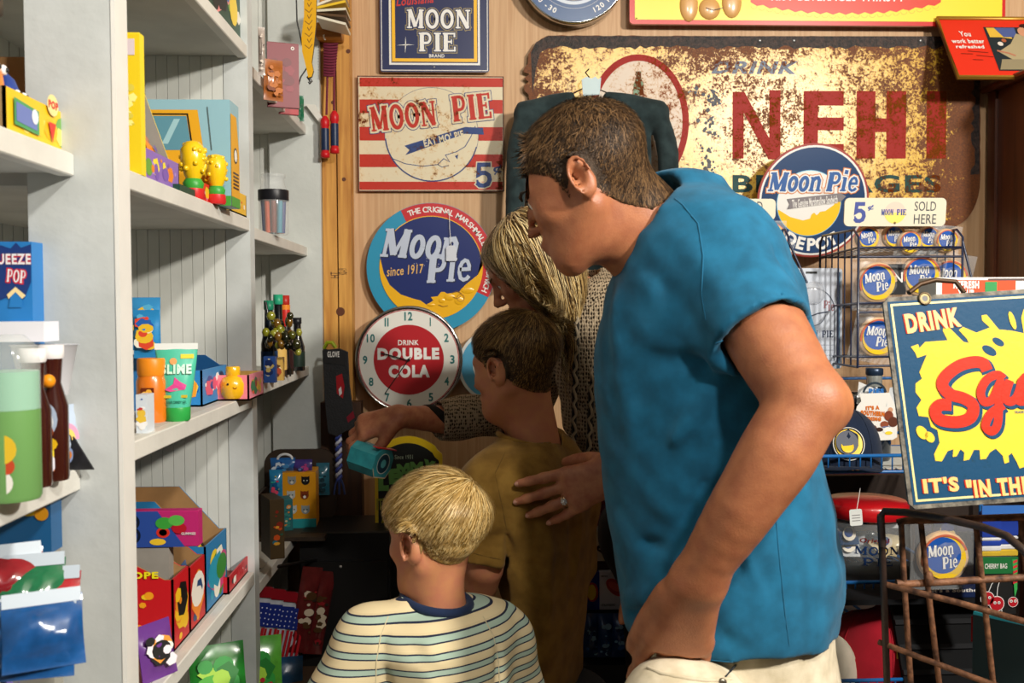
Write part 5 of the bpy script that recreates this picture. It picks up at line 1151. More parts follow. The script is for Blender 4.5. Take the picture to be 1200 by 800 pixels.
# slime tube
y=1.455; T=TR((P(208,485,y).x,y,z),rz=12); t=thing('squeeze_tube','mint green squeeze tube reading Slime with green cap and white top','tube',T); MINT=M('4fc0a0',.25,coat=.6)
mb=MB(); mb.lathe([(.0165,0),(.018,.002),(.0185,.018),(.0178,.020)],K('2fa048'),n=28); lc(mb,'cap',t,'green screw cap')
h=P(207,402,y).z-z; vs=[];N=28;rows=[(.0180,.0180,.020),(.0215,.017,.04),(.025,.013,.065),(.0275,.007,.085),(.0295,.0015,h-.008)]
for a,b,zz in rows:
    for j in range(N): q_=2*math.pi*j/N; vs.append((a*math.cos(q_),b*math.sin(q_),zz))
mb=MB(); mb.add(vs,[[i*N+j,i*N+(j+1)%N,(i+1)*N+(j+1)%N,(i+1)*N+j] for i in range(len(rows)-1) for j in range(N)],MINT,True); lc(mb,'tube',t)
mb=MB(); mb.bx(-.0298,.0298,-.0016,.0016,h-.009,h,K('e4e8e4')); lc(mb,'crimp',t)
def rowy(zz): 
    for i in range(len(rows)-1):
        if rows[i][2]<=zz<=rows[i+1][2]: f_=(zz-rows[i][2])/(rows[i+1][2]-rows[i][2]); return rows[i][1]+(rows[i+1][1]-rows[i][1])*f_
    return .01
lab=MB(); lab.text('SLIME',(-.021,.068,.021,.082),.0,K('c8f0d8'),bold=.05); lab.text('SLIME',(-.0215,.067,.0205,.081),-.0004,K('0a4a3a'),bold=.09); lab.flat([(-.016,.046),(-.004,.054),(-.002,.064),(.004,.058),(.014,.052),(.012,.046),(-.008,.043)],0,K('d84a90')); lab.flat([(-.017,.034),(.015,.034),(.015,.038),(-.017,.038)],0,K('c8b030')); lab.flat([(.006,.09),(.024,.09),(.024,.096),(.006,.096)],0,K('f0d030')); lab.disc((-.004,.086),.005,0,K('e0a060')); lab.text('SOUR CANDY GEL',(-.014,.026,.014,.030),0,K('0a4a3a'),bold=.02)
lab.v=[(x,-rowy(zz)*math.sqrt(max(.05,1-(x/.034)**2))-.0010+yy,zz) for x,yy,zz in lab.v]; lc(lab,'printed_label',t)
# blue comic box
X=-.44
t,T,W=carton('open blue cartoon printed display box on the third shelf, right of the slime tube',236,265,X,z,.075,.078,.060,K('2f86c8'),K('1a4a7a'),['f0a030','f4d040','e05a80','1a4a9a','f0f0f0','e04030'],seed=33,near=K('2f86c8'))
mb=MB(); Tn=TR((-W/2,0,0)); blobs(mb,(.004,.004,.07,.055),['58a8e0','1a5aa8','f0a030','f4d040','e05a50'],16,.0009,12,TR((-W/2,0,0),rz=-90)@TR((-.075,0,0)) ,.4); lc(mb,'side_print',t)
# duck-like yellow bottle in pink tray
t,T,W=carton('low pink and orange printed tray at the right end of the third shelf',291,308,-.386,z,.06,.045,.045,K('e8889a'),K('d8b060'),['f0a0b0','e85a30','40b0a0','f0c040','a83a2a','307a50','d8c020'],seed=41,near=K('e8808c'))
t=thing('candy_bottle','yellow character head candy bottle with round cap, in the pink tray','bottle',TR((P(273,440,1.765).x,1.765,z+.004)))
mb=MB(); mb.lathe([(.015,0),(.021,.008),(.022,.025),(.018,.036),(.010,.040)],M('eeb418',.25,coat=.6),n=24); lc(mb,'head',t); mb=MB(); mb.lathe([(.011,.038),(.0125,.041),(.0125,.054),(.011,.056)],M('eeb418',.25,coat=.6),n=20); lc(mb,'cap',t)
mb=MB(); mb.ring((.008,.022),.003,.0042,.0215,K('8a2a10'),a0=200,a1=340,N=20); mb.disc((-.004,.026),.002,.0222,BK,None,8); lc(mb,'face_print',t)
# ---- middle bay, bottom shelf
z=ZD
mb=MB(); mb.bx(-.11,.0,0,.022,0,.054,K('b8286c'),b=.001); mb.flat([(-.11,.0),(-.02,.0),(-.06,.054),(-.11,.054)],.0012,K('2a4a98')); 
for cx,cy,rx,ry,c_ in ((-.05,.036,.013,.009,'3a9a3a'),(-.032,.040,.012,.008,'58b048'),(-.028,.028,.011,.008,'b01828'),(-.052,.022,.010,.008,'d03020'),(-.052,.022,.006,.005,'f0b0a0'),(-.06,.008,.012,.005,'e8c030')): mb.disc((cx,cy),rx,.0016+cy*.01,K(c_),None,16,ry)
mb.ring((-.098,.038),.008,.012,.002,K('101a30')); mb.ring((-.098,.018),.009,.013,.002,K('101a30')); mb.text('GUMMIES',(-.025,.018,-.004,.022),.002,WHT,bold=.02)
yy=1.50; T=TR((P(233,640,yy).x,yy,P(233,640,yy).z)); single(mb,'candy_box','pink and blue candy box with watermelon and cherry print, bottom shelf','box',T)
mb=MB(); zz=P(233,640,yy).z; mb.bx(-.18,-.045,0,.024,0,zz-z,GREYC) ; single(mb,'carton','grey carton supporting the pink fruit candy box','box',TR((P(233,640,yy).x,yy+.001,z)))
# red display cartons, stepped toward the aisle
t,T,W=carton('open red display carton with yellow bees printed on the bottom shelf, nearest the post',198,217,-.43,z,.12,.13,.105,K('c01820'),CARD,['f0c020','e88a20','101010'],seed=61,near=K('c41a22'),lipm=K('c41a22'))
mb=MB(); Tn=TR((-W/2,0,0),rz=-90)@TR((-.12,0,0)); blobs(mb,(.01,.03,.11,.09),['f0a020','e88a20','f0c828'],6,.0012,13,Tn,.12); mb.text('ROPE',(.05,.108,.1,.118),.0025,K('f0e020'),Tn,bold=.04); lc(mb,'side_print',t)
t,T,W=carton('open red display carton with window cut-outs on the bottom shelf, stepped',218,236,-.43,z,.12,.14,.10,K('c21e20'),CARD,['2a4a78','e8b030','f4ece0','f08a20','202020'],seed=62,near=CARD,lipm=K('c21e20'))
packs(3,T,W,.11,.09,['202a38','c03028','3a6aa0'],'candy pack in the stepped red carton','candy packs in the red carton',seed=70)
t,T,W=carton('brown open carton with blue and yellow printed front on the bottom shelf',237,262,-.43,z,.16,.185,.11,K('2a7ab0'),CARD,['f0d030','2a9ab8','f4f0e0','3a8a3a','202020','c84a80'],seed=63)
packs(5,T,W,.11,.12,['2a70a8','e8c830','303030','3a9a4a','e8e8e0'],'candy pack in the brown carton, bottom shelf','candy packs in the blue and yellow carton',seed=71)
t,T,W=carton('low red tray of packs at the far end of the bottom shelf',264,296,-.42,z,.10,.045,.03,K('b8202a'),K('6a2018'),['c8303a','f0e8e0','3a3a3a'],seed=64)
T=TR((-.47,PX(276,680,-.47).y,z+.003),ry=-6); t=thing('drink_bottle','brown filled clear bottle with a blue cap at the far end of the bottom shelf','bottle',T)
mb=MB(); mb.lathe([(.018,0),(.02,.005),(.02,.07),(.016,.09),(.012,.10)],M('6a3018',.15,coat=.8,noise=.3,scale=50),n=20); lc(mb,'bottle',t); mb=MB(); mb.lathe([(.013,.10),(.014,.102),(.014,.122),(.012,.125)],K('3aa0d0'),n=20); lc(mb,'cap',t)
mb=MB(); pouch(mb,.06,.075,.02,M('6a3a8a',.25,coat=.7)); blobs(mb,(-.026,.01,.026,.065),['f0e8f0','7a4aa8','e89a40','2a2a2a','f4f0e0'],14,.011,15,None,.35)
single(mb,'candy_pack','purple candy bag leaning at the lower end of the red cartons','candy pack',TR((-.418,PX(186,770,-.42).y,z),rz=60,rx=-12))
# ---- left bay, upper shelf
z=1.600; X=-.470
t,T,W=carton('cardboard display tray with yellow printed front on the nearest upper shelf',12,100,X,z,.13,.125,.048,CARD,CARD,['f0c420','e8b818','f4e070','70a850','8a8ac0'],seed=81,lipm=K('efc11c'))
mb=MB(); mb.flat([(-W*.42,.012),(-W*.12,.010),(-W*.12,.036),(-W*.42,.04)],.0022,K('4a9a5a')); mb.flat([(-W*.40,.016),(-W*.15,.014),(-W*.15,.033),(-W*.40,.036)],.0026,K('6a7ab8')); mb.disc((-W*.18,.028),.008,.003,K('e8e8f0')); mb.flat([(W*.05,.008),(W*.10,.03),(W*.0,.03)],.0024,K('d83020')); mb.disc((W*.06,.05),.015,.0024,K('f0d890'),None,20,.012); mb.text('POP',(W*.0,.046,W*.13,.055),.0028,K('d04030'),bold=.05); mb.text('SOUR',(W*.25,.018,W*.45,.028),.0024,K('c8901a'),bold=.03); lc(mb,'printed_front',t)
def cone_toy(px,py,lab,c1,c2,T0,h=.05):
    t=thing('novelty_candy',lab,'candy toy',T0); mb=MB(); mb.lathe([(.018,0),(.016,h*.3),(.010,h*.8),(.002,h)],M(c1,.4,noise=.1,scale=60),n=14); lc(mb,'body',t); mb=MB(); 
    for q_ in (-1,1): mb.ball((q_*.008,-.014,h*.45),(.006,.004,.006),K('f0f0ee'),8); mb.ball((q_*.008,-.0175,h*.45),(.0028,.002,.0028),BK,6)
    lc(mb,'eyes',t)
cone_toy(0,0,'orange pointed candy toy in the yellow front tray','e0863a','e8e8e8',T@TR((-W*.26,.04,.05)),.058)
cone_toy(0,0,'navy candy toy with round white eyes in the yellow front tray','1f3a86','e8e8e8',T@TR((-W*.02,.035,.03),rx=-10),.055)
mb=MB(); mb.bx(-.03,.03,0,.03,0,.115,K('4aa0cc')); blobs(mb,(-.028,.01,.028,.105),['f0f0f0','2a60b0','58b8e0','e8c040'],12,.0008,17,None,.45); single(mb,'candy_box','pale blue printed box at the left edge of the nearest upper shelf','box',TR((X-.01,PX(4,400,X).y-.012,z),rz=90))
mb=MB(); mb.ball((0,0,.035),(.05,.045,.035),M('2a2420',.9,noise=.4,scale=60,bump=.6,bscale=90),12); mb.ball((.02,.0,.03),(.03,.05,.028),M('4a3a28',.9,noise=.4,scale=60),10); single(mb,'plush_toy','dark furry bundle lying on the cardboard tray in the top left corner','plush toy',T@TR((-W*.2,.085,.122)))
# ---- left bay, middle shelf
z=1.235; X=-.47
t=thing('pop_box','blue box reading Squeeze Pop standing at the back of the nearest middle shelf','box',TR((P(37,300,1.15).x,1.15,z)))
mb=MB(); hh=P(20,283,1.15).z-z; mb.bx(-.13,0,0,.03,0,hh,K('2a7ac0')); lc(mb,'carton',t)
Tb=t.matrix_world.copy(); p=Pl(Tb,.002); mb=MB(); q=lambda *a:[p(x,y) for x,y in a]
mb.flat(q((-20,300),(0,287),(12,291),(18,284),(24,290),(36,286),(36,330),(28,350),(15,345),(-20,360)),.001,K('203a78')); 
for g,c_,n_ in ((.003,'c82a40',.0014),(0,'ece8ec',.0018)): mb.slab('POP',p.bb(8,316,30,331),n_,K(c_),grow=g,rot=-6); mb.text('SQUEEZE',p.bb(-22,297,36,312),n_+.00005,K(c_),bold=.03+g*20)
mb.flat(q((10,360),(12,348),(20,340),(26,352),(26,360)),.0016,K('2a7ac0')); mb.flat(q((8,345),(18,336),(30,346),(26,350),(18,342),(10,350)),.0019,K('f0d8a0')); lc(mb,'printed_front',t)
t=thing('clear_jar','clear bottle with mint green contents and cartoon label, nearest middle shelf','bottle',TR((P(13,560,.99).x,.99,z)))
mb=MB(); MG=M('7cbc98',.3); h1=P(13,392,.99).z-z
mb.lathe([(.026,0),(.028,.004),(.028,h1*.55)],M('6c9c58',.4),n=24); lc(mb,'lower_body',t); mb=MB(); mb.lathe([(.0275,h1*.55),(.0275,h1*.78)],MG,n=24); lc(mb,'mint_filling',t)
mb=MB(); mb.lathe([(.0285,h1*.55),(.0285,h1*.82),(.026,h1*.93),(.014,h1),(.001,h1)],CLEAR,n=24); lc(mb,'clear_dome',t)
mb=MB(); 
for cx,cy,r_,c_ in ((.004,.052,.014,'e8c030'),(.004,.05,.009,'f0ece4'),(.008,.036,.008,'c84a28'),(.002,.020,.012,'f0ece4')): mb.disc((cx,cy),r_,.0268+.0006*cy*10,K(c_),None,16)
lc(mb,'label_print',t)
def nosebottle(px,Yb,lab,top):
    T=TR((P(px,545,Yb).x,Yb,z)); t=thing('candy_bottle',lab,'bottle',T,'brown candy bottles with orange noses'); h=P(px,top,Yb).z-z; b=M('3a140c',.2,coat=.7)
    mb=MB(); mb.lathe([(.016,0),(.017,.004),(.017,h*.55),(.010,h*.72),(.012,h*.9)],b,n=18); lc(mb,'bottle',t); mb=MB(); mb.lathe([(.0125,h*.9),(.0135,h*.92),(.0135,h),(.012,h)],K('e8e4e4'),n=18); lc(mb,'cap',t)
    mb=MB(); mb.ball((.004,-.017,h*.74),.0075,K('f0941a'),12); lc(mb,'nose',t,'orange ball nose')
    mb=MB(); mb.disc((0,h*.46),.013,.0175,K('b8c8e0'),None,16,.018); mb.disc((0,h*.44),.009,.018,K('f0f0f0'),None,12,.012); mb.disc((0,h*.37),.009,.0184,K('a04a18'),None,12,.008); mb.disc((0,h*.28),.013,.018,K('f0c020'),None,12,.008); lc(mb,'label_print',t)
nosebottle(41,1.06,'brown candy bottle with an orange ball nose, left of its twin',408); nosebottle(62,1.10,'brown candy bottle with an orange ball nose, nearest the post',404)
t=thing('plastic_cup','stack of white and clear plastic tubs behind the bottles on the nearest middle shelf','tub',TR((P(52,400,1.13).x,1.13,z+.09)))
mb=MB(); mb.lathe([(.024,0),(.034,.055),(.036,.056)],M('dcdce2',.4,alpha=.85),n=24); lc(mb,'tub',t); mb=MB(); mb.bx(-.046,.008,-.02,.02,.060,.082,K('e6e6ee')); lc(mb,'white_lid',t)
mb=MB(); mb.bx(-.06,.005,0,.03,0,.09,K('30241f')); single(mb,'carton','dark carton under the white tubs on the nearest middle shelf','box',TR((P(52,400,1.13).x,1.125,z)))
t=thing('rainbow_box','blue box with a yellow rainbow on the nearest middle shelf edge','box',TR((X+.01,PX(29,400,X).y,z),rz=80))
mb=MB(); pouch(mb,.055,.058,.02,K('2a8cc8')); lc(mb,'wrapper',t); mb=MB()
mb.ring((0,.012),.018,.026,.0115,K('f0d840'),a0=0,a1=180); mb.ring((0,.012),.010,.018,.0116,K('e07828'),a0=0,a1=180); mb.disc((.006,.02),.009,.012,K('e8e8f4'),None,12); mb.disc((-.012,.010),.008,.012,K('e88a20'),None,10); lc(mb,'rainbow_print',t)
mb=MB(); pouch(mb,.045,.05,.018,K('c8461c')); blobs(mb,(-.02,.005,.02,.045),['f0a030','8a2a10','f0d040'],10,.010,19,None,.4); single(mb,'candy_pack','orange red candy pouch at the left edge of the nearest middle shelf','candy pack',TR((X+.01,PX(2,400,X).y,z),rz=80))
t=thing('candy_pack','white pouch with a pink and yellow rainbow near the post','candy pack',TR((X,PX(68,400,X).y,z),rz=70))
mb=MB(); pouch(mb,.055,.075,.016,K('b8c8dc')); lc(mb,'pouch',t); mb=MB()
mb.ring((0,.035),.014,.020,.0095,K('e8a0c0'),a0=0,a1=180); mb.ring((0,.035),.008,.014,.0096,K('f0d070'),a0=0,a1=180); mb.disc((0,.018),.010,.0096,K('7a8ab0'),None,12); mb.disc((.002,.018),.005,.010,K('c87830'),None,10); lc(mb,'rainbow_print',t)
mb=MB(); mb.bx(-.022,.022,0,.03,0,.048,K('6a3a80')); blobs(mb,(-.02,.004,.02,.044),['e8a8c8','e8b060','4a2a60','c86a9a'],9,.0008,22,None,.5); single(mb,'candy_box','small purple candy box at the right end of the nearest middle shelf','box',TR((X,PX(88,400,X).y,z),rz=90))
mb=MB(); mb.add([(0,0,0),(0,.003,0),(.10,0,0),(.10,.003,0),(0,0,.17),(0,.003,.17)],[[0,2,4],[1,5,3],[0,1,3,2],[2,3,5,4],[0,4,5,1]],M('1a1a20',.5,noise=.5,scale=70)); single(mb,'display_card','black triangular display card leaning on the post, nearest middle shelf','display card',TR((P(110,560,1.165).x-.10,1.165,z)))
# ---- left bay, bottom
z=.93
mb=MB(); mb.bx(-.12,.01,0,.03,0,.13,K('1f5a8c')); mb.flat([(-.12,.10),(-.03,.10),(.01,.13),(-.12,.13)],.0006,K('e0b828')); mb.disc((-.015,.05),.012,.0008,K('f0c820'),None,12,.008); mb.disc((-.028,.058),.008,.0009,K('f0c820'),None,12); mb.disc((.0,.045),.008,.001,K('e8a020'),None,12); single(mb,'candy_box','blue box with a yellow duck print low in the nearest bay','box',TR((P(50,650,1.14).x,1.14,P(40,648,1.14).z)))
mb=MB(); zz=P(40,648,1.14).z; mb.bx(-.2,.01,-.01,.03,zz-z-.012,zz-z,GREYC); mb.bx(-.2,.01,.005,.03,0,zz-z-.012,K('9a988e')); single(mb,'carton','grey carton under the duck print box','box',TR((P(50,650,1.14).x,1.135,z)))
for i,(pa,pb,hb,c_) in enumerate(((-25,22,.10,'c8c4b8'),(24,52,.135,'d0ccc0'))):
    t,T,W=carton(['open white carton of bags low in the nearest bay, left one','open white carton of bags low in the nearest bay, against the post'][i],pa,pb,-.50,z,.12,hb,.03,M('c9c5ba',.6),M('8a7a60',.8),['7a6ab0','3a2a50','a090c8'],seed=90+i,name='open_carton')
    packs(2,T,W,.1,.085,['6a5aa8','2a1a3a','8070b8'],['bag in the left white carton low down','bag in the white carton against the post'][i],'purple bags low in the nearest bay',seed=93+i)
r_=random.Random(4)
for i,(px,py,c_) in enumerate(((8,770,'1f5a98'),(38,772,'1a4f8a'),(22,735,'b81c24'),(46,728,'a8202a'),(4,740,'1f7a48'),(30,712,'1f6a44'),(8,700,'8a1c24'),(52,760,'1a4f8a'))):
    mb=MB(); pouch(mb,.075,.07,.030,M(c_,.2,coat=.9,noise=.2,scale=50),seed=i); mb.bx(-.036,.036,-.002,.002,.062,.076,M('b8c4d0',.4)); 
    q_=P(px,py,.98 if i in(0,1,7) else 1.05); single(mb,'candy_bag','shiny '+{'1':'blue','b':'red','a':'red','8':'dark red'}.get(c_[0],'blue')+' candy bag low in the nearest bay'+['',' by the post','','  beside the post',' (green)',' (green, upper)',' at the left edge',''][i] if 0 else ['blue candy bag with white header in the bottom left corner','blue candy bag with white header near the post','red candy bag above the blue ones, left','red candy bag above the blue ones, by the post','green candy bag at the bottom left edge','dark green candy bag among the red ones','dark red candy bag at the left edge','blue candy bag touching the post'][i],'candy bag',TR((q_.x,q_.y,q_.z-.02),rz=20+r_.uniform(-10,10),rx=-25),'candy bags low in the nearest bay')
mb=MB(); mb.bx(-.3,XL+0,.3,Y1-.001,.60,.624,SHF); 
sp('shelf',lambda m:(m.bx(XB,XS-.018,.30,Y1-.001,.80,.824,SHF),m.bx(XS-.018,XS,.30,Y1-.001,.80,.824,WH2,b=.0015)))
sp('shelf',lambda m:(m.bx(XB,XS-.018,Y1+.04,Y2,.60,.624,SHF),m.bx(XS-.018,XS,Y1+.04,Y2,.60,.624,WH2,b=.0015)))
# ---- far bay
def xy(px,py,Y): v=P(px,py,Y); return v
z=ZA-.022
t=thing('packet','maroon hang-tab packet with round hole, upper shelf of the far bay','packet',TR(PX(338,128,-.45),rz=55)); 
z=ZA-.02
mb=MB(); Y=2.35; T=TR((P(330,130,Y).x,Y,ZA),rz=25)
bpy.data.objects.remove(t)
def pk(name,label,cat,px0,py0,px1,py1,Y,col,seed,cols,rz=0,d=.02,group=None,hole=False,txt=None,kind='pouch',rx=0):
    """pack that fills a pixel box at depth Y, standing on its lower edge"""
    a,b=P(px0,py1,Y),P(px1,py0,Y); w=b.x-a.x; h=b.z-a.z; T=TR(((a.x+b.x)/2,Y,a.z),rz=rz,rx=rx); mb=MB()
    if kind=='pouch': pouch(mb,w,h,d,M(col,.3,coat=.6,noise=.1,scale=60),seed=seed); n0=d/2+.001
    else: mb.bx(-w/2,w/2,0,d,0,h,K(col),b=.001); n0=.0006
    if cols: blobs(mb,(-w*.42,h*.08,w*.42,h*.85),cols,14,n0,seed,None,.3)
    if hole: mb.ring((0 if hole is True else hole*w,h*.92),.002,.004,n0+.001,M('d8d0c8',.4)); 
    if txt: mb.text(txt,(-w*.36,h*.35,w*.36,h*.55),n0+.002,WHT,bold=.06)
    return single(mb,name,label,cat,T,group)
pk('packet','maroon hang-tab packet with a round hole, upper shelf of the far bay','packet',314,50,350,126,2.30,'7c1826',3,['8a2030','6a1420'],rz=20,d=.01,hole=.3,kind='box')
pk('packet','orange brown pouch in front of the maroon packet','packet',308,70,332,118,2.12,'a05a24',5,['b86a2a','7a3a18'],rz=35)
pk('packet','red and white lettered packet reading DIX, right of the orange pouch','packet',328,84,350,134,2.4,'b03038',8,['e8e0d8','c03038','d8a080'],rz=30,txt='DIX',kind='box',d=.012)
pk('packet','small green packet at the end of the upper shelf in the far bay','packet',347,112,356,142,2.6,'1f6a4a',9,['185a3a'],rz=10)
pk('packet','thin pale packet against the post on the upper shelf of the far bay','packet',303,32,310,88,2.02,'a89a90',9,['c8b8a8','5a4038'],rz=20)
# shelf jar with black lid band and sticks
t=thing('glass_jar','clear glass jar of wrapped sticks with a black band, far bay','jar',TR((P(321,275,2.25).x,2.25,ZB-.004)))
mb=MB(); mb.lathe([(.030,0),(.033,.004),(.033,.095),(.026,.11),(.024,.125),(.027,.127),(.027,.134),(.024,.135)],CLEAR,n=24); lc(mb,'glass',t); mb=MB(); mb.lathe([(.0335,.076),(.0338,.077),(.0338,.098),(.0335,.099)],K('1c1c20'),n=24); lc(mb,'black_band',t)
mb=MB()
for i in range(9): a=i*.7; c_=['2a3a7a','c8501c','7a3018','3a90a8','d8c8b0'][i%5]; mb.tube([(.019*math.cos(a),.019*math.sin(a),.004),(.022*math.cos(a),.022*math.sin(a),.078)],.006,K(c_),8)
ob(lc(mb,'wrapped_sticks',t),kind='stuff')
# bottles with pepper bundle
for i,(px,top,Y,c_,cc,lab) in enumerate(((316,352,2.20,'101820','1a7a5a','tall dark bottle with a green cap behind the pepper bundle, leftmost'),(327,345,2.30,'15181a','2aa078','dark bottle with a green cap behind the pepper bundle'),(335,346,2.36,'14110f','b02a20','dark bottle with a red and orange neck label'),(349,372,2.5,'121416','1a1c20','short dark bottle right of the pepper bundle'))):
    t=thing('sauce_bottle',lab,'bottle',TR((P(px,440,Y).x,Y,ZC+.006)),'dark sauce bottles in the far bay'); h=P(px,top,Y).z-ZC-.006
    mb=MB(); g=M(c_,.15,coat=.8); mb.lathe([(.017,0),(.018,.003),(.018,h*.45),(.010,h*.66),(.009,h*.92)],g,n=16); lc(mb,'bottle',t); mb=MB(); mb.lathe([(.010,h*.88),(.011,h*.89),(.011,h),(.009,h)],K(cc),n=14); lc(mb,'cap',t)
    mb=MB(); mb.lathe([(.0185,h*.08),(.0186,h*.09),(.0186,h*.35),(.0185,h*.36)],K(['20406a','d8b060','301818','203028'][i]),n=16); 
    if i==2: mb.lathe([(.0115,h*.60),(.012,h*.61),(.012,h*.8),(.0115,h*.82)],K('c82a22'),n=14); mb.lathe([(.0118,h*.82),(.0118,h*.88)],K('e8882a'),n=14)
    lc(mb,'label',t)
t=thing('pepper_bundle','hanging bundle of dark olives and green peppers among the sauce bottles','bundle',TR(P(331,392,2.14))); r_=random.Random(8)
for i in range(34):
    mb=MB(); q_=(max(-.034,min(.034,r_.gauss(0,.02))),r_.gauss(0,.010),max(-.04,min(.04,r_.gauss(0,.025)))); c_=r_.choice(['4a4a14','7a7a1c','2a2a10','6a4a14','8a8a30','1a1c0e']); mb.ball(q_,(.008*r_.uniform(.8,1.3),.008,.009*r_.uniform(.8,1.5)),M(c_,.2,coat=.7),8); lc(mb,'pepper',t)
mb=MB(); mb.tube([(-.035,0,.07),(-.03,0,.04),(-.01,0,.02)],.003,BK,6); lc(mb,'stem',t)
mb=MB(); mb.tube([(-.02,0,-.02),(-.018,.0,-.07)],.002,BK,5); mb.tube([(0.01,0,-.02),(.012,.02,-.09)],.002,BK,5); lc(mb,'tie',t)
mb=MB(); mb.bx(-.012,.012,0,.02,0,.055,K('2a4a8a')); blobs(mb,(-.011,.004,.011,.052),['b8a060','1a2a5a','d0c8b0'],8,.0006,4,None,.5); single(mb,'small_box','small blue printed box in front of the sauce bottles','box',TR((P(316,450,2.1).x,2.1,ZC+.006)))
mb=MB(); mb.bx(-.014,.014,0,.02,0,.05,K('c8a050')); blobs(mb,(-.012,.004,.012,.046),['a84a30','5a3a28','e8d0a0'],8,.0006,6,None,.5); single(mb,'small_box','small tan and red printed box in front of the sauce bottles','box',TR((P(324,445,2.16).x,2.16,ZC+.006)))
# brown bin with the cat box
t=thing('storage_bin','dark brown rounded bin holding bagged toys, lower shelf of the far bay','bin',TR((P(352,560,2.62).x,2.62,ZDp))); BRN=M('35281c',.5,noise=.15,scale=30)
a=P(308,640,2.62); b=P(391,526,2.62); w_=b.x-a.x; h_=b.z-ZDp
mb=MB(); mb.prism(rrect(w_,h_,.04,6,(0,h_/2)),-.012,0,BRN); lc(mb,'back_wall',t)
mb=MB(); mb.bx(-w_/2,-w_/2+.01,-.22,0,0,h_*.5,BRN); lc(mb,'side_wall',t); mb=MB(); mb.bx(-w_/2,w_/2,-.22,0,0,.01,BRN); lc(mb,'bottom',t)
t=thing('animal_box','orange box printed with six animal faces and a teal base strip','box',TR((P(349,615,2.5).x,2.5,ZDp),rz=4)); p=Pl(t.matrix_world.copy())
x0,_,x1,z1=p.bb(326,600,370,553); x0,z0_=p(326,615); x1,z1=p(370,553)
mb=MB(); mb.bx(x0,x1,0,.09,0,z1,K('e8a01c'),b=.001); mb.bx(x0,x1,-.0006,.0,0,z0_*1.0+.014 if z0_>0 else .016,K('2a9aa0')); lc(mb,'carton',t)
mb=MB()
for i,(px,py) in enumerate(((342,563),(358,563),(341,580),(357,580),(343,597),(358,597))):
    c=p(px,py); cc=['9aa0a0','1c1c1c','c0c4c4','8a3a18','c8d0d0','98a4a8'][i]; r=.0105; mb.disc(c,r,.0010,K(cc),None,16); 
    for q_ in (-1,1): mb.flat([(c[0]+q_*r*.95,c[1]+r*1.15),(c[0]+q_*r*.95,c[1]+r*.2),(c[0]+q_*r*.2,c[1]+r*.8)],.0011,K(cc)); mb.disc((c[0]+q_*r*.38,c[1]+r*.05),r*.16,.0013,K('f0f0e8' if i==1 else '101010'),None,8)
    mb.disc((c[0],c[1]-r*.4),r*.35,.0012,K('e8e4dc' if i!=1 else '2a2a2a'),None,10)
lc(mb,'animal_faces',t)
pk('toy_pack','blue wrapped toy on top of the animal face box, left','toy',317,536,346,556,2.53,'2a6ab0',4,['4a90d0','d8e8f8','1a4a90'],d=.03)
pk('toy_pack','purple blue wrapped toy on top of the animal face box, right','toy',343,538,366,556,2.53,'4a3a8a',6,['6a8ad0','c04a90','2a2a60'],d=.03)
pk('toy_pack','teal hanging toy packet at the right of the animal face box','toy',371,542,386,580,2.6,'2a6a80',7,['4a9ab0','1a3a48'],d=.02)
pk('toy_pack','turquoise and yellow toy blister left of the animal face box','toy',316,550,331,582,2.26,'2a86b8',7,['3ab0a0','e8d040','1a5a90','e04a6a'],d=.02)
t=thing('ring_toy','white ring handle on the blue wrapped toy','toy ring',TR(P(334,538,2.35))); mb=MB(); mb.tube([(.017*math.cos(R(a)),0,.012*math.sin(R(a))) for a in range(0,190,15)],.003,K('e4e8ec'),8); lc(mb,'handle',t)
pk('display_box','dark box printed in orange and green at the lower far bay','box',317,585,333,655,2.05,'4a3a24',12,['c8501c','2a5a4a','e0a030','8a2a1a','2a6a80'],kind='box',d=.08,rz=25)
pk('display_box','narrow teal and orange printed box on the lower far shelf','box',331,585,343,622,2.2,'2a6a70',13,['e08a30','3a8a80','d8c8a0'],kind='box',d=.05,rz=20)
# ---- hung and piled things low down
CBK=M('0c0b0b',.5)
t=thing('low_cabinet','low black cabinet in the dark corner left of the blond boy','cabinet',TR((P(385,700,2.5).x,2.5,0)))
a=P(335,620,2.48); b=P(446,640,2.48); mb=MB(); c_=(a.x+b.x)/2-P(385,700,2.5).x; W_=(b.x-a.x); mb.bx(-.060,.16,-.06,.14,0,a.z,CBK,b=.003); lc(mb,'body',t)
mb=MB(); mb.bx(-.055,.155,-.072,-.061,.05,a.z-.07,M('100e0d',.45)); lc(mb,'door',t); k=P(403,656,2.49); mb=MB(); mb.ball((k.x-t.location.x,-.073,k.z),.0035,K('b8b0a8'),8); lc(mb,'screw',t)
def bag(px,py,Y,w,h,fn,label,group,rz=0,rx=0,ry=0,base='c0c4cc',al=None):
    q_=P(px,py,Y); mb=MB(); pouch(mb,w,h,.018,M(base,.2,coat=.9,noise=.15,scale=50),crimp=.012,seed=int(px)); fn(mb,w,h); return single(mb,'candy_bag',label,'candy bag',TR((q_.x,q_.y,q_.z-h),rz=rz,rx=rx,ry=ry),group)
def flag(mb,w,h):
    mb.bx(-w*.4,w*.4,-.0118,-.0108,h*.48,h*.80,K('1f2f80'))
    for i in range(4):
        for j in range(4): mb.disc((-w*.3+i*w*.2,h*.52+j*h*.07),.0018,.012,K('d8dcf0'),None,5)
    for i in range(4): mb.bx(-w*.4+i*w*.22,-w*.4+i*w*.22+w*.11,-.0118,-.0108,h*.06,h*.46,K('b02028'))
    mb.bx(-w*.46,w*.46,-.006,.006,h*.86,h,K('8a1420'))
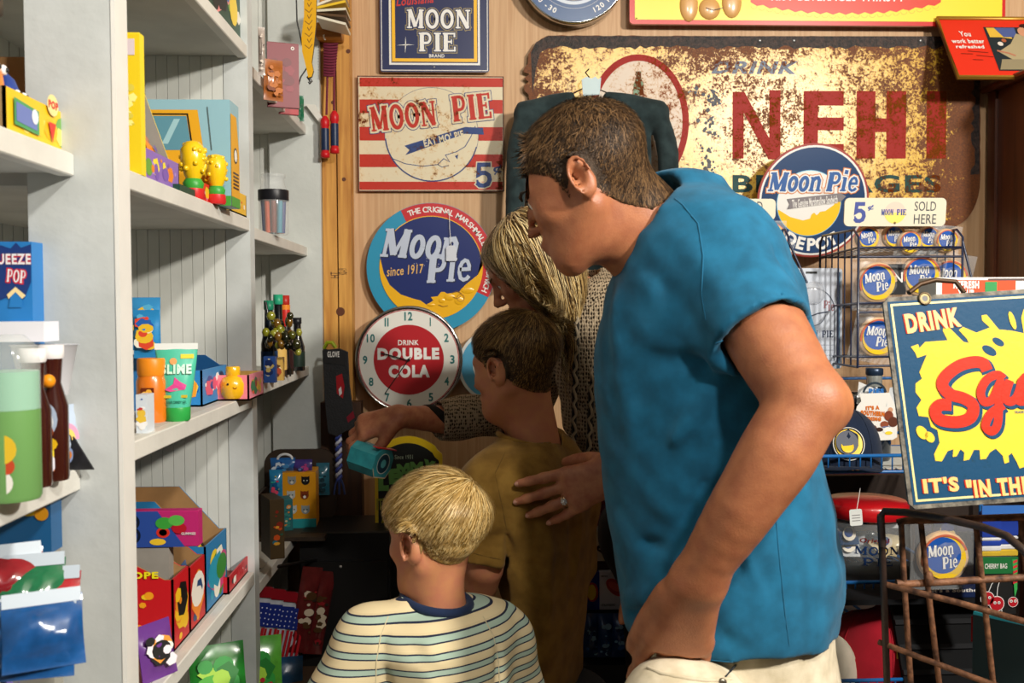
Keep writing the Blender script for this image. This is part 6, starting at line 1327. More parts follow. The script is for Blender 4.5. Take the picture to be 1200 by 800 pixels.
for i,px in enumerate((287,303,318,334)): bag(px,688+i*3,2.10+i*.07,.055,.155,flag,['leftmost hanging flag print candy bag below the shelves','second hanging flag print candy bag from the left','third hanging flag print candy bag from the left','rightmost hanging flag print candy bag'][i],'hanging flag print candy bags',rz=35,ry=14)
for i,(px,lab) in enumerate(((347,'dark red foil bag right of the flag print bags'),(364,'dim brown and red foil bag nearest the black cabinet'))): bag(px,665+i*5,2.32+i*.08,.05,.20,lambda mb,w,h: blobs(mb,(-w*.4,.01,w*.4,h*.8),['8a1a20','4a3018','c8b8a0','2a2018'],14,.011,i,None,.35),lab,'foil bags beside the flag bags',rz=30,ry=12,base='5a1c1c')
def greenp(mb,w,h): blobs(mb,(-w*.4,h*.1,w*.4,h*.9),['4ab030','1a7a28','a8d840','2a9a3a'],12,.0115,3,None,.4)
bag(258,758,1.78,.10,.13,greenp,'green glossy candy bag at the foot of the shelves','green bags',rz=25,rx=-20,base='1f7a28'); bag(300,750,1.9,.10,.15,lambda mb,w,h:(greenp(mb,w,h),blobs(mb,(0,h*.1,w*.4,h*.5),['b82030','d84050'],6,.014,5,None,.3)),'green bag with red berries right of the glossy green bag','green bags',rz=15,rx=-15,base='58a838')
bag(268,742,2.0,.09,.09,lambda mb,w,h:None,'crumpled sky blue bag above the green bags','',rz=20,rx=-10,base='2a78b0'); bag(330,772,2.12,.09,.10,lambda mb,w,h:None,'dim blue bag low beside the flag bags','',rz=10,rx=-10,base='1f4a70')
mb=MB(); mb.bx(-.038,.2,0,.5,0,.02,M('4a3a28',.7)); mb.bx(-.038,.2,0,.02,.02,.12,M('4a3a28',.7)); single(mb,'wooden_tray','brown wooden tray low at the shelf foot','tray',TR((P(300,800,1.7).x,1.72,.60)))
mb=MB(); mb.bx(-.038,.2,0,.5,0,.60,M('3a2e22',.7)); single(mb,'low_stand','low wooden stand under the bags at the shelf foot','stand',TR((P(300,800,1.7).x,1.72,0)))
# peg rail that carries the hanging bags
mb=MB(); a=P(280,672,2.06); b=P(372,655,2.45); mb.tube([a,b],.004,CBK,6); mb.tube([b,(b.x,b.y,0)],.004,CBK,6); mb.tube([a,(a.x,a.y,0)],.004,CBK,6); single(mb,'hanging_rail','thin black rail the candy bags hang from','rail',IM)
# ---- jump rope, slingshot, net bag, papers by the post
t=thing('jump_rope','maroon jump rope with red and blue handles hanging on the pine post','jump rope',TR(P(388,50,2.68))); p=Pl(t.matrix_world.copy()); MAR=M('6a1430',.8)
mb=MB(); 
for i in range(12):
    y=52+i*3.3; mb.tube([ (p(380,y)[0],-.004,p(380,y)[1]),(p(388,y+2)[0],-.014,p(388,y+2)[1]),(p(396-i*.3,y)[0],-.004,p(396,y)[1])],.0036,MAR,6)
a1,a2=p(384,92),p(392,92); mb.tube([(a1[0],-.006,p(384,52)[1]),(a1[0],-.006,a1[1]),(p(383,135)[0],-.006,p(383,135)[1])],.003,MAR,6); mb.tube([(a2[0],-.006,p(392,52)[1]),(a2[0],-.006,a2[1]),(p(392,130)[0],-.01,p(392,130)[1])],.003,MAR,6)
lc(mb,'rope',t)
for px,y0_,y1_ in ((382,137,186),(393,131,181)):
    a,b=p(px,y1_),p(px,y0_); h=b[1]-a[1]; mb=MB(); mb.lathe([(.006,0),(.012,.002),(.012,h*.12),(.010,h*.14),(.010,h*.74),(.012,h*.78),(.012,h*.9),(.005,h)],K('c01820'),(a[0],-.012,a[1]),16); o=lc(mb,'handle',t)
    mb=MB(); mb.lathe([(.0105,h*.18),(.0107,h*.2),(.0107,h*.68),(.0105,h*.7)],K('1a2a4a'),(a[0],-.012,a[1]),16); o2=lc(mb,'printed_band',o); 
mb=MB(); k=P(380,41,2.66); mb.tube([k,k+Vector((0,-.012,-.004)),k+Vector((.002,-.014,-.012)),k+Vector((.004,-.012,-.016))],.002,K('e0d8c8'),6); mb.tube([k,k+Vector((0,.02,.004))],.002,K('e0d8c8'),6); single(mb,'hook','small white hook carrying the jump rope','hook',IM)
t=thing('toy_slingshot','yellow toy bow with black cord hanging at the shelf end','toy',TR(P(366,50,2.42))); p=Pl(t.matrix_world.copy()); q=lambda *a:[p(x,y) for x,y in a]
mb=MB(); mb.prism(q((357,-20),(372,-20),(371,30),(368,60),(366,74),(368,84),(366,91),(362,92),(360,82),(355,62),(354,45),(357,20)),0,.010,K('e0a81c'),None,M('2a2010',.5)); lc(mb,'yellow_body',t)
mb=MB()
for i in range(9): mb.ribbon(q((358+(i%2)*3,-2+i*7),(363,2+i*7),(367-(i%2),-3+i*7)),.0018,.0104,M('8a5a10',.5))
lc(mb,'relief_lines',t)
mb=MB(); f2_=lambda x,y,n: (p(x,y)[0],-n,p(x,y)[1]); mb.tube([f2_(347,-10,0),f2_(348,25,0),f2_(354,52,.0),f2_(362,75,-.004),f2_(352,90,-.004),f2_(346,112,-.004)],.0018,BK,5); mb.tube([f2_(361,90,.004),f2_(365,96,.004),f2_(362,98,.004)],.004,BK,6); lc(mb,'cord',t)
mb=MB(); pts=[P(374,-10,2.45),P(382,28,2.66)]; 
t=thing('paper_stack','stack of yellow and white folded papers above the pine post','paper',TR(P(391,20,2.6)))
for i in range(5):
    mb=MB(); k=[K('e8e0cc'),K('e8c030'),K('d8d0b8'),K('5a4028'),K('e0d8c4')][i]; mb.box((0,0,0),(.075,.10,.006),k,TR((0,0,.03-i*.013),ry=-22+i*9)); lc(mb,'paper',t)
sp('shelf_bracket',lambda m: m.prism([(-.43+0,1.96),(-.405,1.96),(-.375,1.905),(-.385,1.90)],-2.70,-2.68,WH2))
# web gloves and blue rope
t=thing('novelty_gloves','black hanging novelty gloves with red web print and header card','gloves',TR(P(396,405,2.60))); p=Pl(t.matrix_world.copy()); q=lambda *a:[p(x,y) for x,y in a]
mb=MB(); mb.prism(q((379,410),(398,408),(408,412),(410,450),(414,480),(419,492),(415,500),(408,503),(396,510),(386,506),(382,470)),0,.02,M('15161a',.7,noise=.3,scale=60,bump=.4)); lc(mb,'glove',t)
mb=MB(); mb.prism(q((380,408),(406,412),(406,427),(380,424)),.02,.022,M('1a1a1c',.4)); mb.text('GLOVE',p.bb(385,411,399,418),.0225,WHT,bold=.04); lc(mb,'header_card',t)
mb=MB(); mb.flat(q((395,440),(402,437),(405,452),(403,466),(396,460)),.0205,K('a01820')); mb.flat(q((398,455),(401,452),(402,460),(399,463)),.021,K('d8d8d8')); mb.flat(q((407,488),(415,480),(417,488),(409,494)),.0205,K('7a1828')); lc(mb,'web_print',t)
mb=MB(); k=f2_ ; mb.tube([(p(380,408)[0],0,p(380,408)[1]),(p(384,401)[0],-.01,p(384,401)[1]),(p(390,401)[0],-.012,p(390,401)[1]),(p(394,407)[0],-.01,p(394,407)[1])],.005,K('a8b820'),8); lc(mb,'hang_loop',t)
t=thing('braided_cord','blue and white braided cord hanging below the gloves','cord',TR(P(398,510,2.60))); p=Pl(t.matrix_world.copy())
for s_ in (0,1):
    mb=MB(); mb.tube([(p(397,508)[0]+.006*math.cos(i*1.1+s_*3.14),-.006*math.sin(i*1.1+s_*3.14)-.008,p(398,508)[1]-i*.0048) for i in range(26)],.0045,K(['3a4a98','c8ccdc'][s_]),6); lc(mb,'strand',t)
for i in range(3): mb=MB(); a=p(398,556); mb.tube([(a[0],-.008,a[1]),(a[0]+(i-1)*.010,-.01,a[1]-.025),(a[0]+(i-1)*.014,-.01,a[1]-.05)],.003,K('3a4a80'),5); lc(mb,'tassel',t)
# ---- LEMMY board
t=thing('chalk_style_sign','black arched sign with bright yellow rim and green lettering reading Lemmy','sign',TR((P(476,600,2.55).x,2.55,0))); p=Pl(t.matrix_world.copy()); q=lambda *a:[p(x,y) for x,y in a]
BKB=M('0f1412',.4); YR=M('f0cc10',.3,coat=.5)
arch=[p(449,540),p(449,527)]+[p(476+ (x-476),513+ .0125*(x-476)**2*.6) for x in range(452,505,4)]+[p(510,529),p(518,533),p(518,560)]
bx0,bx1=p(440,600)[0],p(519,600)[0]
rim=[(bx0,0),(bx0,p(440,530)[1]),p(452,516)]+[p(x,510.5+.011*(x-478)**2) for x in range(456,508,4)]+[p(510,522),p(513,527),p(518,531),(bx1,p(519,534)[1]),(bx1,0)]
mb=MB(); mb.prism(rim,0,.010,YR); lc(mb,'yellow_rim',t)
cxm=(bx0+bx1)/2; inner=[(cxm+(u-cxm)*.90,v-.017 if v>.1 else .02) for u,v in rim]
mb=MB(); mb.prism(inner,.010,.0115,BKB); lc(mb,'black_face',t)
mb=MB(); GRN=M('6fae5a',.5); 
for ch,x0,x1,y0_,y1_,ro in (('L',444,456,553,574,0),('E',456,468,548,566,4),('M',466,481,542,560,6),('M',481,496,540,557,0),('Y',495,509,538,556,-14)): mb.text(ch,p.bb(x0,y0_,x1,y1_),.012+x0*1e-6,GRN,bold=.09,rot=ro)
mb.text('Since 1931',p.bb(463,532,484,537),.012,M('a8b8a0',.5),bold=.01)
mb.text("IT'S LEMONADE",p.bb(442,582,500,596),.012,M('9aa030',.5),bold=.03); mb.text('AT ITS BEST',p.bb(446,604,500,618),.012,M('b8b030',.5),bold=.03)
lc(mb,'lettering',t)
# ================================================================ right side: racks, shelves, cart
BLW=M('14203f',.35,coat=.4); BLU=M('1c66ac',.35,coat=.4)
def pietin(mb,r,Tm=IM,style=0,N=28):
    """moon pie print: blue disc over a yellow crescent"""
    mb.disc((0,0),r,.0006,K('efc62a'),Tm,N); mb.disc((-.10*r,.14*r),r*.86,.0009,K('1f56b0'),Tm,N)
    for g,c_,n_ in ((.0018,'123a80',.0012),(0,'f0f0f0',.0015)):
        mb.slab('Moon',(-r*.86,.12*r,r*.42,.66*r),n_,K(c_),Tm,grow=g,shear=.15,wt=1.15,xh=1.2,sp=.05,rot=8); mb.slab('Pie',(-r*.16,-.46*r,r*.60,.10*r),n_,K(c_),Tm,grow=g,shear=.15,wt=1.15,xh=1.2,sp=.06,rot=8)
# dark wooden cabinet with the red sign on top
CAB=Mgrain('5c2f18','3a1b0c','Z',1,20,.4)
t=thing('wooden_cabinet','dark red brown wooden cabinet at the right edge of the picture','cabinet',TR((P(1200,300,2.5).x+.25,2.25,0)))
x0=P(1161,300,2.77).x-t.location.x; z1=P(1152,102,2.70).z
mb=MB(); mb.bx(x0,x0+.65,0,.53,0,z1,CAB,b=.003); lc(mb,'body',t); mb=MB(); mb.bx(x0-.025,x0+.68,-.03,.545,z1,z1+.02,Mgrain('6a3418','42200e','X',1,20,.35),b=.006); lc(mb,'cornice',t)
for k in range(2): mb=MB(); mb.bx(x0+.02+.3*k,x0+.30+.3*k,-.018,-.001,.3,z1-.03,CAB,b=.006); lc(mb,'door',t)
mb=MB(); mb.bx(x0-.008,x0+.001,.0,.04,0,z1,CAB,b=.002); mb.bx(x0-.008,x0+.001,.49,.53,0,z1,CAB,b=.002); lc(mb,'side_frame',t)
Yb=2.62; bl=P(1123,91,Yb-.0); tl=PX(1098,22,bl.x)
up=(tl-bl); T=Matrix.Translation(bl); zax=up.normalized(); xax=Vector((1,0,0)); xax=(xax-zax*xax.dot(zax)).normalized(); yax=zax.cross(xax)
T=Matrix((xax,yax,zax)).transposed().to_4x4(); T.translation=bl
t=thing('advertising_sign','red gilt framed sign reading You work better refreshed, on the cabinet top','sign',T); p=Pl(T); h=up.length; W=.52; GL=M('b98a34',.35,metal=.5)
mb=MB(); mb.prism([(0,0),(W,0),(W,h),(0,h)],-.01,0,K('d8301c'),None,M('5a3a1a',.6)); lc(mb,'panel',t); mb=MB(); mb.tube([(0,-.002,0),(W,-.002,0),(W,-.002,h),(0,-.002,h)],.006,GL,8,closed=True); lc(mb,'gilt_frame',t)
q=lambda *a:[p(x,y) for x,y in a]
mb=MB(); f=[p(1152,32),p(1171,83),(W-.02,p(1171,83)[1]),(W-.02,p(1152,32)[1])]; mb.flat(f,.001,K('1f2a30')); mb.flat(q((1155,33),(1180,33),(1186,46),(1172,44),(1160,44)),.0014,K('d8b040')); mb.flat(q((1164,33),(1188,33),(1192,44),(1176,44)),.0015,K('4a5a90'))
mb.flat(q((1172,60),(1184,52),(1190,40),(1200,42),(1215,60),(1215,72),(1186,70),(1168,60)),.0018,K('a89a78')); mb.flat(q((1174,70),(1200,70),(1212,82),(1172,82)),.0019,K('8f8468')); mb.disc(p(1198,38),.014,.0021,K('c89070'),None,16,.018); mb.disc(p(1200,31),.015,.0022,K('3a1c18'),None,14,.008); mb.disc(p(1172,52),.008,.0022,K('d8d0c8'),None,10); mb.disc(p(1176,48),.007,.0021,K('a85a3a'),None,10); mb.ribbon(q((1168,60),(1182,63),(1190,66)),.006,.0023,K('b0745a'))
lc(mb,'picnic_picture',t)
mb=MB(); mb.text('You',p.bb(1124,37,1137,43),.0012,WHT,bold=.02); mb.text('work better',p.bb(1115,46,1153,51),.0012,WHT,bold=.03); mb.text('refreshed',p.bb(1120,53,1153,57),.0012,WHT,bold=.03)
for a in (((1134,60),(1158,62)),((1126,63),(1140,63.5)),((1144,65),(1164,67)),((1140,70),(1152,70.5))): mb.ribbon(q(*a),.002,.0013,K('5a1c14'))
lc(mb,'lettering',t)
# dark t-shirt hanging on the rusted sign
t=thing('hanging_shirt','dark grey green long sleeved shirt on a wire hanger in front of the rusted sign','shirt',TR(P(693,112,2.70))); DG=cloth('2c3a3c','202c2e',900,.9)
s=Field((.05,2.56,1.3),(.72,2.80,2.12),.006)
Ys=2.70
s.cone(P(640,128,Ys),P(750,128,Ys),.012,.012,0)
def slabf(pts,th,k=.02):
    for a,b,ra,rb in pts: s.cone(P(*a,Ys),P(*b,Ys),ra,rb,k)
zs=[P(690,y,Ys).z for y in (420,300,180,128,112)]; s.loft(zs,[P(693,1,Ys).x]*5,[Ys]*5,[.022,.022,.022,.018,.012],[.165,.165,.165,.16,.09],0,.01)
s.cone(P(690,114,Ys),P(612,132,Ys),.018,.020,.03); s.cone(P(690,114,Ys),P(775,130,Ys),.018,.020,.03)
s.chain([P(616,134,Ys),P(606,180,2.69),P(601,320,2.69)],[.026,.028,.022],.02); s.chain([P(770,134,Ys),P(783,180,2.69),P(786,330,2.69)],[.026,.028,.022],.02)
s.cone(P(690,96,Ys),P(690,118,Ys),.045,.04,.01,'s')
for a,b in (((625,150),(640,280)),((760,150),(745,280)),((775,150),(782,240)),((606,160),(604,240))): fold(s,P(*a,2.675),P(*b,2.675),.014,.007)
s.mesh('shirt',DG,t,1)
mb=MB(); WR_=M('3a2c20',.4,metal=.7); mb.tube([P(655,118,2.69),P(690,100,2.69),P(735,118,2.69)],.0018,WR_,6); mb.tube([P(690,100,2.69),P(690,90,2.69),P(686,85,2.70),P(690,81,2.72)],.0018,WR_,6); child(mb,'wire_hanger',t)
mb=MB(); mb.prism([p_ for p_ in [( -.022,.0),(.022,.004),(.026,.05),(.018,.045),(.01,.052),(0,.046),(-.012,.052),(-.026,.044)]],0,.003,M('8aa6aa',.3,alpha=.9),TR(P(693,113,2.66))); child(mb,'plastic_clip',t)
# wire rack of small pies
def rack(px0,px1,pytop,label,tiers,Yf,Yk,group=None,side=True):
    t=thing('wire_rack',label,'rack',TR((P((px0+px1)/2,400,Yk).x,Yk,P(px0,tiers[-1],Yk).z)),group); I=t.matrix_world.inverted()
    def tb(name,paths,r,m=BLW,stuff=False):
        mb=MB()
        for pp in paths: mb.tube(pp,r,m,6)
        o=child(mb,name,t)
        if stuff: o['kind']='stuff'
    xl,xr=P(px0,300,Yf).x,P(px1,300,Yf).x
    for py in tiers:
        z=P(px0,py,Yf).z; zb=z-.01
        tb('tier_frame',[[(xl,Yf,z),(xr,Yf,z),(xr,Yk,zb),(xl,Yk,zb),(xl,Yf,z)],[(xl,Yf,z-.022),(xr,Yf,z-.022)]],.0028)
        tb('tier_wires',[[(xl+(xr-xl)*i/16,Yf,z-.002),(xl+(xr-xl)*i/16,Yk,zb)] for i in range(1,16)],.0014,stuff=True)
    zt=P(px0,pytop,Yf).z; zl=P(px0,tiers[-1]+12,Yf).z
    for x in (xl,xr):
        tb('side_frame',[[(x,Yf,zl),(x,Yf,zt-.02),(x,Yf+.03,zt),(x,Yk-.02,zt),(x,Yk,zt-.02),(x,Yk,zl),(x,Yf,zl)]],.0032)
        tb('side_wires',[[(x,Yf+(Yk-Yf)*i/6,zl),(x,Yf+(Yk-Yf)*i/6,zt)] for i in range(1,6)],.0021,stuff=True)
    tb('brace',[[(xr,Yf,zt-.03),(xr+.035,Yf-.03,zl+.1)]],.003)
    return t,xl,xr
t,xl,xr=rack(1006,1128,268,'navy wire rack of round pies below the five cent sign',[290,355,418],2.34,2.60)
def header(px0,px1,py0,py1,Y,label):
    a,b=P(px0,py1,Y),P(px1,py0,Y); T=TR(((a.x+b.x)/2,Y,a.z),rx=6); t=thing('rack_sign',label,'sign',T); p=Pl(T); w,h=b.x-a.x,b.z-a.z
    mb=MB(); mb.prism(rrect(w,h,.012,5,(0,h/2)),0,.004,K('dcd6c0')); lc(mb,'board',t); return t,p
BL5=M('3a4a94',.4)
t,p=header(988,1107,232,265,2.36,'cream card reading 5 cents Moon Pie sold here, on top of the right wire rack')
mb=MB(); mb.slab('5',p.bb(999,237,1014,260),.0045,BL5,wt=1.25); mb.text('¢',p.bb(1016,240,1023,247),.0045,BL5,bold=.02); c=p(1048,249); mb.disc(c,.026,.0043,K('e8c8b8'),None,24); mb.flat([(c[0]+.026*math.cos(R(a)),c[1]+.026*math.sin(R(a))) for a in range(180,361,15)],.0045,K('f0dc70')); mb.slab('MOON',p.bb(1032,245,1046,252),.005,BL5,wt=1.2); mb.slab('PIE',p.bb(1050,245,1061,252),.005,BL5,wt=1.2)
for s_,a in (('SOLD',(1071,236,1096,247)),('HERE',(1070,251,1096,262))): mb.text(s_,p.bb(*a),.0045,M('3c3c44',.5))
mb.ball((0,-.005,.008),(.003,.002,.003),M('8a7040',.4,metal=.6),8); lc(mb,'lettering',t)
t,p=header(782,908,233,258,2.36,'cream sold here card partly hidden behind the shoulder of the man')
mb=MB()
for s_,a in (('SOLD',(868,236,893,247)),('HERE',(868,250,893,260))): mb.text(s_,p.bb(*a),.0045,M('3c3c44',.5))
lc(mb,'lettering',t)
rack(790,924,268,'navy wire rack mostly hidden behind the shoulder of the man',[300,370],2.34,2.60)
# small pies: one built, the rest copied
def make_pie(r,label,group):
    t=thing('wrapped_pie',label,'snack',IM,group)
    mb=MB(); mb.lathe([(r*.6,-.012),(r*.92,-.010),(r,0),(r*.92,.010),(r*.5,.011)],M('d8b48a',.6,noise=.1,scale=60),n=22,T=TR((0,0,0),rx=90)); lc(mb,'pie',t)
    mb=MB(); pietin(mb,r*.8,TR((0,-.0125,0))); mb.ring((0,0),r*.82,r*.9,.0127,K('c86a50'),None,a0=20,a1=200); lc(mb,'printed_label',t)
    mb=MB(); pouch(mb,r*2.5,r*2.5,.034,FILM,TR((0,0,-r*1.25))); lc(mb,'clear_wrapper',t); return t
small=make_pie(.030,'','small pies on the top tier of the rack')
def place(root,loc,label,rz=0,rx=0,ry=0,first=[0]):
    c=root.copy(); COL.objects.link(c); c.matrix_world=TR(loc,rz,rx,ry); c['label']=label
    for ch in list(root.children): d=ch.copy(); COL.objects.link(d); d.parent=c
    return c
names=['leftmost small pie on the top tier of the right rack','small navy labelled pie, second on the top tier','small pie in the middle of the top tier','small pie, fourth on the top tier','small pie at the right end of the top tier']
for i,(px,py) in enumerate(((1016,279),(1047,277),(1065,284),(1087,279),(1108,282))): place(small,P(px,py,2.40+.015*(i%2)),names[i],rx=6,ry=random.uniform(-14,14))
place(small,P(905,276,2.40),'small pie on the left rack beside the shoulder of the man',rx=-12); place(small,P(912,292,2.39),'small pie low on the left rack beside the shoulder of the man',rx=-12,ry=20)
for ch in list(small.children): bpy.data.objects.remove(ch)
bpy.data.objects.remove(small)
big=make_pie(.052,'','large wrapped pies on the rack')
for px,py,Y,l,ry in ((1027,331,2.42,'large wrapped pie on the middle tier, left',-4),(1078,323,2.42,'large wrapped pie on the middle tier, centre',4),(1110,327,2.44,'large wrapped pie on the middle tier, half behind its neighbour',8),(1028,395,2.42,'large wrapped pie on the bottom tier beside the leaning sign',10)): place(big,P(px,py,Y),l,rx=6,ry=ry)
pd=place(big,P(1104,652,1.90),'large wrapped pie hanging behind the cart, below the tilted sign',rx=0,ry=0)
for ch in list(big.children): bpy.data.objects.remove(ch)
bpy.data.objects.remove(big)
mb=MB(); mb.bx(-.02,.02,0,.03,0,.075,K('15171c')); mb.text('N',(-.012,.03,.012,.055),.001,WHT,bold=.01); single(mb,'snack_box','small black box with a white letter N between the large pies','box',TR(P(1052,345,2.41)))
# silver blister pack
Y=2.50; a,b=P(925,432,Y),P(987,314,Y); T=TR(((a.x+b.x)/2,Y,(a.z+b.z)/2)); t=thing('blister_pack','silver blister card reading Moon Pie hanging left of the wire rack','packet',T); p=Pl(T); w,h=b.x-a.x,b.z-a.z; q=lambda *a:[p(x,y) for x,y in a]
SIL=M('c4ccda',.35,coat=.5)
mb=MB(); mb.prism(rrect(w,h,.01,4),0,.002,SIL,None,M('5a86a8',.2)); lc(mb,'card',t); mb=MB(); mb.ribbon([(-w/2+.008,-h/2),(-w/2+.008,h/2-.01)],.004,.004,M('7aa4c0',.15,alpha=.8)); mb.ribbon([(w/2-.010,-h/2),(w/2-.010,h/2-.01)],.008,.004,M('5a86a8',.15,alpha=.8)); lc(mb,'blister_edges',t)
mb=MB(); c=p(951,364); r_=p(978,364)[0]-c[0]; mb.ring(c,r_-.002,r_,.003,M('28344e',.4),a0=0,a1=180); mb.ribbon([(c[0]-r_+.001,c[1]),(c[0]-r_+.001,-h/2+.02)],.002,.003,M('28344e',.4)); mb.ribbon([(c[0]+r_-.001,c[1]),(c[0]+r_-.001,-h/2+.02)],.002,.003,M('28344e',.4))
mb.ring(p(952,366),.033,.0345,.0031,M('3a4660',.4),a0=190,a1=350); mb.slab('Pie'.replace('Pie','P'),p.bb(965,352,970,361),.0034,K('a06a70')); mb.slab('ie',p.bb(970,352,977,364),.0034,K('a06a70')); mb.ribbon(q((948,371),(958,367),(970,365)),.003,.0036,M('28344e',.4))
mb.slab('MOON',p.bb(934,387,958,395),.0034,M('1c2c4c',.4)); mb.slab('PIE',p.bb(963,387,976,395),.0034,M('1c2c4c',.4)); 
for i in range(5): mb.ribbon(q((940,404+i*6),(978,404+i*6)),.0006,.0032,M('7a889a',.5))
mb.prism(q((944,318),(957,318),(957,320.5),(944,320.5)),.0025,.003,BK); lc(mb,'print',t)
mb=MB(); c=p(953,343); mb.ball((c[0],-.004,c[1]),(.030,.016,.030),M('e4e8f0',.08,alpha=.35,coat=1),20); lc(mb,'clear_bubble',t)
mb=MB(); k=P(951,319,2.495); mb.tube([k,k+Vector((0,.3,.01))],.003,CHR,6); single(mb,'peg_hook','steel peg hook carrying the silver blister card','hook',IM)
# blue wire shelf unit
t=thing('wire_shelf_unit','bright blue wire shelf unit holding a bottle, jar and caps','shelving',TR((P(1050,400,2.3).x,2.3,0)))
def wshelf(pyf,Yf,Yk,px0,px1,lip):
    z=P(1010,pyf,Yf).z; xl,xr=P(px0,pyf,Yf).x,P(px1,pyf,Yf).x
    for name,r,paths,st_ in (('shelf_frame',.0042,[[(xl,Yf,z),(xr,Yf,z),(xr,Yk,z-.0),(xl,Yk,z),(xl,Yf,z)],[(xl,Yf,z-lip),(xr,Yf,z-lip)],[(xl,Yf+.002,z-lip),(xl,Yk,z-lip),(xr,Yk,z-lip),(xr,Yf+.002,z-lip)]],0),('shelf_wires',.0018,[[(xl+(xr-xl)*i/22,Yf,z),(xl+(xr-xl)*i/22,Yf,z-lip),(xl+(xr-xl)*i/22,Yk,z-lip)] for i in range(1,22)],1)):
        mb=MB()
        for pp in paths: mb.tube(pp,r,BLU,6)
        o=child(mb,name,t)
        if st_: o['kind']='stuff'
    return z-lip
zs1=wshelf(534,2.16,2.55,895,1170,.036); zs2=wshelf(682,2.06,2.55,895,1130,.030); zs3=wshelf(797,1.98,2.55,880,1112,.03)
for px in (900,1150):
    mb=MB(); mb.tube([(P(px,534,2.56).x,2.56,0),(P(px,534,2.56).x,2.56,P(px,440,2.56).z)],.006,BLU,8); child(mb,'post',t)
mb=MB(); a,b=P(975,443,2.56),P(1060,443,2.56); mb.tube([(a.x-.3,2.56,a.z),(b.x+.2,2.56,b.z)],.004,BLU,6); child(mb,'back_rail',t)
mb=MB(); z_=zs1; x0_,x1_=P(930,540,2.2).x,P(1130,540,2.2).x; mb.bx(x0_,x1_,2.18,2.52,z_+.0035,z_+.0055,M('c8ccc8',.5)); single(mb,'paper_liner','white paper liner lying on the top blue wire shelf','paper',IM)
mb=MB(); q_=P(960,556,2.62); mb.bx(P(700,556,2.62).x,3.3,2.60,2.64,0,q_.z,M('2a1c14',.8,noise=.2,scale=20)); o=mb.build('trim_2'); o['kind']='structure'
# shaped bottle with collar card
x,Y=P(1024,530,2.3).x,2.30; T=TR((x,Y,zs1+.006)); t=thing('glass_bottle','dark glass bottle wearing a white card reading Its a southern thing','bottle',T); p=Pl(T,.03); 
h=P(1024,431,Y).z-(zs1+.006)
mb=MB(); mb.lathe([(.035,0),(.038,.006),(.038,h*.55),(.034,h*.68),(.017,h*.80),(.016,h*.93)],M('0f1824',.08,coat=1),n=28); lc(mb,'bottle',t); mb=MB(); mb.lathe([(.018,h*.92),(.020,h*.93),(.020,h*.99),(.018,h)],M('24364e',.3,metal=.4),n=24); lc(mb,'cap',t); mb=MB(); mb.lathe([(.0175,h*.80),(.0178,h*.81),(.0178,h*.93),(.0175,h*.935)],M('b8bcb8',.2,metal=.6),n=24); lc(mb,'neck_foil',t)
p=Pl(T,.042); q=lambda *a:[p(x,y) for x,y in a]
mb=MB(); CD=K('dfdcd6'); mb.prism(q((1007,461),(1042,460),(1051,480),(1051,512),(1046,515),(1010,517),(1009,505),(1003,495),(1002,485),(1004,476),(1009,470)),.042,.0435,CD); lc(mb,'white_card',t)
mb=MB(); OO=K('c8681c'); 
for s_,bb_,ro in (("IT'S A",(1014,475,1030,480),3),('SOUTHERN',(1008,481,1036,487),-4),('THING',(1014,488,1032,493),-3)): mb.text(s_,p.bb(*bb_),.0448,OO,bold=.09,rot=ro)
for cx,cy,rx,ry,c_ in ((1041,487,.011,.012,'7a3a24'),(1043,480,.006,.006,'c89878'),(1046,494,.012,.012,'5a3020'),(1036,497,.010,.008,'8a4a30'),(1024,503,.007,.010,'6a4030'),(1030,503,.009,.005,'3a2018'),(1022,510,.003,.008,'4a2a1c'),(1027,510,.003,.008,'4a2a1c'),(1040,504,.011,.008,'e8e4dc'),(1041,507,.009,.004,'e8c838'),(1038,500,.010,.002,'5a6a90')): k=p(cx,cy); mb.disc(k,rx,.0440+cy*1e-6,K(c_),None,14,ry)
lc(mb,'card_print',t)
mb=MB(); k=p(1025,462); mb.ring(k,.024,.029,.042,M('22303c',.3),a0=10,a1=170); mb.text('PIES',p.bb(1018,455,1036,461),.042,K('2a6ab0'),bold=.08); lc(mb,'round_neck_label',t)
mb=MB(); mb.add([(-.05,-.02,h*.62),(-.01,-.045,h*.60),(.0,-.04,h*.76),(-.045,-.02,h*.86)],[[0,1,2,3]],M('dfe0e0',.2)); mb.add([(.05,-.02,h*.60),(.01,-.045,h*.60),(.02,-.04,h*.80),(.04,-.02,h*.80)],[[0,1,2,3]],M('cfd4d8',.2)); lc(mb,'clear_collar',t)
def bottle2(px,lab): T=TR((P(px,530,2.42).x,2.42,zs1+.006)); mb=MB(); mb.lathe([(.03,0),(.032,.005),(.032,.12),(.028,.14),(.025,.15),(.022,.151)],M('0c0e12',.1,coat=1),n=20); single(mb,'glass_bottle',lab,'bottle',T)
bottle2(1000,'short dark jar behind the bottle with the white card')
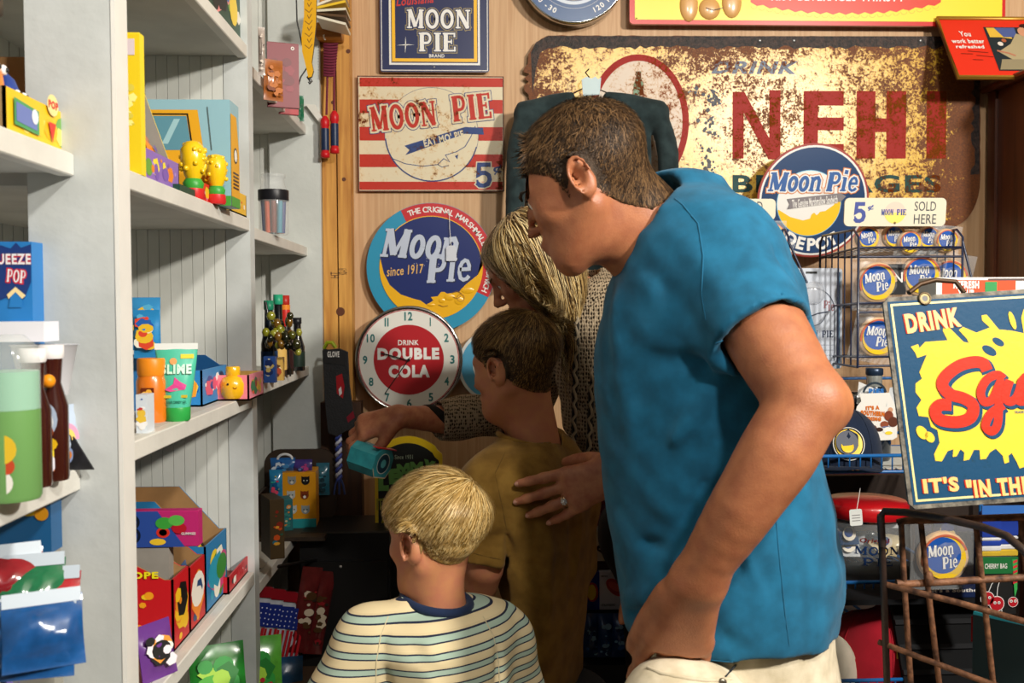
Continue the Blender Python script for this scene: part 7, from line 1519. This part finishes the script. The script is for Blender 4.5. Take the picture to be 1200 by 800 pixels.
# caps
def capt(px,py,Y,z,c,rz,lab,s_=1.0,front=None):
    T=TR((P(px,py,Y).x,Y,z),rz=rz); t=thing('baseball_cap',lab,'cap',T); CL=cloth(c,None,700,.85); vs=[];N=28;H=9
    for i in range(H+1):
        a=math.pi/2*i/H
        for j in range(N): b=2*math.pi*j/N; r_=math.cos(a)**.75 if i<H else 0.02; fx=1.0+.08*(math.sin(b)<0)*math.sin(a); vs.append((.082*s_*r_*math.cos(b),.095*s_*r_*math.sin(b)*fx,.105*s_*math.sin(a)**.9*(1-.10*math.sin(b))))
    mb=MB(); mb.add(vs,[[i*N+j,i*N+(j+1)%N,(i+1)*N+(j+1)%N,(i+1)*N+j] for i in range(H) for j in range(N)],CL,True); lc(mb,'crown',t)
    mb=MB(); vs=[];n=14
    for k_ in (0,1):
        for i in range(n+1): b=math.pi+math.pi*i/n; vs.append((.080*s_*math.cos(b),.090*s_*math.sin(b),.004-.003*k_))
        for i in range(n+1): b=math.pi+math.pi*i/n; vs.append((.078*s_*math.cos(b),(.09+.075)*s_*math.sin(b)*1.0,.006-.018*abs(math.cos(b))+.012-.003*k_-.004))
    m_=2*(n+1); fs=[[i,i+1,n+2+i,n+1+i] for i in range(n)]+[[m_+i+1,m_+i,m_+n+1+i,m_+n+2+i] for i in range(n)]+[[n+1+i,n+2+i,m_+n+2+i,m_+n+1+i] for i in range(n)]
    mb.add(vs,fs,CL,True); lc(mb,'brim',t)
    mb=MB()
    for j in range(6): b=j*math.pi/3+.1; mb.tube([(.0825*s_*math.cos(a)**.75*math.cos(b),.0955*s_*math.cos(a)**.75*math.sin(b)*(1.0+.08*(math.sin(b)<0)*math.sin(a)),.1055*s_*math.sin(a)**.9*(1-.10*math.sin(b))) for a in [math.pi/2*i/8*.985 for i in range(9)]],.0009,CL,4)
    mb.ball((0,0,.107*s_),.006,CL,8); ob(lc(mb,'seams_and_button',t),kind='stuff')
    if front: mb=MB(); front(mb,s_); lc(mb,'embroidered_badge',t)
    return t
def surf(u,v,s_):   # point just outside the front of the crown
    a=math.asin(min(.98,max(0,v/.105/s_))**1.0); r_=math.cos(a)**.75; y=-math.sqrt(max(.0,1-(u/(.082*s_*r_+1e-6))**2))*.095*s_*r_*(1+.08*math.sin(a)); return y-.004
def moonb(mb,s_):
    c=[(0+.030*math.cos(t_),.052+.030*math.sin(t_)) for t_ in [2*math.pi*i/30 for i in range(30)]]
    mb.add([(x,surf(x,z,s_),z*1.05) for x,z in c],[list(range(30))],K('f0c828')); mb.add([(x*.8-.004,surf(x*.8,z,s_)-.0015,(z-.052)*.8*1.05+.058) for x,z in c],[list(range(30))],K('14203c')); mb.add([(x*.45-.004,surf(x*.4,z,s_)-.003,(z-.052)*.45+.050) for x,z in c],[list(range(30))],K('e8c020')); 
    mb.tube([(x*1.12,surf(x*1.1,z,s_)-.001,(z-.052)*1.12*1.05+.0546) for x,z in c],.0012,K('e8e8e0'),4,closed=True)
capt(984,533,2.28,zs1+.006,'152238',-10,'navy cap with a yellow moon badge beside the elbow of the man',1.15,moonb)
def redb(mb,s_):
    Tm=IM; 
    g=MB(); g.text('Moon',(-.035,.058,.022,.076),0,K('e8c040'),bold=.03,shear=.2); g.ring((-.002,.052),.020,.024,.0,K('e8c040'),None,a0=190,a1=350); 
    g.v=[(x,surf(x,z,s_)-.001,z) for x,y_,z in g.v]; g.m and mb.add(g.v,g.f,g.m[0])
zc=zs3+.006
capt(1028,800,2.12,zc,'ae1a2c',14,'dark red cap with yellow embroidery on the lowest blue wire shelf',1.25,redb)
capt(962,800,2.08,zc,'c8c2b0',-30,'cream cap left of the red cap, half behind the man',.9)
# jar with red lid
T=TR((P(1015,680,2.24).x,2.24,zs2+.005)); t=thing('lidded_jar','big clear jar with a red lid and string tag, filled with small wrapped pies','jar',T); p=Pl(T,.11); hj=P(1015,600,2.24).z-(zs2+.005)
mb=MB(); mb.lathe([(.085,0),(.095,.008),(.098,.03),(.098,hj*.72),(.090,hj*.88),(.080,hj*.92),(.080,hj)],M('c8d0d4',.06,alpha=.16,coat=1),n=36); lc(mb,'glass',t)
mb=MB(); mb.lathe([(.088,hj-.006),(.092,hj-.004),(.092,hj+.022),(.086,hj+.030),(.03,hj+.034),(.001,hj+.034)],M('c0141c',.3,coat=.5),n=40); lc(mb,'lid',t,'red plastic lid')
r_=random.Random(12)
mb=MB(); g=MB(); g.text('Original',(-.05,hj*.62,.012,hj*.72),0,K('6a1c14'),bold=.02,shear=.2); 
g2=MB(); g2.slab('MOON',(-.060,hj*.45,.034,hj*.58),0,K('16305c')); g2.slab('PIE',(-.045,hj*.27,.02,hj*.40),.0,K('16305c'))
for gg in (g,g2): 
    gg.v=[(x,-math.sqrt(.0985**2-x*x)-.001+yy*.5,z) for x,yy,z in gg.v]; mb.add(gg.v,gg.f,gg.m[0])
lc(mb,'printed_lettering',t)
for i in range(15):
    a=r_.random()*6.28; rr=r_.uniform(.02,.058); T2=T@TR((rr*math.cos(a),rr*math.sin(a)-.01,.035+ (i//5)*.032),rz=r_.uniform(-60,60),rx=r_.uniform(-70,-10)); mb=MB(); pouch(mb,.055,.05,.018,M(r_.choice(['20406a','c8ccd0','d8c8a0','1a3050','8a9aa8']),.2,coat=.8),seed=i); mb.disc((0,.025),.016,.0112,K(r_.choice(['e8c030','1f56b0','e8e0d0'])),None,14); mb.disc((-.002,.028),.011,.0118,K('1f3f80'),None,12)
    single(mb,'wrapped_candy',['bottom layer','second layer','third layer','top layer'][i//5]+' wrapped pie in the red lidded jar, '+['leftward front','rear','middle','right side','far right'][i%5],'candy',T2,'wrapped candies inside the red lidded jar')
mb=MB(); k=P(1006,585,2.13); mb.tube([P(1008,572,2.16),k,P(1004,597,2.125)],.0008,WHT,5); a=P(1003,606,2.12); mb.prism(rrect(.028,.036,.004,3),0,.0008,M('cfd2d0',.6),TR(a,ry=-4)); 
for i in range(3): mb.bx(-.009,.009,-.0012,-.0008,-.008+i*.006,-.006+i*.006,M('8a8a8a',.6),TR(a,ry=-4))
single(mb,'price_tag','white string price tag hanging in front of the red lidded jar','price tag',IM)
# things hung behind the cart
for i,(a,lab,c_,cols) in enumerate((((1094,606,1122,640),'navy packet top edge just under the leaning enamel sign','18233c',['2a3a6a','d8c080']),)): pk('packet',lab,'packet',*a,1.93,c_,30+i,cols,kind='box',d=.01)
T=TR(P(1137,700,1.98)); t=thing('carton','navy box with a red pie disc and white lettering behind the cart','box',T); mb=MB(); mb.bx(-.085,.085,0,.07,.0,.135,K('16264e'),b=.001); lc(mb,'carton',t); mb=MB(); k=(.0,.08); mb.disc((.055,.075),.028,.0006,K('e8e8e0'),None,28); mb.disc((.055,.075),.026,.001,K('16264e'),None,28); mb.disc((.055,.075),.019,.0014,K('b82420'),None,24); mb.text("It's a Southern Thing",(-.08,.010,.08,.020),.001,WHT,bold=.03); mb.text('Big Pie',(.0,.118,.05,.128),.001,K('5a7ab0'),bold=.03); mb.ring((-.055,.11),.018,.02,.001,K('d8c070'),None,a0=180,a1=360); lc(mb,'print',t)
mb=MB(); mb.bx(-.3,.10,0,.3,-.012,-.001,M('14161a',.9,spec=.2)); single(mb,'dark_shelf_board','dark board under the navy box behind the cart','board',TR(P(1137,700,1.98)))
# socks
t=thing('sock_pair','royal blue crew socks with white stripes and yellow toes hanging at the right edge','socks',TR(P(1180,610,1.88))); p=Pl(t.matrix_world.copy())
def sk(dx,name): 
    mb=MB(); pts=[p(1158+dx,560),p(1158+dx,640)]; x0,x1=p(1152+dx,560)[0],p(1174+dx,560)[0]
    for (y0,y1,c_) in ((600,630,'1c3a9a'),(630,634,'dcdce0'),(634,640,'1c3a9a'),(640,646,'dcdce0'),(646,654,'d8b83a')):
        mb.bx(x0,x1,.0+dx*.0005,.014+dx*.0005,p(1160,y1)[1],p(1160,y0)[1],cloth({'1c3a9a':'1c3a9a','dcdce0':'d4d4d8','d8b83a':'c8a830'}[c_]),b=.002)
    lc(mb,'sock',t)
sk(0,'a'); sk(24,'b')
mb=MB(); mb.bx(p(1150,600)[0],p(1200,600)[0],-.003,0,p(1170,606)[1],p(1170,592)[1],K('3a70c0')); lc(mb,'card_band',t)
t=thing('novelty_bag','black bag printed with smiling cherries and a green header, right edge behind the cart','bag',TR(P(1172,720,1.86))); p=Pl(t.matrix_world.copy(),.012); q=lambda *a:[p(x,y) for x,y in a]
a,b=p(1150,722),p(1192,654); mb=MB(); w=b[0]-a[0]; mb.bx(a[0],b[0],-.010,.012,a[1],b[1],M('0c0e10',.5),b=.003); mb.bx(a[0]-.002,b[0]+.002,-.012,-.0095,p(1170,672)[1],b[1]+.003,K('1f6a38')); lc(mb,'bag',t)
mb=MB(); RC_=K('b01c28'); 
for cx,cy,r_ in ((1157,701,.014),(1168,707,.015),(1187,705,.010)): k=p(cx,cy); mb.disc(k,r_,.0125,K('e8e0e0'),None,18); mb.disc(k,r_*.9,.0128,RC_,None,18); mb.disc((k[0]-.004,k[1]+.002),.003,.0132,WHT,None,8); mb.disc((k[0]+.004,k[1]+.002),.003,.0132,WHT,None,8); mb.disc((k[0]-.004,k[1]+.002),.0013,.0136,BK,None,6); mb.disc((k[0]+.004,k[1]+.002),.0013,.0136,BK,None,6)
for a_ in (((1158,694),(1162,684),(1168,678)),((1168,700),(1169,688),(1172,678)),((1170,700),(1174,716))): mb.ribbon(q(*a_),.0015,.0126,K('d8d8d8'))
mb.text('CHERRY BAG',p.bb(1154,660,1180,666),.0126,WHT,bold=.02); mb.flat(q((1186,655),(1192,655),(1192,690),(1189,700)),.0126,K('3aa050')); 
for i in range(5): mb.flat(q((1187,657+i*6),(1192,655+i*6),(1192,658+i*6),(1187,660+i*6)),.0129,K('c8303a'))
lc(mb,'cherry_print',t)
mb=MB(); mb.bx(-.02,.02,0,.012,-.05,0,K('a01820')); single(mb,'packet','small red packet tip below the cherry bag','packet',TR(P(1153,722,1.87),rz=20))
# dark leaning boards + colourful slate
t=thing('slanted_display','black ribbed display board leaning below the navy box','display',TR(P(1120,760,2.0),rx=-25)); mb=MB(); mb.bx(-.12,.14,0,.01,-.20,.12,M('111214',.9,spec=.2)); lc(mb,'board',t)
for i in range(6): mb=MB(); mb.bx(-.12,.14,-.006,.0,-.20+i*.05,-.19+i*.05,M('1b1c1f',.8,spec=.2)); lc(mb,'rib',t)
t=thing('picture_book','thin book with yellow green and turquoise edge standing behind the cart','book',TR(P(1172,770,1.80),rz=-50)); mb=MB(); mb.bx(-.05,.05,0,.012,-.12,.075,K('2a8a98')); mb.bx(.050,.056,-.001,.013,-.12,.075,K('b8c82a'),b=.002); mb.bx(-.05,.05,-.002,0,-.12,.07,K('1c2a2c')); lc(mb,'cover',t)
mb=MB(); mb.bx(-.08,.5,0,.4,-.02,0,M('120e0c',.9,spec=.2)); q_=P(1172,770,1.80); single(mb,'low_table','dark low table under the book and display board behind the cart','table',Matrix.Translation((q_.x+.1,1.79,q_.z-.12)))
x_,z_=q_.x+.1,q_.z-.14
mb=MB(); mb.bx(-.06,.48,.02,.38,-z_,0,M('100c0a',.9,spec=.2)); single(mb,'table_base','dark base carrying the low table','table base',Matrix.Translation((x_,1.79,z_)))
# REFRESH box behind the leaning sign
mb=MB(); T=TR(P(1097,346,1.50)); p=Pl(T); a=p(1197+60,325); x1=p(1290,346)[0]; hh=p(1100,325)[1]
t=thing('carton','white and orange red box reading Refresh Your, behind the leaning enamel sign','box',T); mb=MB(); mb.bx(0,x1,0,.06,-.02,hh,K('e4dcd2'),b=.001); lc(mb,'carton',t)
mb=MB(); px_rect(mb,p,1104,328,1190,350,.0006,K('dd5030')); px_rect(mb,p,1158,326,1300,328.4,.0008,K('5a4a48')); mb.text('REFRESH',p.bb(1117,329,1147,338),.001,K('f0e8e0'),bold=.05); mb.text('YOUR',p.bb(1122,339,1142,347),.001,K('f0e8e0'),bold=.05); px_rect(mb,p,1154,330,1168,342,.0012,K('3a8a50')); lc(mb,'print',t)
# leaning enamel sign
TL=P(1034,349,1.36); BL_=P(1066,597,1.305); up=TL-BL_; zax=up.normalized(); xax=Vector((1,0,0)); xax=(xax-zax*xax.dot(zax)).normalized(); yax=zax.cross(xax)
T=Matrix((xax,yax,zax)).transposed().to_4x4(); T.translation=BL_; H_=up.length; p=Pl(T); q=lambda *a:[p(x,y) for x,y in a]; W_=.50
t=thing('enamel_sign','blue and yellow enamel sign reading Drink Squirt with a yellow splash, leaning on the cart','sign',T)
EB=Mrust('1b4464',.34,26,9,.4,.08,None,('4a4038','6a5a48')); EY=Mrust('e2bf3a',.30,26,9,.4,.1); ER=Mrust('c02e1c',.30,26,9,.4,.1); ED=M('6a6458',.6,noise=.5,scale=60,bump=.3,c2='2e2820')
sk_=math.tan(0); 
mb=MB(); mb.prism([(0,.008),(.008,0),(W_,0),(W_,H_),(.008,H_),(0,H_-.008)],-.004,0,ED); lc(mb,'plate',t)
mb=MB(); mb.prism([(.006,.006),(W_-.006,.006),(W_-.006,H_-.006),(.006,H_-.006)],0,.0006,EB); lc(mb,'blue_enamel',t)
mb=MB(); mb.ribbon([(.011,.011),(W_-.011,.011),(W_-.011,H_-.011),(.011,H_-.011)],.0028,.0009,K('e8d890'),closed=True); lc(mb,'yellow_border',t)
mb=MB(); S_=lambda a:p(1020+a[0]*.375,320+a[1]*.375)
left=[(125,230),(148,222),(152,234),(170,215),(240,210),(225,180),(228,166),(245,170),(290,215),(306,218),(300,205),(275,178),(288,168),(330,186),(372,170),(348,148),(346,132),(362,130),(400,176),(440,180),(478,188),(470,140),(478,112),(490,125),(500,175)]
low=[(480,605),(465,610),(455,588),(440,562),(430,570),(432,590),(418,595),(412,570),(390,548),(372,560),(360,580),(342,582),(340,552),(322,552),(308,582),(290,586),(292,560),(280,550),(268,572),(256,574),(258,550),(240,556),(222,588),(202,586),(198,565),(215,530),(208,490),(188,480),(180,450),(150,446),(143,420),(158,396),(140,372),(140,345),(160,330),(152,310),(160,290),(175,255),(145,265),(140,250)]
mid=500; LP=[S_(a) for a in left]; LW=[S_(a) for a in low]; cxm=S_((560,350))[0]
rt=[(2*cxm-u,v) for u,v in LP[::-1]]; rb=[(2*cxm-u,v) for u,v in LW[::-1]]
mb.flat(LP+rt+rb+LW,.0012,EY) ; 
for cx,cy,rx,ry,ro in ((160,498,.007,.010,30),(184,512,.006,.008,30),(370,242,.006,.011,55),(398,215,.005,.009,55),(442,148,.004,.013,10)): 
    k=S_((cx,cy)); c_,s_=math.cos(R(ro)),math.sin(R(ro)); mb.flat([(k[0]+rx*math.cos(a)*c_-ry*math.sin(a)*s_,k[1]+rx*math.cos(a)*s_+ry*math.sin(a)*c_) for a in [2*math.pi*i/16 for i in range(16)]],.0016,EY if cx not in(370,398) else EB)
lc(mb,'splash',t,'yellow splash')
def cr(pts,n=6):   # smooth stroke
    out=[];P_=[Vector(a) for a in pts]
    for i in range(len(P_)-1):
        a,b,c,d=P_[max(i-1,0)],P_[i],P_[i+1],P_[min(i+2,len(P_)-1)]
        for k in range(n): u=k/n; out.append(tuple(.5*((2*b)+(-a+c)*u+(2*a-5*b+4*c-d)*u*u+(-a+3*b-3*c+d)*u**3)))
    return out+[tuple(P_[-1])]
strokes=[[(362,305),(350,283),(320,278),(275,290),(235,320),(222,350),(245,378),(290,392),(318,415),(310,450),(270,465),(215,458),(200,432),(215,412),(250,412)],
 [(412,332),(395,318),(362,332),(342,370),(352,402),(380,392),(404,340),(398,400),(394,470),(376,494),(356,478),(372,440),(412,412)],
 [(432,335),(418,385),(432,402),(455,385),(470,335),(458,395),(480,400)],[(480,400),(498,345),(505,330),(500,365),(525,335)],[(538,345),(528,395),(545,400),(560,380)],[(590,270),(572,390),(588,402),(608,380)],[(560,318),(622,312)]]
mb=MB()
for dx,m_,n_,wd in ((7,EB,.0019,.020),(0,ER,.0025,.0165)):
    for i,s_ in enumerate(strokes): mb.ribbon([S_((a+dx,b+dx)) for a,b in cr(s_)],wd if i<1 else wd*.72,n_+i*4e-4,m_,ramp=6e-6)
lc(mb,'script_lettering',t,'red script lettering with blue shadow')
mb=MB(); OT=K('f0b870')
for s_,a,ro in (('DRINK',(1060,364,1125,387),0),("IT'S",(1081,559,1123,577),0),('"IN THE PUBLIC EYE"',(1131,555,1330,577),0)):
    u0,v0,u1,v1=p.bb(*a)
    for dd,m_,n_ in ((-.0016,ER,.0015),(0,OT,.002)): mb.text(s_,(u0+dd,v0,u1+dd,v1),n_,m_,bold=.05,rot=4 if s_=='DRINK' else 0)
mb.text('TRADE MARK',p.bb(1188,481,1210,484),.002,K('3a5a70'),bold=.02); lc(mb,'block_lettering',t)
mb=MB(); k=p(1083,350); mb.ring(k,.004,.0085,.0025,M('6a5c40',.4,metal=.8)); mb.disc(k,.004,.0022,BK,None,12); mb.tube([(k[0]+.008*math.cos(a),-.002,k[1]+.008*math.sin(a)) for a in [2*math.pi*i/20 for i in range(20)]],.0016,M('5a4c38',.4,metal=.8),6,closed=True); lc(mb,'grommet',t)
mb=MB(); a,b=P(1065,343,1.37),P(1130,343,1.37); mb.tube([a,P(1078,333,1.38),P(1096,328,1.38),P(1120,330,1.38),b],.0035,M('4a3420',.5,metal=.5),8); child(mb,'wire_handle',t)
# rusty cart
t=thing('wire_cart','rusty brown wire shopping cart in the lower right corner','cart',TR((P(1120,800,1.42).x,1.42,0))); RUS=M('7a5238',.65,noise=.35,scale=60,bump=.4,c2='4a2c1c',metal=.2)
def wire(name,pts,r=.0048,b=RUS): mb=MB(); mb.tube([P(*a) for a in pts],r,b,10); child(mb,name,t)
DK=M('2a1c16',.5,noise=.3,scale=60,bump=.3)
wire('top_rim',[(1040,1300,1.46)] if 0 else [(1034,640,1.38),(1032,606,1.38),(1036,599,1.38),(1060,600,1.37),(1110,608,1.33),(1150,617,1.29),(1180,628,1.25),(1200,645,1.22),(1230,680,1.19)],.0055,DK)
wire('corner_upright',[(1032,603,1.38),(1036,700,1.40),(1043,900,1.44)],.0050,DK)
wire('upper_rail',[(1052,612,1.40),(1060,610,1.40),(1240,604,1.40)],.0052); wire('middle_rail',[(1050,683,1.41),(1066,684,1.41),(1240,674,1.41)],.0055)
for a in ([(1056,612,1.405),(1060,690,1.41),(1074,900,1.44)],[(1079,610,1.405),(1087,685,1.41),(1103,820,1.44),(1110,900,1.45)],[(1143,608,1.405),(1152,690,1.41),(1166,820,1.44),(1172,900,1.45)],[(1196,606,1.405),(1206,700,1.41),(1222,900,1.45)]): wire('upright',a,.0042)
wire('side_rail',[(1036,684,1.40),(1120,705,1.32),(1200,728,1.26),(1260,745,1.21)],.0045); wire('side_rail',[(1030,752,1.42),(1110,782,1.34),(1180,808,1.28),(1260,840,1.21)],.0042)
mb=MB(); k=P(1089,678,1.40); mb.ball(k,(.007,.006,.012),RUS,10); child(mb,'weld_clamp',t)
mb=MB(); a=P(1043,900,1.44); mb.tube([a,(a.x,a.y,.12)],.008,DK,8); child(mb,'front_post',t); b=P(1222,900,1.45); mb=MB(); mb.tube([b,(b.x,b.y,.12)],.008,DK,8); child(mb,'front_post',t); mb=MB(); mb.tube([(a.x,a.y,.12),(b.x,b.y,.12),(b.x,b.y-.5,.12),(a.x,a.y-.5,.12),(a.x,a.y,.12)],.008,DK,8); child(mb,'base_frame',t)
for xx,yy in ((a.x,a.y),(b.x,b.y),(a.x,a.y-.5),(b.x,b.y-.5)): mb=MB(); mb.lathe([(.05,-.012),(.058,-.008),(.058,.008),(.05,.012)],BK,(0,0,0),20,TR((xx,yy,.06),ry=90)); child(mb,'wheel',t)
# between the boy and the man
def pk2(*a,**k): return pk(*a,**k)
T=TR(P(707,620,2.24)); mb=MB(); 
mb.bx(-.045,.05,0,.05,-.005,.105,K('d8d4cc')); 
for cx,cy,c_ in ((.0,.05,'6a3048'),(.015,.035,'7a4a60'),(-.012,.03,'8a5a70'),(.02,.062,'5a2438'),(-.005,.072,'a02030')): mb.ball((cx,-.012,cy),(.018,.010,.020),K(c_),10)
mb.ribbon([(-.05,.085),(-.02,.088),(.0,.075)],.004,.001,BK); mb.disc((-.03,.066),.010,.0008,K('3a8ab0'),None,10,.005); single(mb,'flower_bag','white gift bag with a plum coloured bow between the older boy and the man','gift bag',T)
T=TR(P(707,670,2.22)); mb=MB(); mb.bx(-.045,.05,0,.05,0,.093,K('c8bca0')); mb.flat([(-.02,.055),(-.005,.064),(.004,.060),(.012,.064),(.028,.052),(.005,.036)],.001,K('2c1410')); mb.flat([(-.012,.053),(.005,.056),(.02,.052),(.005,.046)],.0014,K('d8cdb8')); mb.bx(-.045,.05,-.0008,0,0,.025,K('3a1c1c')); single(mb,'gift_bag','cream gift bag printed with dark lips above the red candy box','gift bag',T)
T=TR(P(711,714,2.20)); t=thing('candy_box','white and blue box with a glossy red candy print behind the man','box',T); mb=MB(); mb.bx(-.016,.06,0,.05,0,.085,K('d0ccd0')); mb.bx(-.050,-.0165,0,.05,0,.085,K('1a2a8a')); lc(mb,'carton',t); mb=MB(); mb.disc((-.032,.04),.013,.0008,K('b02830'),None,16,.022); mb.disc((-.034,.04),.010,.0012,K('e8c828'),None,16,.018); mb.flat([(.0+.02+.024*math.cos(a)*.9,.05+.018*math.sin(a)-.01*math.cos(a)) for a in [6.283*i/24 for i in range(24)]],.0012,K('b83020')); mb.flat([(.018+.016*math.cos(a)*.9,.052+.009*math.sin(a)-.007*math.cos(a)) for a in [6.283*i/24 for i in range(24)]],.0016,K('d85a44')); mb.text('STRAWBERRY',(-.012,.008,.02,.013),.001,BK,bold=.02); mb.text('MINIS',(-.012,.074,.002,.078),.001,BK,bold=.02); lc(mb,'candy_print',t)
for i,(px,lab) in enumerate(((692,'blue foil packet under the red candy box, left'),(709,'blue foil packet under the red candy box, middle'),(726,'blue foil packet under the red candy box, right'))): pk('foil_packet',lab,'packet',px-9,718,px+9,770,2.18,'1c3f78',70+i,['2a5a98','8ab0c8','14305c'],d=.03)
mb=MB(); a,b=P(680,800,2.2),P(745,770,2.2); mb.bx(-.10,.16,0,.2,0,a.z+(b.z-a.z),M('12161c',.6)); single(mb,'low_counter','dark low counter under the foil packets behind the children','counter',TR((P(705,700,2.16).x,2.155,0)))
mb=MB(); zz=P(711,714,2.20).z; zb=P(705,770,2.2).z; mb.bx(-.06,.08,.0,.10,zb,zz,M('10141c',.6)); single(mb,'dark_riser','dark riser behind the foil packets holding the red candy box','riser',TR((P(711,700,2.2).x,2.205,0)))
